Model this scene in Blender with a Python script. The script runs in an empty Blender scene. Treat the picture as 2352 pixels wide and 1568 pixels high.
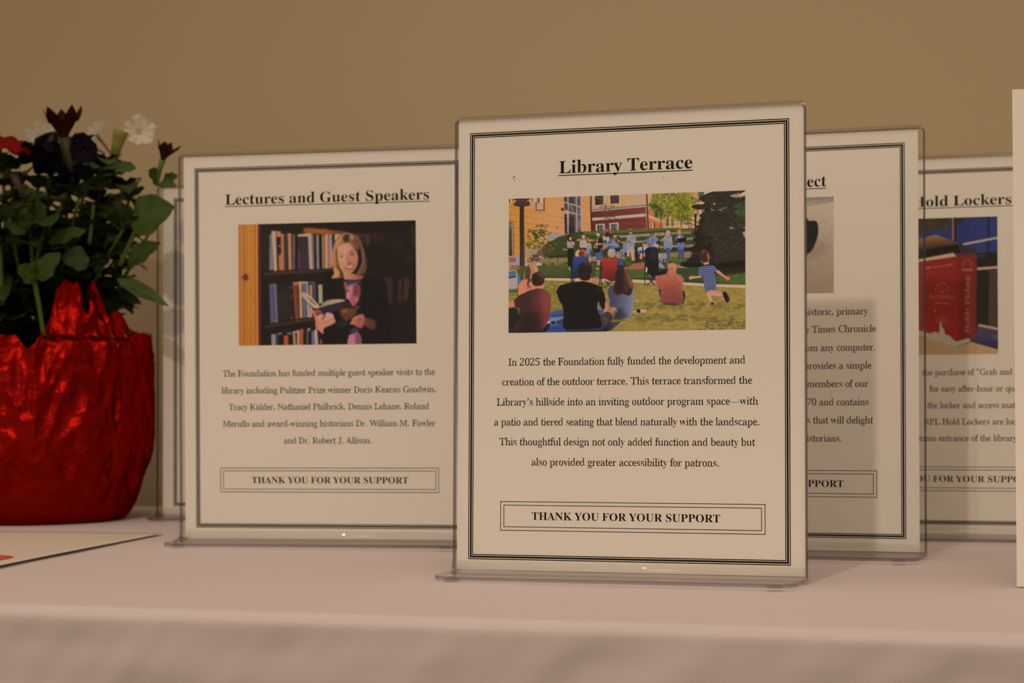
import bpy, bmesh, math, random
import numpy as np
from mathutils import Vector, Matrix, noise
from mathutils.geometry import tessellate_polygon

# ---------------------------------------------------------------- camera, world, lights
scene = bpy.context.scene
COL = scene.collection
TABLE_H = 0.75                                   # cloth-covered table top above the floor (m)
FPX = 4796.92                                    # focal length in pixels of the 2352 px wide frame
CAM = Vector((0, 0, TABLE_H + .120652))
CR, CU, CF = Vector((.999962, .00014, -.008767)), Vector((.008768, -.016003, .999833)), Vector((0, .999872, .016004))
cam = bpy.data.cameras.new('camera'); cam_o = bpy.data.objects.new('camera', cam); COL.objects.link(cam_o)
cam.sensor_width = 36.; cam.lens = FPX / 2352 * 36.
cam.clip_start = .02; cam.clip_end = 50
cam.dof.use_dof = True; cam.dof.focus_distance = 1.225; cam.dof.aperture_fstop = cam.lens / 5.3
cam_o.matrix_world = Matrix(((CR.x, CU.x, -CF.x, CAM.x), (CR.y, CU.y, -CF.y, CAM.y), (CR.z, CU.z, -CF.z, CAM.z), (0, 0, 0, 1)))
scene.camera = cam_o
def ray(px, py, D):
    """World point seen at photo pixel (px, py) when it stands D metres in front of the camera."""
    return CAM + (CF + CR * ((px - 1176) / FPX) - CU * ((py - 784) / FPX)) * D

scene.view_settings.view_transform = 'Standard'; scene.view_settings.look = 'None'
scene.view_settings.gamma = 1; scene.view_settings.use_curve_mapping = False
scene.view_settings.exposure = 0.0
scene.cycles.transparent_max_bounces = 32; scene.cycles.max_bounces = 12
world = bpy.data.worlds.new('room_glow'); scene.world = world; world.use_nodes = True
_t = world.node_tree; bg = _t.nodes['Background']; bg.inputs[0].default_value = (1, .74, .48, 1)
# a lit room around the table: bright ceiling above, dimmer towards the floor
_c = _t.nodes.new('ShaderNodeTexCoord'); _s = _t.nodes.new('ShaderNodeSeparateXYZ'); _m = _t.nodes.new('ShaderNodeMapRange')
_m.inputs[1].default_value = -.4; _m.inputs[2].default_value = .9; _m.inputs[3].default_value = .25; _m.inputs[4].default_value = .82
_t.links.new(_c.outputs['Generated'], _s.inputs[0]); _t.links.new(_s.outputs[2], _m.inputs[0]); _t.links.new(_m.outputs[0], bg.inputs[1])
def lamp(name, loc, target, watts, radius, cone, col, blend=1.):
    l = bpy.data.lights.new(name, 'SPOT'); l.energy = watts; l.shadow_soft_size = radius; l.spot_size = math.radians(cone); l.spot_blend = blend; l.color = col
    o = bpy.data.objects.new(name, l); COL.objects.link(o); o.location = loc
    o.rotation_euler = (Vector(target) - Vector(loc)).to_track_quat('-Z', 'Y').to_euler()
    return o
# a recessed ceiling lamp behind the photographer throws the shadows to the right; others spread a softer light
KEY_T = Vector((-.04, 1.28, TABLE_H + .1)); _e = math.radians(36)
lamp('ceiling_downlight', KEY_T + Vector((-.284 * math.cos(_e), -.959 * math.cos(_e), math.sin(_e))) * 2.5, KEY_T, 54, .036, 42, (1, .80, .60))
lamp('ceiling_downlight', (.10, .1, 2.75), (.0, 1.25, .75), 22, .45, 60, (1, .77, .54))

# ---------------------------------------------------------------- helpers
def lin(c):
    return tuple(((v / 255.) / 12.92 if v / 255. <= .04045 else ((v / 255. + .055) / 1.055) ** 2.4) for v in c)
def mat(name, base, rough=.5, metal=0., spec=.5, coat=0.):
    m = bpy.data.materials.new(name); m.use_nodes = True
    b = m.node_tree.nodes['Principled BSDF']
    b.inputs['Base Color'].default_value = (*base, 1); b.inputs['Roughness'].default_value = rough
    b.inputs['Metallic'].default_value = metal; b.inputs['Specular IOR Level'].default_value = spec
    if coat: b.inputs['Coat Weight'].default_value = coat
    return m
def nd(m, t, **k):
    n = m.node_tree.nodes.new(t)
    for a, v in k.items(): setattr(n, a, v)
    return n
def link(m, a, b): m.node_tree.links.new(a, b)
def obj(name, V, F, m, parent=None, smooth=False, loc=None, midx=None):
    me = bpy.data.meshes.new(name); me.from_pydata([tuple(v) for v in V], [], F)
    for x in (m if isinstance(m, (list, tuple)) else [m]): me.materials.append(x)
    if midx is not None: me.polygons.foreach_set('material_index', midx)
    if smooth: me.polygons.foreach_set('use_smooth', [True] * len(me.polygons))
    me.update()
    o = bpy.data.objects.new(name, me); COL.objects.link(o)
    if parent: o.parent = parent
    if loc is not None: o.location = loc
    return o
def empty(name, loc, rz=0.):
    o = bpy.data.objects.new(name, None); o.empty_display_size = .02; COL.objects.link(o); o.location = loc; o.rotation_euler = (0, 0, rz); return o
def tag(o, label=None, cat=None, group=None, kind=None):
    for k, v in (('label', label), ('category', cat), ('group', group), ('kind', kind)):
        if v: o[k] = v
    return o
def box(V, F, x0, x1, y0, y1, z0, z1):
    b = len(V)
    V += [(x0, y0, z0), (x1, y0, z0), (x1, y1, z0), (x0, y1, z0), (x0, y0, z1), (x1, y0, z1), (x1, y1, z1), (x0, y1, z1)]
    F += [[b + i for i in q] for q in ((0, 3, 2, 1), (4, 5, 6, 7), (0, 1, 5, 4), (1, 2, 6, 5), (2, 3, 7, 6), (3, 0, 4, 7))]

# ---------------------------------------------------------------- materials
M_WALL = mat('wall_paint', (.475, .39, .268), .75, spec=.2)
n1 = nd(M_WALL, 'ShaderNodeTexNoise'); n1.inputs['Scale'].default_value = 900
b1 = nd(M_WALL, 'ShaderNodeBump'); b1.inputs['Strength'].default_value = .08; b1.inputs['Distance'].default_value = .001
link(M_WALL, n1.outputs[0], b1.inputs['Height']); link(M_WALL, b1.outputs[0], M_WALL.node_tree.nodes['Principled BSDF'].inputs['Normal'])
M_FLOOR = mat('floor_carpet', (.16, .12, .10), .95, spec=.1)
n1 = nd(M_FLOOR, 'ShaderNodeTexNoise'); n1.inputs['Scale'].default_value = 300; r1 = nd(M_FLOOR, 'ShaderNodeValToRGB')
r1.color_ramp.elements[0].color = (.10, .075, .065, 1); r1.color_ramp.elements[1].color = (.21, .165, .14, 1)
link(M_FLOOR, n1.outputs[0], r1.inputs[0]); link(M_FLOOR, r1.outputs[0], M_FLOOR.node_tree.nodes['Principled BSDF'].inputs['Base Color'])

M_CLOTH = mat('twill_cloth', (.58, .50, .54), .85, spec=.15)
def _cloth():
    m = M_CLOTH; uv = nd(m, 'ShaderNodeUVMap')
    dot = nd(m, 'ShaderNodeVectorMath', operation='DOT_PRODUCT'); link(m, uv.outputs[0], dot.inputs[0])
    k = 2 * math.pi / .00118; dot.inputs[1].default_value = (-.5 * k, .866 * k, 0)
    sn = nd(m, 'ShaderNodeMath', operation='SINE'); link(m, dot.outputs['Value'], sn.inputs[0])
    dot2 = nd(m, 'ShaderNodeVectorMath', operation='DOT_PRODUCT'); link(m, uv.outputs[0], dot2.inputs[0])
    k2 = 2 * math.pi / .00075; dot2.inputs[1].default_value = (.94 * k2, .34 * k2, 0)
    s2 = nd(m, 'ShaderNodeMath', operation='SINE'); link(m, dot2.outputs['Value'], s2.inputs[0])
    ad = nd(m, 'ShaderNodeMath', operation='MULTIPLY_ADD'); link(m, s2.outputs[0], ad.inputs[0]); ad.inputs[1].default_value = .35; link(m, sn.outputs[0], ad.inputs[2])
    mr = nd(m, 'ShaderNodeMapRange'); link(m, ad.outputs[0], mr.inputs[0]); mr.inputs[1].default_value = -1.35; mr.inputs[2].default_value = 1.35
    mx = nd(m, 'ShaderNodeMix', data_type='RGBA'); link(m, mr.outputs[0], mx.inputs[0])
    mx.inputs[6].default_value = (.525, .48, .535, 1); mx.inputs[7].default_value = (.64, .585, .655, 1)
    link(m, mx.outputs[2], m.node_tree.nodes['Principled BSDF'].inputs['Base Color'])
    bp = nd(m, 'ShaderNodeBump'); bp.inputs['Strength'].default_value = .22; bp.inputs['Distance'].default_value = .0004
    link(m, mr.outputs[0], bp.inputs['Height']); link(m, bp.outputs[0], m.node_tree.nodes['Principled BSDF'].inputs['Normal'])
    b = m.node_tree.nodes['Principled BSDF']; b.inputs['Sheen Weight'].default_value = .08
_cloth()
M_PAPER = mat('white_paper', (.79, .78, .785), .55, spec=.25)
M_FLYER = mat('flyer_paper', (.66, .62, .60), .5, spec=.3)
M_INK = mat('black_ink', (.008, .006, .005), .6, spec=.06)
M_CARD = mat('white_card', (.80, .78, .775), .6, spec=.2)
M_DUST = mat('dust_speck', (.10, .06, .04), .9)
def thin_clear(name, tint, f0=.04, rough=.02, gain=1.):
    """Clear plastic: looks straight through, mirrors more and more towards grazing angles."""
    m = bpy.data.materials.new(name); m.use_nodes = True; t = m.node_tree; t.nodes.clear()
    out = t.nodes.new('ShaderNodeOutputMaterial'); mix = t.nodes.new('ShaderNodeMixShader')
    tr = t.nodes.new('ShaderNodeBsdfTransparent'); tr.inputs[0].default_value = (*tint, 1)
    gl = t.nodes.new('ShaderNodeBsdfGlossy'); gl.inputs['Roughness'].default_value = rough; gl.inputs[0].default_value = (1, 1, 1, 1)
    lw = t.nodes.new('ShaderNodeLayerWeight'); lw.inputs[0].default_value = .5
    pw = t.nodes.new('ShaderNodeMath'); pw.operation = 'POWER'; pw.inputs[1].default_value = 5
    ma = t.nodes.new('ShaderNodeMath'); ma.operation = 'MULTIPLY_ADD'; ma.use_clamp = True; ma.inputs[1].default_value = (1 - f0) * gain; ma.inputs[2].default_value = f0
    t.links.new(lw.outputs['Facing'], pw.inputs[0]); t.links.new(pw.outputs[0], ma.inputs[0]); t.links.new(ma.outputs[0], mix.inputs[0])
    t.links.new(tr.outputs[0], mix.inputs[1]); t.links.new(gl.outputs[0], mix.inputs[2]); t.links.new(mix.outputs[0], out.inputs[0])
    return m
M_ACR = thin_clear('clear_acrylic', (.988, .988, .983), .008)
M_ACR_EDGE = thin_clear('acrylic_cut_edge', (.60, .575, .61), .07, .08, .6)
M_ACR_FOOT = thin_clear('acrylic_foot', (.968, .965, .958), .035, .05, .6)
M_ACR_BEND = thin_clear('acrylic_bend', (.84, .82, .815), .05, .07, .8)
M_BUMPER = thin_clear('clear_rubber', (.80, .79, .81), .05, .08, .8)

# ---------------------------------------------------------------- lettering: outlines of the bold serif letters (coordinates in 1/1000 em)
FONT = {
    'A': (650, [[-13,0,-13,27,5,29,21,35,35,45,48,60,60,82,73,111,307,694,334,693,572,129,612,51,625,38,641,30,660,27,660,0,341,0,341,27,386,32,413,45,422,68,406,121,376,197,154,197,117,105,113,88,111,72,119,47,143,32,184,27,190,27,190,0], [169,239,360,239,263,475]]),
    'B': (659, [[24,0,24,26,54,29,77,37,93,48,103,65,109,90,111,122,111,549,103,614,96,627,87,637,76,645,23,653,23,678,328,678,443,668,525,639,574,590,590,522,580,466,549,422,498,389,427,368,513,343,574,307,611,257,623,196,615,139,592,90,553,52,499,23,433,6,354,0], [271,375,280,375,328,378,365,389,392,406,410,431,420,467,424,514,421,555,414,589,401,614,382,632,356,642,322,646,302,645,288,640,280,633,275,621,272,604,271,582], [330,36,369,40,400,52,422,73,436,103,445,142,448,191,444,241,432,280,413,309,384,328,344,340,294,344,271,344,271,97,272,77,277,61,284,50,294,42,310,38]]),
    'C': (697, [[382,-16,318,-11,259,4,205,30,157,64,116,106,83,156,59,212,44,273,39,340,44,406,59,467,84,523,117,572,158,613,207,648,261,673,321,688,386,693,434,689,488,676,547,655,577,648,599,653,614,668,624,693,650,693,650,459,625,459,599,517,568,566,531,606,489,636,443,654,395,660,316,640,259,579,225,478,214,337,227,205,264,111,327,54,414,35,454,38,494,49,533,67,571,91,606,121,638,158,666,132,610,67,544,21,468,-7]]),
    'D': (738, [[30,0,30,26,58,29,79,35,94,44,103,59,108,81,110,111,110,557,108,592,101,618,91,635,74,645,51,651,22,653,22,678,330,678,440,668,532,639,604,590,655,523,687,439,697,339,675,191,608,85,496,21,340,0], [331,36,391,44,439,70,476,112,501,171,517,247,522,341,510,474,475,569,415,626,332,645,310,643,293,639,282,631,276,618,272,599,271,573,271,107,272,82,276,63,282,51,293,42,309,38]]),
    'E': (658, [[21,0,21,25,53,27,77,33,93,44,104,60,110,84,112,116,112,549,110,587,103,615,93,634,76,644,53,651,24,653,24,678,594,678,594,476,571,476,559,532,537,575,507,605,465,625,411,637,345,641,298,638,288,634,282,628,277,621,272,578,272,366,288,366,329,370,361,381,386,401,405,428,419,466,429,514,453,514,453,176,428,176,423,213,416,244,407,270,394,290,378,306,359,318,335,325,308,330,276,331,272,331,272,100,274,78,278,62,286,52,299,46,318,42,343,41,389,43,430,48,467,58,498,71,527,89,552,112,574,139,594,173,612,213,640,213,599,0]]),
    'F': (602, [[23,0,23,26,54,30,77,38,93,50,103,67,109,92,111,125,111,558,109,590,102,614,92,630,75,641,52,648,21,653,21,678,586,678,586,476,562,476,554,514,543,547,529,574,511,596,489,613,462,626,428,635,389,640,342,642,298,640,277,627,271,593,271,368,283,368,323,372,356,383,381,403,400,430,414,468,423,516,450,516,450,176,424,176,415,229,401,270,382,299,357,318,323,329,281,333,271,333,271,120,280,64,287,51,298,42,312,35,382,26,382,0]]),
    'G': (756, [[399,-15,330,-10,267,5,211,29,161,62,119,104,86,153,61,209,46,272,41,341,46,408,61,469,86,524,119,573,160,614,208,648,261,673,320,688,383,693,436,689,492,677,550,656,577,649,588,650,597,654,604,660,624,693,651,693,651,458,625,458,609,497,591,532,569,564,545,592,518,615,490,635,460,649,430,657,398,660,319,640,262,580,228,479,217,339,223,243,240,163,268,101,306,55,354,28,410,19,444,21,470,29,489,41,500,57,508,79,510,106,510,190,508,218,501,239,490,254,472,263,446,269,410,271,410,295,745,295,745,271,716,269,694,263,680,254,671,240,666,219,664,191,664,43,576,11,488,-9]]),
    'H': (779, [[23,0,23,26,54,29,77,36,93,47,103,64,109,88,111,120,111,564,109,593,103,615,93,631,77,642,54,649,24,653,24,678,360,678,360,653,304,643,293,637,284,629,278,618,271,564,271,373,509,373,509,564,502,618,497,629,488,637,477,643,420,653,420,678,755,678,755,653,724,649,701,642,686,632,677,616,671,594,669,564,669,120,671,90,677,66,687,49,702,37,725,29,755,26,755,0,420,0,420,26,450,29,474,36,490,46,501,62,507,86,509,120,509,329,271,329,271,120,273,88,279,64,289,47,305,36,329,29,360,26,360,0]]),
    'I': (388, [[20,0,20,26,50,31,74,38,91,48,103,63,110,84,112,112,112,576,110,603,104,623,94,637,78,645,53,650,20,653,20,678,364,678,364,653,332,650,308,645,292,637,281,623,274,603,272,576,272,115,279,66,285,55,294,46,307,39,366,26,366,0]]),
    'J': (492, [[162,-97,131,-95,103,-89,77,-80,53,-67,33,-52,17,-33,5,-12,-3,10,-5,34,-3,56,4,75,16,91,31,102,48,109,66,111,86,109,103,103,118,92,129,78,136,61,138,41,126,-2,114,-29,119,-46,133,-57,156,-60,178,-57,195,-50,207,-37,214,-19,219,4,220,32,220,546,212,609,205,622,195,633,182,641,118,653,118,678,468,678,468,653,412,642,401,634,392,624,387,612,380,546,380,132,366,32,326,-40,257,-83]]),
    'K': (760, [[24,0,24,26,55,29,78,36,94,47,104,64,110,88,112,120,112,564,110,593,104,615,94,632,78,643,55,650,25,653,25,678,361,678,361,653,305,643,294,637,285,629,279,618,272,564,272,348,478,556,501,582,514,604,519,623,509,640,481,650,433,653,433,678,723,678,723,653,710,653,650,640,584,601,513,537,403,424,690,69,725,37,773,26,773,0,418,0,418,26,456,27,479,31,489,36,495,43,497,51,494,63,485,79,471,98,297,318,272,295,272,120,274,88,280,64,290,47,306,36,330,29,361,26,361,0]]),
    'L': (635, [[23,0,23,26,54,29,77,36,93,47,103,64,109,88,111,120,111,564,109,594,103,617,93,633,77,643,54,650,24,653,24,678,372,678,372,653,310,646,297,640,287,631,280,620,271,564,271,123,276,70,281,59,288,52,298,47,348,41,393,43,434,49,469,59,499,74,527,93,551,119,572,149,591,187,609,230,636,230,598,0]]),
    'M': (944, [[21,0,21,26,51,29,75,36,92,47,103,63,110,87,112,118,112,569,105,619,99,629,90,637,79,644,22,653,22,678,275,678,472,212,669,678,919,678,919,653,890,649,868,641,853,630,842,614,836,592,834,563,834,127,841,64,847,51,855,41,866,35,918,26,918,0,589,0,589,26,644,37,655,44,664,53,670,66,677,124,677,594,429,0,402,0,157,579,157,119,159,85,166,60,178,44,196,34,220,28,252,26,252,0]]),
    'N': (735, [[600,-16,159,521,159,117,161,86,167,62,177,46,192,36,216,29,248,26,248,0,27,0,27,26,81,35,92,41,100,50,106,62,113,117,113,578,54,645,27,653,27,678,233,678,582,251,582,562,575,617,569,628,560,636,549,643,493,653,493,678,714,678,714,653,683,650,660,643,645,633,636,616,630,593,628,561,628,-16]]),
    'O': (782, [[388,-16,340,-13,294,-4,251,11,211,31,174,56,141,86,111,120,87,158,67,199,53,243,44,290,41,339,44,388,53,434,67,479,87,520,111,557,141,592,175,621,212,647,254,667,298,682,345,691,395,694,443,691,489,682,532,668,572,648,609,623,642,594,671,560,696,522,716,481,730,436,739,389,742,339,739,290,730,243,716,199,695,158,671,120,641,86,607,56,570,31,529,11,484,-4,437,-13], [394,18,469,38,522,98,554,199,565,339,560,436,544,516,518,579,482,624,438,651,387,660,312,640,259,580,227,479,216,339,221,243,237,163,264,100,300,54,343,27]]),
    'P': (622, [[23,0,23,26,54,29,77,36,93,47,103,64,109,88,111,120,111,564,109,593,103,615,93,631,77,642,54,649,24,653,24,678,318,678,395,675,456,668,500,655,532,638,558,617,580,592,596,563,606,530,609,494,602,441,581,396,546,358,497,329,435,312,360,306,271,306,271,120,273,88,279,64,289,47,305,36,329,29,360,26,360,0], [271,342,300,342,345,346,379,357,405,376,421,404,432,442,435,490,432,537,424,576,410,605,388,626,359,638,322,642,304,641,291,637,282,631,276,622,272,609,271,593]]),
    'R': (704, [[23,0,23,26,54,29,77,36,93,47,103,64,109,88,111,120,111,564,109,593,103,615,93,631,77,642,54,649,24,653,24,678,323,678,415,673,489,658,547,634,588,599,613,554,621,498,612,441,583,395,536,359,469,333,643,75,674,38,684,31,697,27,712,26,715,26,715,0,504,0,300,316,271,316,271,120,273,88,279,64,289,47,305,36,329,29,360,26,360,0], [271,348,303,348,350,352,388,364,417,385,436,414,448,452,452,500,445,562,423,607,386,633,334,642,311,641,293,636,282,629,276,617,272,599,271,574]]),
    'S': (581, [[64,-16,64,235,93,235,112,169,136,115,166,74,202,45,244,28,293,22,328,26,358,36,383,54,401,76,411,103,415,133,406,174,379,209,335,238,242,284,189,313,147,344,115,376,92,411,79,450,74,494,77,533,86,568,100,600,120,627,143,650,172,669,203,683,238,691,275,694,342,687,420,667,434,664,446,662,461,666,471,676,477,694,505,694,505,475,480,475,469,511,455,543,437,573,417,599,394,621,370,639,343,652,317,659,289,662,257,659,230,650,208,635,191,615,181,592,178,566,181,541,190,520,204,501,224,484,250,467,281,451,377,406,415,387,447,367,473,347,493,326,509,303,521,280,529,255,533,228,535,198,532,157,521,120,505,86,481,56,453,32,418,12,378,-3,334,-12,286,-15,236,-12,187,1,147,14,126,18,103,11,91,-16]]),
    'T': (630, [[137,0,137,26,169,28,194,35,212,46,223,63,230,88,232,120,232,645,222,645,173,640,131,625,97,601,71,567,53,524,43,473,16,473,16,678,611,678,611,472,586,472,568,548,531,602,475,634,400,645,392,645,392,120,394,87,401,62,412,45,429,34,454,28,488,26,488,0]]),
    'U': (733, [[369,-19,286,-12,219,8,170,43,136,91,116,154,109,231,109,564,107,593,101,615,91,631,75,642,52,649,22,653,22,678,358,678,358,653,302,643,290,637,281,629,275,618,269,564,269,208,273,154,284,110,303,77,329,52,365,38,409,33,486,46,540,84,573,148,584,237,584,563,582,592,576,615,565,631,548,641,523,649,489,653,489,678,706,678,706,653,679,648,658,639,645,628,636,612,631,590,629,563,629,270,622,176,601,102,566,48,515,11,450,-12]]),
    'W': (910, [[254,-16,48,585,23,636,11,645,-4,651,-23,653,-23,678,269,678,269,653,223,643,215,635,211,625,209,611,220,555,332,228,448,525,426,594,418,615,409,630,398,640,384,646,365,650,341,653,341,678,654,678,654,653,616,649,593,635,585,613,594,575,706,247,805,550,817,605,815,621,810,633,801,641,788,647,771,651,749,653,749,678,929,678,929,653,911,648,897,639,885,627,856,565,664,-16,637,-16,470,460,283,-16]]),
    'Y': (634, [[151,0,151,26,182,29,205,36,221,47,231,64,237,88,239,120,239,266,69,576,52,605,36,626,21,639,1,648,-20,652,-20,678,308,678,308,652,291,652,248,644,239,637,234,629,232,620,244,583,370,336,496,545,509,569,516,589,519,607,511,632,486,647,444,652,439,652,439,678,654,678,654,652,637,648,622,642,609,632,570,583,399,303,399,120,401,88,407,64,417,47,433,36,457,29,488,26,488,0]]),
    'a': (512, [[379,-15,337,-8,310,15,298,52,250,16,198,-6,142,-13,110,-10,82,0,60,17,43,39,33,65,30,94,37,135,59,172,95,203,146,230,213,257,296,283,296,359,294,385,288,405,278,421,264,431,244,438,220,440,184,436,162,426,155,408,169,382,177,369,181,356,183,344,181,327,174,313,164,301,149,291,133,286,115,284,96,286,80,292,67,303,57,316,51,333,49,352,52,375,60,395,73,415,92,432,114,446,141,458,171,467,205,472,241,474,305,470,356,457,392,435,416,404,431,363,436,313,436,93,439,59,453,51,477,62,490,41,456,10,419,-9], [225,50,259,61,296,94,296,252,243,234,206,206,184,170,176,125,181,83,198,58]]),
    'b': (537, [[64,-17,64,578,63,606,60,626,55,638,46,646,31,651,12,654,12,678,206,678,206,415,241,448,282,467,329,474,363,471,394,461,423,445,448,423,469,397,486,365,499,329,506,290,509,247,506,198,496,153,481,112,459,75,433,44,402,19,366,0,328,-11,286,-15,242,-9,198,10,156,42,79,-17], [272,21,304,27,328,44,345,73,356,115,363,170,365,238,363,294,356,339,344,374,327,398,304,412,274,417,259,415,245,410,231,402,219,390,211,376,206,360,206,102,213,57,235,30]]),
    'c': (437, [[232,-15,195,-12,161,-1,129,16,100,39,76,68,56,101,41,139,32,179,29,223,32,270,43,313,60,353,82,388,110,417,143,442,179,460,218,471,260,475,305,472,342,461,373,444,395,421,409,395,413,365,411,348,406,333,397,321,384,311,369,306,352,304,319,312,299,335,292,373,293,389,294,404,289,425,275,438,252,442,215,432,188,401,172,350,167,279,171,212,183,157,204,114,232,82,265,63,304,57,339,63,372,79,404,107,424,90,369,32,305,-3]]),
    'd': (551, [[208,-15,175,-12,144,-1,116,16,90,38,69,66,52,99,39,136,32,176,29,219,32,268,40,313,54,354,72,389,94,419,121,443,151,460,183,471,217,474,261,468,299,449,332,417,332,597,330,616,325,630,316,641,303,648,285,652,262,654,262,678,475,678,475,112,476,90,479,73,484,61,492,52,506,45,526,41,526,16,469,13,404,2,332,-15,332,58,300,17,258,-7], [255,42,270,44,285,51,301,62,314,76,325,93,332,113,332,360,327,376,319,390,307,402,292,411,276,416,259,418,231,413,209,397,194,372,183,335,177,287,175,228,177,171,183,123,193,87,208,62,229,47]]),
    'e': (448, [[229,-15,192,-12,157,-1,126,16,98,39,74,68,55,102,41,142,32,186,29,234,32,279,41,320,56,358,76,391,101,420,130,443,162,460,197,471,234,474,287,468,333,449,371,417,399,374,415,321,421,258,421,247,174,247,182,167,206,109,244,75,297,63,335,70,370,92,402,128,424,108,384,54,339,16,287,-7], [173,286,300,286,300,320,299,358,294,389,288,413,277,429,261,439,240,442,211,433,190,407,177,364,173,303]]),
    'f': (318, [[22,0,22,24,59,33,74,52,78,109,78,412,24,412,24,462,78,462,78,526,83,575,99,616,126,649,162,673,206,687,259,692,298,689,331,679,357,664,376,643,388,620,392,595,390,575,384,559,375,546,363,537,349,531,334,529,317,531,303,535,291,544,282,554,277,567,275,582,287,626,292,635,294,644,291,653,282,658,268,660,250,658,237,651,229,640,220,581,220,462,303,462,303,412,220,412,220,97,222,70,227,51,235,38,249,30,269,26,297,24,297,0]]),
    'g': (487, [[217,-209,158,-206,109,-197,71,-181,43,-160,27,-137,21,-111,30,-81,57,-57,102,-38,65,-15,42,13,35,45,38,69,47,90,63,110,85,128,115,146,152,164,100,190,63,224,40,266,33,316,36,346,45,374,59,399,79,420,102,439,131,454,162,465,197,472,234,474,273,472,310,465,347,453,472,453,472,399,399,399,418,369,430,337,434,303,431,275,424,249,411,225,394,204,373,186,348,172,320,161,289,155,256,153,234,154,211,155,195,153,180,149,168,141,158,130,152,119,150,106,157,88,177,77,210,73,261,73,310,72,351,67,386,60,413,50,435,36,451,19,461,-2,468,-26,470,-55,463,-100,441,-137,406,-168,356,-191,293,-204], [234,185,256,189,272,199,284,217,291,242,296,274,297,314,296,354,291,386,284,411,272,428,256,439,234,442,213,439,196,428,185,411,176,386,172,354,170,314,172,274,176,242,185,217,196,199,213,189], [239,-173,306,-168,354,-154,382,-131,392,-98,390,-82,383,-70,371,-62,354,-56,332,-52,305,-51,144,-51,125,-68,113,-87,109,-108,113,-125,123,-140,141,-154,166,-165,198,-171]]),
    'h': (567, [[27,0,27,24,44,26,58,31,67,38,73,49,77,64,78,83,78,594,77,613,74,628,68,639,59,647,46,652,28,655,28,678,220,678,220,397,261,440,308,465,362,474,419,464,460,434,484,385,492,315,492,83,493,64,496,49,502,39,511,31,524,26,541,24,541,0,301,0,301,24,308,24,331,31,345,50,350,83,350,323,341,384,333,395,320,402,302,404,272,398,245,380,220,350,220,83,221,64,224,49,230,39,238,31,251,26,268,24,268,0]]),
    'i': (295, [[150,539,130,541,112,549,97,561,85,576,77,594,75,614,77,634,85,652,97,668,112,680,130,688,150,690,170,688,188,680,204,668,215,652,223,634,225,614,223,594,215,576,203,561,187,549,170,541], [27,0,27,24,45,26,58,31,68,38,73,48,77,63,78,83,78,375,77,397,74,413,70,424,61,431,48,435,30,437,31,462,221,462,221,83,222,64,225,50,230,39,238,32,251,27,268,24,268,0]]),
    'j': (312, [[158,541,138,543,120,551,105,562,93,578,85,596,83,616,85,636,93,654,105,670,121,682,138,690,158,692,178,690,196,682,212,670,224,654,232,636,234,616,232,596,224,579,212,563,196,551,178,543], [53,-209,28,-207,5,-203,-16,-195,-35,-185,-52,-172,-65,-157,-75,-140,-81,-123,-83,-104,-81,-87,-76,-72,-67,-60,-54,-50,-39,-45,-22,-43,-5,-45,10,-50,22,-58,31,-69,37,-82,39,-98,28,-130,16,-153,19,-165,29,-172,46,-174,65,-171,79,-163,87,-149,95,-80,95,372,94,395,90,412,83,424,72,431,55,436,33,438,33,462,237,462,237,-32,232,-86,215,-130,189,-165,152,-189,107,-204]]),
    'k': (534, [[26,0,26,24,44,27,58,31,68,39,73,49,77,64,78,83,78,592,70,640,62,647,49,652,30,654,31,678,220,678,220,251,338,369,352,385,360,400,363,414,357,427,340,434,311,437,306,437,306,462,514,462,514,437,477,430,442,413,409,387,331,311,515,51,528,36,543,27,560,24,560,0,314,0,314,24,323,24,341,27,352,34,356,47,345,73,242,219,220,200,220,83,221,64,224,50,230,39,238,32,251,27,268,24,268,0]]),
    'l': (297, [[27,0,27,24,45,26,58,31,68,38,73,48,77,63,78,83,78,592,70,639,62,647,49,652,30,654,30,678,221,678,221,83,222,64,225,50,230,39,238,32,251,27,268,24,268,0]]),
    'm': (825, [[27,0,27,24,44,26,58,31,67,38,73,49,77,64,78,83,78,377,77,396,74,411,68,423,59,431,46,436,28,438,28,462,218,462,218,394,258,438,303,465,353,474,412,465,453,436,477,389,519,436,567,465,622,474,678,464,718,434,742,385,750,315,750,83,751,64,754,49,760,39,768,31,781,26,798,24,798,0,562,0,562,24,579,26,591,31,600,39,606,50,609,65,610,83,610,323,601,384,593,395,580,402,562,404,534,398,507,381,483,353,483,83,484,65,487,50,493,39,501,31,513,26,530,24,530,0,297,0,297,24,314,26,326,31,335,39,341,50,344,65,345,83,345,323,336,384,328,395,315,402,297,404,267,398,241,380,218,350,218,83,219,65,222,50,227,40,235,32,247,27,264,24,264,0]]),
    'n': (567, [[27,0,27,24,44,26,58,31,67,38,73,49,77,64,78,83,78,377,77,396,74,411,68,423,59,431,46,436,28,438,28,462,220,462,220,398,260,440,308,466,362,474,419,464,460,434,484,385,492,315,492,83,493,64,496,49,502,39,511,31,524,26,541,24,541,0,301,0,301,24,308,24,331,31,345,50,350,83,350,323,341,384,333,395,320,402,302,404,272,398,245,380,220,350,220,83,221,64,224,49,230,39,238,31,251,26,268,24,268,0]]),
    'o': (501, [[251,-15,209,-11,170,-1,135,17,103,41,77,70,56,105,40,143,31,185,28,229,31,275,40,317,56,356,77,390,103,419,135,443,170,460,208,471,250,474,292,471,330,460,365,443,396,420,422,391,444,357,459,318,469,276,472,229,469,183,459,141,444,102,422,68,396,39,366,16,331,-1,293,-12], [251,17,276,22,296,35,311,58,324,121,327,229,325,307,319,365,309,403,295,426,275,440,251,445,225,440,205,426,191,403,182,365,176,307,174,230,178,122,191,58,206,35,226,22]]),
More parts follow.
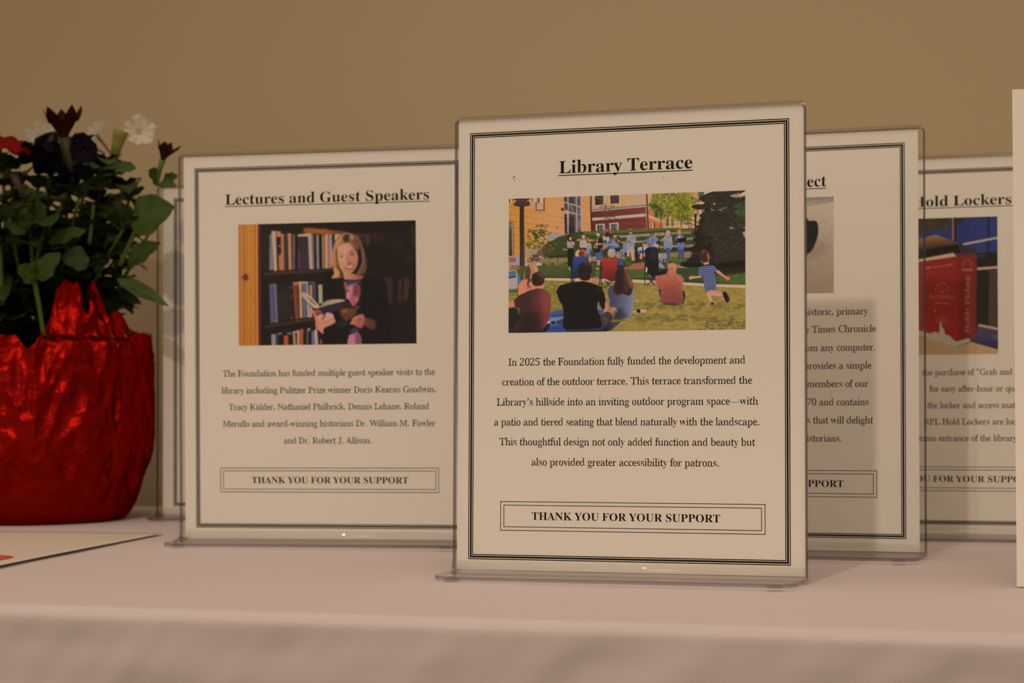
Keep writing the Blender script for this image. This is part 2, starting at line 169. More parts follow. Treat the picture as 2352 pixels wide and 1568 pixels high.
    'p': (553, [[26,-207,26,-184,60,-175,75,-150,78,-95,78,362,77,389,74,409,69,422,61,429,47,435,29,439,29,462,213,462,213,391,247,438,291,466,343,475,377,472,408,461,436,444,461,421,482,393,499,360,511,322,519,282,521,238,518,191,511,148,498,108,481,72,459,42,434,18,404,-1,373,-11,338,-15,292,-8,253,13,220,48,220,-86,226,-147,231,-159,239,-169,249,-175,294,-183,294,-207], [291,42,319,47,340,62,356,88,367,125,374,172,376,230,374,286,368,332,359,369,345,394,324,409,296,414,267,407,242,386,220,350,220,102,238,69,262,49]]),
    'q': (542, [[260,-207,260,-183,286,-181,306,-176,319,-170,327,-159,331,-144,333,-124,333,43,298,11,257,-8,211,-14,177,-11,146,-1,117,15,92,37,70,64,53,96,40,132,33,171,30,214,33,263,43,308,59,349,81,386,107,416,139,442,174,460,212,471,253,475,298,469,341,450,383,419,460,477,476,477,476,-124,477,-143,480,-158,486,-169,495,-176,509,-181,527,-183,527,-207], [266,44,281,46,295,51,309,59,321,70,329,84,333,100,333,359,326,403,304,430,267,439,236,433,212,417,195,389,183,349,176,297,174,232,176,174,183,126,195,90,212,64,235,49]]),
    'r': (428, [[27,0,27,24,45,26,58,31,68,38,73,48,77,63,78,83,78,375,77,397,74,414,69,425,61,431,48,435,30,437,31,462,217,462,217,375,235,405,256,429,279,449,302,463,325,471,347,474,373,472,394,464,410,453,422,437,429,418,431,396,429,378,423,362,414,349,401,339,386,333,369,331,353,332,340,337,331,344,308,372,301,380,292,385,281,387,267,384,254,375,241,360,230,339,224,315,222,286,222,83,224,63,228,48,237,38,249,31,269,26,294,24,294,0]]),
    's': (429, [[225,-15,197,-12,164,-5,129,9,109,13,95,10,84,1,76,-13,53,-13,53,157,79,157,91,118,107,85,129,58,154,38,181,26,209,22,232,24,251,30,266,40,277,53,284,68,286,87,280,113,262,136,232,156,159,193,127,211,101,231,81,252,67,275,58,300,55,328,60,368,73,403,97,433,128,456,165,470,210,475,247,471,296,458,307,456,317,454,327,456,336,463,343,475,363,475,363,330,340,330,328,363,312,391,293,413,271,428,247,438,222,441,202,439,186,434,173,426,164,414,158,401,156,386,158,371,163,358,172,346,218,315,285,282,316,265,341,246,360,226,373,202,380,174,383,141,378,96,364,58,340,27,307,4,269,-10]]),
    't': (340, [[184,-14,148,-11,119,-1,98,16,84,39,75,69,72,106,72,415,30,415,30,446,131,550,192,631,215,631,215,462,309,462,309,415,215,415,215,122,223,76,229,67,238,62,250,60,272,66,291,83,307,111,331,98,305,49,271,14,231,-7]]),
    'u': (558, [[195,-15,153,-10,121,3,97,26,81,57,71,96,68,144,68,369,67,390,64,407,59,421,50,430,36,436,17,438,17,462,211,462,211,110,213,94,217,80,225,69,235,60,248,55,263,53,292,58,318,73,340,98,340,369,339,392,335,409,329,422,319,430,303,436,282,438,282,462,482,462,482,104,483,84,487,68,493,58,503,51,517,46,536,44,536,19,478,15,412,4,340,-15,340,60,322,38,301,20,277,5,251,-6,224,-13]]),
    'v': (456, [[212,-15,57,369,33,419,24,428,12,435,-4,437,-4,462,244,462,244,438,232,438,210,435,196,426,192,411,194,399,275,182,351,376,359,405,353,423,334,434,303,438,303,462,454,462,454,439,437,434,424,426,414,415,387,362,238,-15]]),
    'w': (647, [[182,-15,25,394,9,424,-16,437,-16,462,206,462,206,437,178,431,170,411,172,396,178,376,248,189,314,350,299,396,282,430,250,439,250,462,481,462,481,437,458,433,445,425,440,411,441,401,443,390,500,210,569,381,576,410,575,418,571,425,566,430,530,439,530,462,663,462,663,439,650,437,640,432,633,424,613,384,453,-15,430,-15,332,293,208,-15]]),
    'x': (475, [[7,0,7,22,36,34,65,55,92,84,183,203,64,392,46,416,26,431,6,437,6,462,251,462,251,438,228,436,214,429,209,417,222,387,273,306,333,382,342,394,347,405,349,415,348,422,344,428,338,432,299,438,299,462,463,462,463,441,435,430,407,409,378,378,295,274,434,54,451,32,475,23,475,0,231,0,231,24,265,29,271,33,275,38,276,45,274,57,268,71,258,88,205,170,145,91,134,75,128,62,126,51,131,35,146,25,170,22,175,22,175,0]]),
    'y': (447, [[78,-209,54,-206,33,-199,15,-186,1,-169,-7,-149,-10,-125,-8,-108,-2,-93,7,-79,20,-68,35,-61,53,-59,69,-61,83,-65,95,-73,104,-84,109,-98,111,-113,111,-121,110,-130,112,-139,118,-145,128,-147,140,-143,154,-131,170,-110,193,-66,209,-7,54,373,37,410,23,428,-5,437,-7,437,-7,462,241,462,241,437,202,431,196,426,192,419,191,409,193,397,198,382,276,177,343,359,352,387,354,408,353,418,348,426,342,431,302,437,302,462,446,462,446,437,433,435,422,429,413,418,386,361,241,-36,193,-143,176,-165,160,-182,142,-195,123,-203,102,-207]]),
    'z': (436, [[19,0,19,21,250,428,191,428,157,425,129,418,108,405,90,385,76,357,65,322,39,322,47,462,409,462,409,433,187,37,227,37,270,40,305,49,332,65,353,88,372,120,387,160,411,160,399,0]]),
    '0': (559, [[280,-10,223,-5,175,10,135,36,102,71,77,114,58,165,44,223,37,288,34,359,37,430,44,494,58,552,77,603,102,645,135,679,175,704,224,719,281,724,335,719,382,704,422,679,454,645,480,602,500,552,514,493,522,429,525,358,522,287,514,223,500,165,480,114,454,71,421,36,381,10,334,-5], [280,55,313,64,337,91,353,135,362,195,368,270,370,358,368,446,362,520,353,580,337,624,313,650,281,659,248,650,223,624,207,580,197,520,191,446,189,358,191,270,197,195,207,135,223,91,247,64]]),
    '1': (559, [[97,0,97,53,179,53,195,55,207,59,217,67,224,79,228,96,229,118,229,619,161,544,140,528,120,518,100,515,85,517,71,524,59,535,50,550,44,568,42,589,110,613,196,666,266,718,378,718,378,118,379,99,382,83,388,70,397,61,411,55,429,53,510,53,510,0]]),
    '2': (559, [[35,0,35,103,183,254,221,294,253,331,278,365,298,397,313,427,324,457,331,487,336,519,337,553,335,588,328,615,316,637,300,651,281,660,259,663,228,658,205,644,188,620,176,586,169,543,167,490,131,493,101,500,75,513,55,531,43,557,39,589,42,612,50,635,64,656,83,675,107,692,137,706,172,716,213,722,259,724,328,719,385,704,430,680,462,646,482,606,488,558,487,535,482,512,476,490,434,418,355,328,230,205,130,110,363,110,383,112,400,118,416,128,429,142,439,159,446,179,454,210,513,210,508,0]]),
    '3': (559, [[243,-10,196,-8,155,-2,121,7,92,20,68,34,51,52,38,70,31,90,28,110,31,133,39,153,54,168,71,179,91,186,113,188,117,149,128,117,147,92,172,74,202,64,236,60,257,61,278,66,297,73,314,84,329,99,342,118,351,142,357,172,359,207,355,243,341,274,319,301,288,322,250,334,204,338,142,338,142,400,208,400,248,405,280,418,304,441,321,470,332,506,335,547,333,580,326,609,314,632,298,649,277,660,252,663,230,661,212,653,198,641,187,624,178,605,173,583,166,508,128,510,96,518,70,530,51,547,40,569,36,597,42,631,61,661,92,687,135,708,190,720,257,724,323,719,380,705,426,682,460,649,481,609,488,561,483,519,468,481,444,449,412,421,376,398,335,381,416,355,442,340,465,321,485,300,501,273,510,242,513,206,511,168,503,133,491,104,474,78,453,56,430,37,403,22,374,10,343,1]]),
    '4': (559, [[180,0,180,53,208,53,230,54,249,59,266,66,279,78,287,98,290,125,290,186,13,186,13,247,297,714,436,714,436,252,540,252,540,186,436,186,436,125,439,98,447,78,460,66,477,59,496,54,518,53,531,53,531,0], [83,252,290,252,290,427,292,522,297,619,282,587,259,545,235,503,218,475]]),
    '5': (559, [[245,-10,198,-8,158,-2,125,8,98,20,76,35,60,53,49,71,42,91,40,111,42,132,50,150,62,163,78,172,98,178,120,180,131,124,139,106,151,91,165,78,183,68,205,62,230,60,251,62,272,66,291,75,308,86,323,103,336,124,345,150,351,182,353,220,349,266,337,303,318,332,291,352,257,364,217,368,154,363,106,350,60,368,92,714,470,714,475,532,418,532,410,566,397,594,389,600,378,603,364,604,156,604,140,419,188,430,250,434,322,428,384,410,436,381,475,339,498,285,506,220,503,179,496,143,483,111,465,84,445,60,421,41,394,24,366,12,336,2]]),
    '6': (559, [[293,-10,246,-6,202,6,163,27,128,55,99,93,76,139,59,193,48,257,45,330,47,384,53,436,62,485,76,530,94,572,115,610,140,643,170,671,204,694,242,710,284,721,330,724,370,722,405,717,434,709,457,697,476,684,490,668,499,651,505,633,507,614,504,594,495,576,480,560,458,546,427,539,387,536,382,596,362,646,351,656,338,663,321,665,284,657,253,635,227,597,207,544,193,479,186,401,240,427,264,433,292,437,324,438,381,432,429,414,470,384,500,342,518,292,524,231,518,164,498,106,466,57,420,20,363,-3], [296,56,320,60,340,74,357,96,369,127,377,169,379,221,376,270,368,310,355,340,336,360,314,373,287,377,269,375,249,370,230,362,186,329,190,242,201,172,219,121,241,85,267,63]]),
    '7': (559, [[165,0,431,605,168,605,138,599,119,582,110,554,104,504,44,504,49,714,526,714,526,665,250,0]]),
    '8': (559, [[273,-10,221,-7,175,2,136,16,103,35,76,58,56,86,42,116,33,148,30,182,34,223,48,258,71,288,100,314,136,338,177,361,140,385,109,412,85,440,67,471,57,505,53,542,55,573,63,602,75,631,93,656,117,679,148,698,186,712,232,721,285,724,350,719,403,702,445,675,474,639,492,597,498,549,494,512,482,480,462,454,434,431,402,409,363,387,417,358,460,328,491,297,512,264,525,228,529,189,522,131,499,82,462,43,411,13,348,-4], [302,421,324,436,342,453,356,472,365,494,370,520,372,551,362,606,353,622,343,637,331,649,316,658,299,664,279,666,254,662,233,652,216,634,204,611,196,584,194,554,197,522,206,495,222,474,243,455,270,438], [278,47,310,51,337,63,360,82,376,108,387,138,390,172,386,203,375,230,356,254,328,275,291,298,244,321,223,305,204,286,188,265,175,240,168,211,165,178,168,142,179,110,196,84,219,63,246,51]]),
    '9': (559, [[227,-10,190,-8,158,-3,131,7,109,19,92,33,79,49,70,67,65,85,63,103,64,117,68,129,75,140,84,149,97,156,112,160,123,132,137,106,154,84,175,67,201,56,232,53,290,71,332,126,360,216,373,343,357,325,338,309,316,295,291,284,263,277,231,275,177,281,130,299,90,328,59,369,41,420,35,482,38,528,47,570,62,609,84,642,110,671,142,694,178,710,219,721,264,724,311,720,354,708,393,689,428,661,457,625,482,580,500,526,510,462,514,388,512,334,507,283,498,234,485,187,468,145,448,107,422,73,393,44,359,21,320,4,276,-7], [274,347,296,349,316,355,334,366,349,379,362,395,373,414,369,492,360,553,344,600,323,631,299,651,270,657,244,652,221,638,204,615,190,582,183,539,180,488,186,426,204,382,233,356]]),
}
def _dec(v):
    return [(v[i] / 1000.0, v[i + 1] / 1000.0) for i in range(0, len(v), 2)]
def _circle(cx, cy, r, n=14):
    return [(cx + r * math.cos(2 * math.pi * i / n), cy + r * math.sin(2 * math.pi * i / n)) for i in range(n)]
def _comma(x, y, s):
    q = [(0, .06), (.03, .105), (.085, .115), (.13, .09), (.145, .03), (.125, -.045), (.08, -.105), (.015, -.15), (0, -.128), (.05, -.085), (.08, -.03), (.078, -.005), (.03, .005)]
    return [(x + a * s, y + b * s) for a, b in q]
GLYPH_B = {k: (a / 1000.0, [_dec(c) for c in s]) for k, (a, s) in FONT.items()}
GLYPH_B['.'] = (.26, [_circle(.13, .06, .062)])
GLYPH_B[','] = (.26, [_comma(.055, .055, 1.0)])
GLYPH_B['\u2019'] = (.24, [_comma(.05, .57, 1.0)])
GLYPH_B['\u201c'] = (.42, [[(.25 - a, 1.2 - b) for a, b in _comma(.05, .57, 1.0)], [(.43 - a, 1.2 - b) for a, b in _comma(.05, .57, 1.0)]])
GLYPH_B['-'] = (.30, [[(.03, .19), (.27, .19), (.27, .25), (.03, .25)]])
GLYPH_B['\u2014'] = (.92, [[(.0, .215), (.92, .215), (.92, .245), (.0, .245)]])
GLYPH_B[' '] = (.25, [])
def _area(c):
    return .5 * sum(c[i][0] * c[(i + 1) % len(c)][1] - c[(i + 1) % len(c)][0] * c[i][1] for i in range(len(c)))
def _inside(p, cs):
    n = False
    for c in cs:
        for i in range(len(c)):
            (x0, y0), (x1, y1) = c[i], c[(i + 1) % len(c)]
            if (y0 > p[1]) != (y1 > p[1]) and p[0] < (x1 - x0) * (p[1] - y0) / (y1 - y0) + x0:
                n = not n
    return n
def _thin(cs, k, add):
    """A lighter cut of a bold letter: every stroke narrows towards its own centre line in step with its width."""
    segs = [(c[i], c[(i + 1) % len(c)]) for c in cs for i in range(len(c))]
    res = []
    for c in cs:
        n = len(c)
        ed = []
        for i in range(n):
            (x0, y0), (x1, y1) = c[i], c[(i + 1) % n]
            L = math.hypot(x1 - x0, y1 - y0)
            if L < 1e-9:
                ed.append(None); continue
            nx, ny = -(y1 - y0) / L, (x1 - x0) / L
            mx, my = (x0 + x1) / 2, (y0 + y1) / 2
            if not _inside((mx + nx * .002, my + ny * .002), cs):
                nx, ny = -nx, -ny
            best = 9.
            for (a, b) in segs:
                dx, dy = b[0] - a[0], b[1] - a[1]
                den = nx * dy - ny * dx
                if abs(den) < 1e-9: continue
                t = ((a[0] - mx) * dy - (a[1] - my) * dx) / den
                s = ((a[0] - mx) * ny - (a[1] - my) * nx) / den
                if t > .003 and -1e-6 <= s <= 1 + 1e-6 and t < best: best = t
            off = 0. if best > .225 else max(-.012, (best - (add + k * best)) / 2)
            ed.append((nx, ny, off, x0, y0, x1 - x0, y1 - y0))
        ed2 = [e for e in ed if e]
        m = len(ed2)
        out = []
        for i in range(m):
            e0, e1 = ed2[i - 1], ed2[i]
            ax, ay = e0[3] + e0[0] * e0[2], e0[4] + e0[1] * e0[2]
            bx, by = e1[3] + e1[0] * e1[2], e1[4] + e1[1] * e1[2]
            den = e0[5] * e1[6] - e0[6] * e1[5]
            px, py = e1[3], e1[4]
            q = (px + (e0[0] * e0[2] + e1[0] * e1[2]) / 2, py + (e0[1] * e0[2] + e1[1] * e1[2]) / 2)
            if abs(den) > .25 * math.hypot(e0[5], e0[6]) * math.hypot(e1[5], e1[6]):
                t = ((bx - ax) * e1[6] - (by - ay) * e1[5]) / den
                r = (ax + e0[5] * t, ay + e0[6] * t)
                if math.hypot(r[0] - px, r[1] - py) < .09: q = r
            out.append(q)
        res.append(out)
    return res
def _shape(ch, cs):
    def w(p):
        x, y = p
        if ch.islower() and y > .49: y = .49 + (y - .49) * 1.22
        return (x, y)
    return [[w(p) for p in c] for c in cs]
GLYPH_B = {k: (a, _shape(k, cs)) for k, (a, cs) in GLYPH_B.items()}
GLYPH_R = {k: (a if k in '. ,-\u2014\u2019\u201c' else a - .055, [[(x - .0275, y) for x, y in c] for c in _thin(cs, .36, .045)] if k.isalnum() else cs) for k, (a, cs) in GLYPH_B.items()}
_TES = {}
def _tess(font, ch):
    if (font, ch) not in _TES:
        cs = (GLYPH_B if font == 'b' else GLYPH_R)[ch][1]
        V = [p for c in cs for p in c]
        T = []
        if V:
            outer = [c for c in cs]
            # group contours: holes go with the outer contour that holds them
            outs, holes = [], []
            for i, c in enumerate(cs):
                dep = sum(1 for j, d in enumerate(cs) if j != i and _inside(c[0], [d]))
                (holes if dep % 2 else outs).append(c)
            base = {}
            k = 0
            for c in cs:
                base[id(c)] = k; k += len(c)
            for o in outs:
                grp = [o] + [h for h in holes if _inside(h[0], [o])]
                idx = [base[id(c)] + i for c in grp for i in range(len(c))]
                for t in tessellate_polygon([[Vector((x, y, 0)) for x, y in c] for c in grp]):
                    T.append([idx[i] for i in t])
        _TES[(font, ch)] = (V, T)
    return _TES[(font, ch)]
def text_width(s, font):
    G = GLYPH_B if font == 'b' else GLYPH_R
    return sum(G[c][0] for c in s)
def text_tris(s, x0, x1, base, cap, font):
    """Triangles (in page millimetres) of one printed line from x0 to x1 with its baseline at base."""
    sy = cap / .676
    sx = (x1 - x0) / text_width(s, font)
    V, T, x = [], [], x0
    G = GLYPH_B if font == 'b' else GLYPH_R
    for c in s:
        v, t = _tess(font, c)
        b = len(V)
        V += [(x + p[0] * sx, base + p[1] * sy) for p in v]
        T += [[b + i for i in tr] for tr in t]
        x += G[c][0] * sx
    return V, T

# ---------------------------------------------------------------- the pictures printed on the pages
class Print:
    """A small picture printed on paper: coloured shapes rasterised to the dots of the print."""
    def __init__(s, quad, w, h):
        s.w, s.h, s.S = w, h, 2
        s.a = np.zeros((h * 2, w * 2, 3))
        src = [(0, 0), (w * 2, 0), (w * 2, h * 2), (0, h * 2)]
        A, B = [], []
        for (x, y), (u, v) in zip(quad, src):
            A += [[x, y, 1, 0, 0, 0, -u * x, -u * y], [0, 0, 0, x, y, 1, -v * x, -v * y]]; B += [u, v]
        s.H = np.append(np.linalg.solve(np.array(A, float), np.array(B, float)), 1).reshape(3, 3)
        s.rng = np.random.RandomState(7)
        s.k = math.sqrt(abs((quad[1][0] - quad[0][0]) * (quad[3][1] - quad[0][1])) / (w * h * 4.))
        s.f(0, 0, 1)
    def f(s, ox, oy, sc):
        s.o = (ox, oy, sc); s.px = 1. / sc / s.k          # canvas dots per unit of the current frame
    def m(s, pts):
        q = np.array(pts, float) / s.o[2] + np.array(s.o[:2])
        r = np.c_[q, np.ones(len(q))] @ s.H.T
        return r[:, :2] / r[:, 2:]
    @staticmethod
    def smooth(q, n=5):
        p0, p1, p2, p3 = np.roll(q, 1, 0), q, np.roll(q, -1, 0), np.roll(q, -2, 0)
        out = []
        for t in np.arange(n) / n:
            out.append(.5 * (2 * p1 + (p2 - p0) * t + (2 * p0 - 5 * p1 + 4 * p2 - p3) * t * t + (3 * p1 - p0 - 3 * p2 + p3) * t ** 3))
        return np.stack(out, 1).reshape(-1, 2)
    def _fill(s, q, col, al=1., soft=0., grad=None):
        H, W = s.a.shape[:2]
        pad = int(soft * 2) + 2
        x0, y0 = np.floor(q.min(0)).astype(int) - pad; x1, y1 = np.ceil(q.max(0)).astype(int) + pad
        cx0, cy0, cx1, cy1 = max(x0, 0), max(y0, 0), min(x1, W), min(y1, H)
        if cx1 <= cx0 or cy1 <= cy0: return
        X = np.arange(cx0, cx1) + .5; Y = np.arange(cy0, cy1) + .5
        M = np.zeros((len(Y), len(X)), bool)
        for i in range(len(q)):
            (ax, ay), (bx, by) = q[i], q[(i + 1) % len(q)]
            if ay == by: continue
            r = (Y >= min(ay, by)) & (Y < max(ay, by))
            if not r.any(): continue
            xx = ax + (Y[r] - ay) * (bx - ax) / (by - ay)
            M[r] ^= X[None, :] < xx[:, None]
        M = M.astype(float)
        if soft > .4: M = s.blur(M, soft)
        if callable(col): c = col(X, Y)
        else: c = np.array(col, float)
        if grad is not None:
            (p, ca), (r, cb) = grad
            pa, pb = s.m([p])[0], s.m([r])[0]
            d = pb - pa
            t = np.clip(((X[None, :] - pa[0]) * d[0] + (Y[:, None] - pa[1]) * d[1]) / (d @ d), 0, 1)[..., None]
            c = np.array(ca, float) * (1 - t) + np.array(cb, float) * t
        M = (M * al)[..., None]
        s.a[cy0:cy1, cx0:cx1] = s.a[cy0:cy1, cx0:cx1] * (1 - M) + c * M
    @staticmethod
    def blur(M, r):
        r = max(1, int(round(r)))
        for ax in (0, 1):
            for _ in (0, 1):
                P = np.pad(M, [(r, r) if a == ax else (0, 0) for a in range(M.ndim)], mode='edge')
                c = np.cumsum(P, ax)
                c = np.concatenate([np.zeros_like(np.take(c, [0], ax)), c], ax)
                n = M.shape[ax]
                M = (np.take(c, np.arange(2 * r + 1, 2 * r + 1 + n), ax) - np.take(c, np.arange(0, n), ax)) / (2 * r + 1)
        return M
    def p(s, col, pts, al=1., soft=0., sm=False, grad=None):
        q = s.m(pts)
        if sm: q = s.smooth(q)
        s._fill(q, col, al, soft * s.px, grad)
    def e(s, col, cx, cy, rx, ry, rot=0., al=1., soft=0., grad=None):
        t = np.linspace(0, 2 * np.pi, 24, endpoint=False); c, d = math.cos(rot), math.sin(rot)
        s.p(col, [(cx + rx * math.cos(a) * c - ry * math.sin(a) * d, cy + rx * math.cos(a) * d + ry * math.sin(a) * c) for a in t], al, soft, grad=grad)
    def l(s, col, w, pts, al=1., soft=0.):
        for (x0, y0), (x1, y1) in zip(pts[:-1], pts[1:]):
            L = math.hypot(x1 - x0, y1 - y0) or 1.
            nx, ny = -(y1 - y0) / L * w / 2, (x1 - x0) / L * w / 2
            s.p(col, [(x0 + nx, y0 + ny), (x1 + nx, y1 + ny), (x1 - nx, y1 - ny), (x0 - nx, y0 - ny)], al, soft)
    def spk(s, cols, region, n, r0, r1, asp=.5, al=.8, rot=0., jit=.6, soft=0.):
        q = np.array(region, float)
        lo, hi = q.min(0), q.max(0)
        R = [tuple(p) for p in region]
        k = 0
        for _ in range(n * 6):
            x, y = lo + (hi - lo) * s.rng.rand(2)
            ins = False
            for i in range(len(R)):
                (ax, ay), (bx, by) = R[i], R[(i + 1) % len(R)]
                if (ay > y) != (by > y) and x < (bx - ax) * (y - ay) / (by - ay) + ax: ins = not ins
            if not ins: continue
            r = r0 + (r1 - r0) * s.rng.rand()
            s.e(cols[s.rng.randint(len(cols))], x, y, r, r * asp * (.6 + .8 * s.rng.rand()), rot + jit * (s.rng.rand() * 2 - 1), al, soft)
            k += 1
            if k >= n: break
    def text(s, col, word, p0, p1, h, font='r', al=1., soft=0.):
        """word set from p0 to p1 with capitals h high."""
        V, T = text_tris(word, 0., 1., 0., 1., font)
        dx, dy = p1[0] - p0[0], p1[1] - p0[1]
        L = math.hypot(dx, dy); ux, uy = dx / L, dy / L
        Q = [(p0[0] + dx * x + uy * y * h, p0[1] + dy * x - ux * y * h) for x, y in V]
        for t in T: s.p(col, [Q[i] for i in t], al, soft)
    def grain(s, amp, sc):
        H, W = s.a.shape[:2]
        n = s.rng.rand(H, W) - .5
        n = s.blur(n, sc); n = n / (n.std() + 1e-9)
        s.a *= 1 + amp * n[..., None]
    def done(s, blur=0):
        a = np.clip(s.a, 0, 255)
        if blur: a = s.blur(a, blur)
        return a.reshape(s.h, 2, s.w, 2, 3).mean((1, 3))
def paint_concert(w, h):
    P = Print([(1169, 458.2), (1712, 435.8), (1712, 755.3), (1168.2, 765.3)], w, h)
    K = 8.71
    A, B, C = (1160, 440, K), (1340, 430, K), (1530, 430, K)
    D, E, F = (1160, 590, K), (1340, 590, K), (1530, 590, K)
    skin, skin2 = (190, 125, 92), (150, 90, 68)
    # sky showing through, then the left-hand tan wall
    P.f(0, 0, 1); P.p((196, 165, 132), [(1100, 400), (1760, 400), (1760, 800), (1100, 800)])
    P.f(*A)
    P.p(0, [(0, 100), (1760, 60), (1760, 1000), (0, 1500)], grad=(((80, 500), (192, 126, 48)), ((900, 500), (205, 142, 88))))
    P.p((206, 140, 52), [(800, 120), (925, 120), (880, 420), (800, 410)], .6, 20)
    for a in ([(80, 325), (290, 365), (620, 425), (1180, 545)], [(80, 462), (290, 492), (700, 570), (1185, 650)], [(80, 600), (290, 628), (600, 665), (1185, 752)], [(180, 735), (700, 800), (1185, 860)], [(950, 125), (1190, 185)], [(180, 880), (300, 890)], [(180, 1010), (300, 1016)], [(190, 1130), (300, 1134)], [(1535, 195), (1712, 250)], [(1535, 300), (1712, 345)], [(1540, 630), (1716, 662)], [(1540, 730), (1730, 752)]):
        P.l((138, 84, 48), 8, a, .75, 2)
    # top-left windows and balcony rails
    P.p((206, 172, 140), [(495, 130), (800, 120), (800, 400), (495, 330)], .75)
    P.p((120, 82, 60), [(530, 130), (560, 130), (560, 210), (530, 200)]); P.p((112, 84, 70), [(645, 130), (697, 130), (697, 245), (645, 235)])
    for k in range(6): P.l((140, 92, 64), 7, [(490, 200 + 24 * k), (790, 262 + 24 * k)], .9)
    P.l((92, 62, 52), 24, [(785, 120), (785, 395)]); P.l((110, 76, 62), 26, [(625, 230), (625, 400)]); P.l((120, 84, 72), 30, [(610, 385), (800, 385)])
    P.l((196, 150, 110), 10, [(500, 330), (620, 395)], .6)
    P.p((214, 178, 140), [(100, 160), (135, 160), (130, 245), (95, 250)]); P.p((70, 50, 38), [(78, 160), (108, 160), (104, 240), (78, 240)])
    for k in range(3): P.l((176, 104, 52), 8, [(140, 190 + 40 * k), (240, 200 + 44 * k)], .7)
    # lower-left window
    P.p((110, 78, 58), [(70, 600), (172, 606), (186, 1310), (70, 1310)]); P.p((176, 140, 118), [(70, 616), (158, 622), (166, 1310), (70, 1310)])
    P.p(0, [(70, 630), (138, 630), (150, 1310), (70, 1310)], grad=(((100, 640), (84, 78, 60)), ((110, 1300), (58, 50, 36))))
    P.p((128, 118, 96), [(70, 660), (134, 660), (136, 740), (70, 740)], .7, 6)
    # tall entrance windows
    P.p((176, 146, 130), [(1175, 105), (1530, 95), (1535, 840), (1420, 885), (1190, 885)])
    for q, c in (([(1180, 110), (1250, 108), (1250, 225), (1180, 210)], (70, 62, 58)), ([(1275, 106), (1422, 100), (1422, 268), (1275, 238)], (64, 58, 58)), ([(1442, 100), (1510, 98), (1510, 300), (1442, 280)], (76, 74, 80)), ([(1185, 240), (1255, 250), (1255, 385), (1190, 365)], (74, 66, 60)), ([(1278, 262), (1425, 302), (1425, 440), (1278, 405)], (70, 66, 66)), ([(1442, 310), (1510, 325), (1512, 470), (1445, 450)], (88, 88, 96)), ([(1188, 455), (1240, 462), (1250, 860), (1198, 855)], (54, 40, 32)), ([(1280, 440), (1425, 470), (1428, 862), (1282, 850)], (58, 44, 36)), ([(1448, 470), (1515, 485), (1520, 840), (1450, 855)], (82, 78, 84))):
        P.p(c, q)
    P.p((146, 132, 112), [(1278, 262), (1330, 275), (1400, 435), (1360, 425)], .7, 10); P.p((140, 118, 88), [(1390, 110), (1418, 110), (1420, 260), (1380, 250)], .6, 8)
    P.p((120, 96, 74), [(1280, 445), (1425, 475), (1425, 520), (1280, 500)], .5, 8); P.p((40, 30, 28), [(1282, 690), (1400, 700), (1400, 860), (1282, 850)], .9, 12)
    P.l((108, 102, 106), 10, [(1335, 690), (1340, 840)], .7); P.p((150, 132, 120), [(1395, 480), (1428, 480), (1428, 860), (1395, 860)], .55, 6)
    P.p((160, 156, 160), [(1452, 600), (1515, 560), (1518, 700), (1452, 760)], .4, 14)
    P.e((44, 34, 32), 1148, 362, 26, 30); P.p((120, 84, 66), [(1165, 335), (1215, 370), (1205, 395), (1160, 392)])
    P.e((110, 74, 44), 1048, 718, 14, 18); P.e((100, 60, 40), 1165, 535, 10, 10)
    # brick building in the middle
    P.f(*B)
    P.p(0, [(150, 170), (1290, 120), (1290, 520), (150, 520)], grad=(((250, 300), (190, 142, 96)), ((1200, 300), (186, 148, 118))))
    P.p((200, 142, 84), [(430, 165), (950, 150), (930, 370), (430, 420)], .5, 40); P.p((172, 134, 106), [(175, 180), (215, 180), (225, 460), (175, 470)], .8, 10); P.p((176, 140, 112), [(230, 390), (520, 350), (520, 430), (200, 470)], .8, 12)
    P.p((206, 176, 146), [(200, 178), (418, 170), (418, 372), (228, 386)]); P.p((52, 40, 32), [(228, 182), (402, 175), (402, 352), (236, 368)])
    P.p((128, 84, 50), [(228, 192), (360, 225), (355, 250), (235, 215)], .8, 4); P.p((80, 74, 70), [(355, 185), (400, 180), (400, 350), (360, 352)], .8, 6)
    P.p((204, 172, 142), [(512, 166), (742, 156), (742, 336), (526, 348)]); P.p((70, 56, 48), [(535, 170), (720, 162), (718, 325), (542, 338)]); P.p((140, 104, 80), [(640, 160), (720, 160), (715, 190)], .7, 6)
    P.p((112, 108, 104), [(160, 455), (1275, 345), (1275, 385), (160, 485)]); P.p((190, 160, 140), [(170, 478), (760, 425), (1260, 372), (1262, 395), (760, 450), (170, 497)])
    P.p(0, [(160, 497), (1245, 395), (1280, 830), (160, 910)], grad=(((200, 700), (92, 42, 38)), ((1240, 600), (116, 56, 48))))
    P.p((184, 158, 136), [(175, 618), (450, 600), (1250, 525), (1250, 588), (700, 635), (450, 655), (178, 678)])
    P.l((72, 34, 32), 8, [(170, 695), (1270, 655)], .8, 3); P.l((72, 34, 32), 8, [(700, 800), (1285, 770)], .8, 3)
    P.spk([(112, 66, 54), (84, 46, 40), (96, 56, 46), (134, 92, 74)], [(330, 380), (640, 360), (680, 640), (420, 660)], 90, 10, 26, .5, .5, -.6, .9)
    for q in ([(540, 400), (620, 380)], [(320, 395), (360, 430)], [(420, 340), (460, 370)], [(440, 600), (520, 650)], [(520, 600), (640, 590)], [(600, 560), (650, 660)]): P.l((88, 50, 44), 12, q, .8)
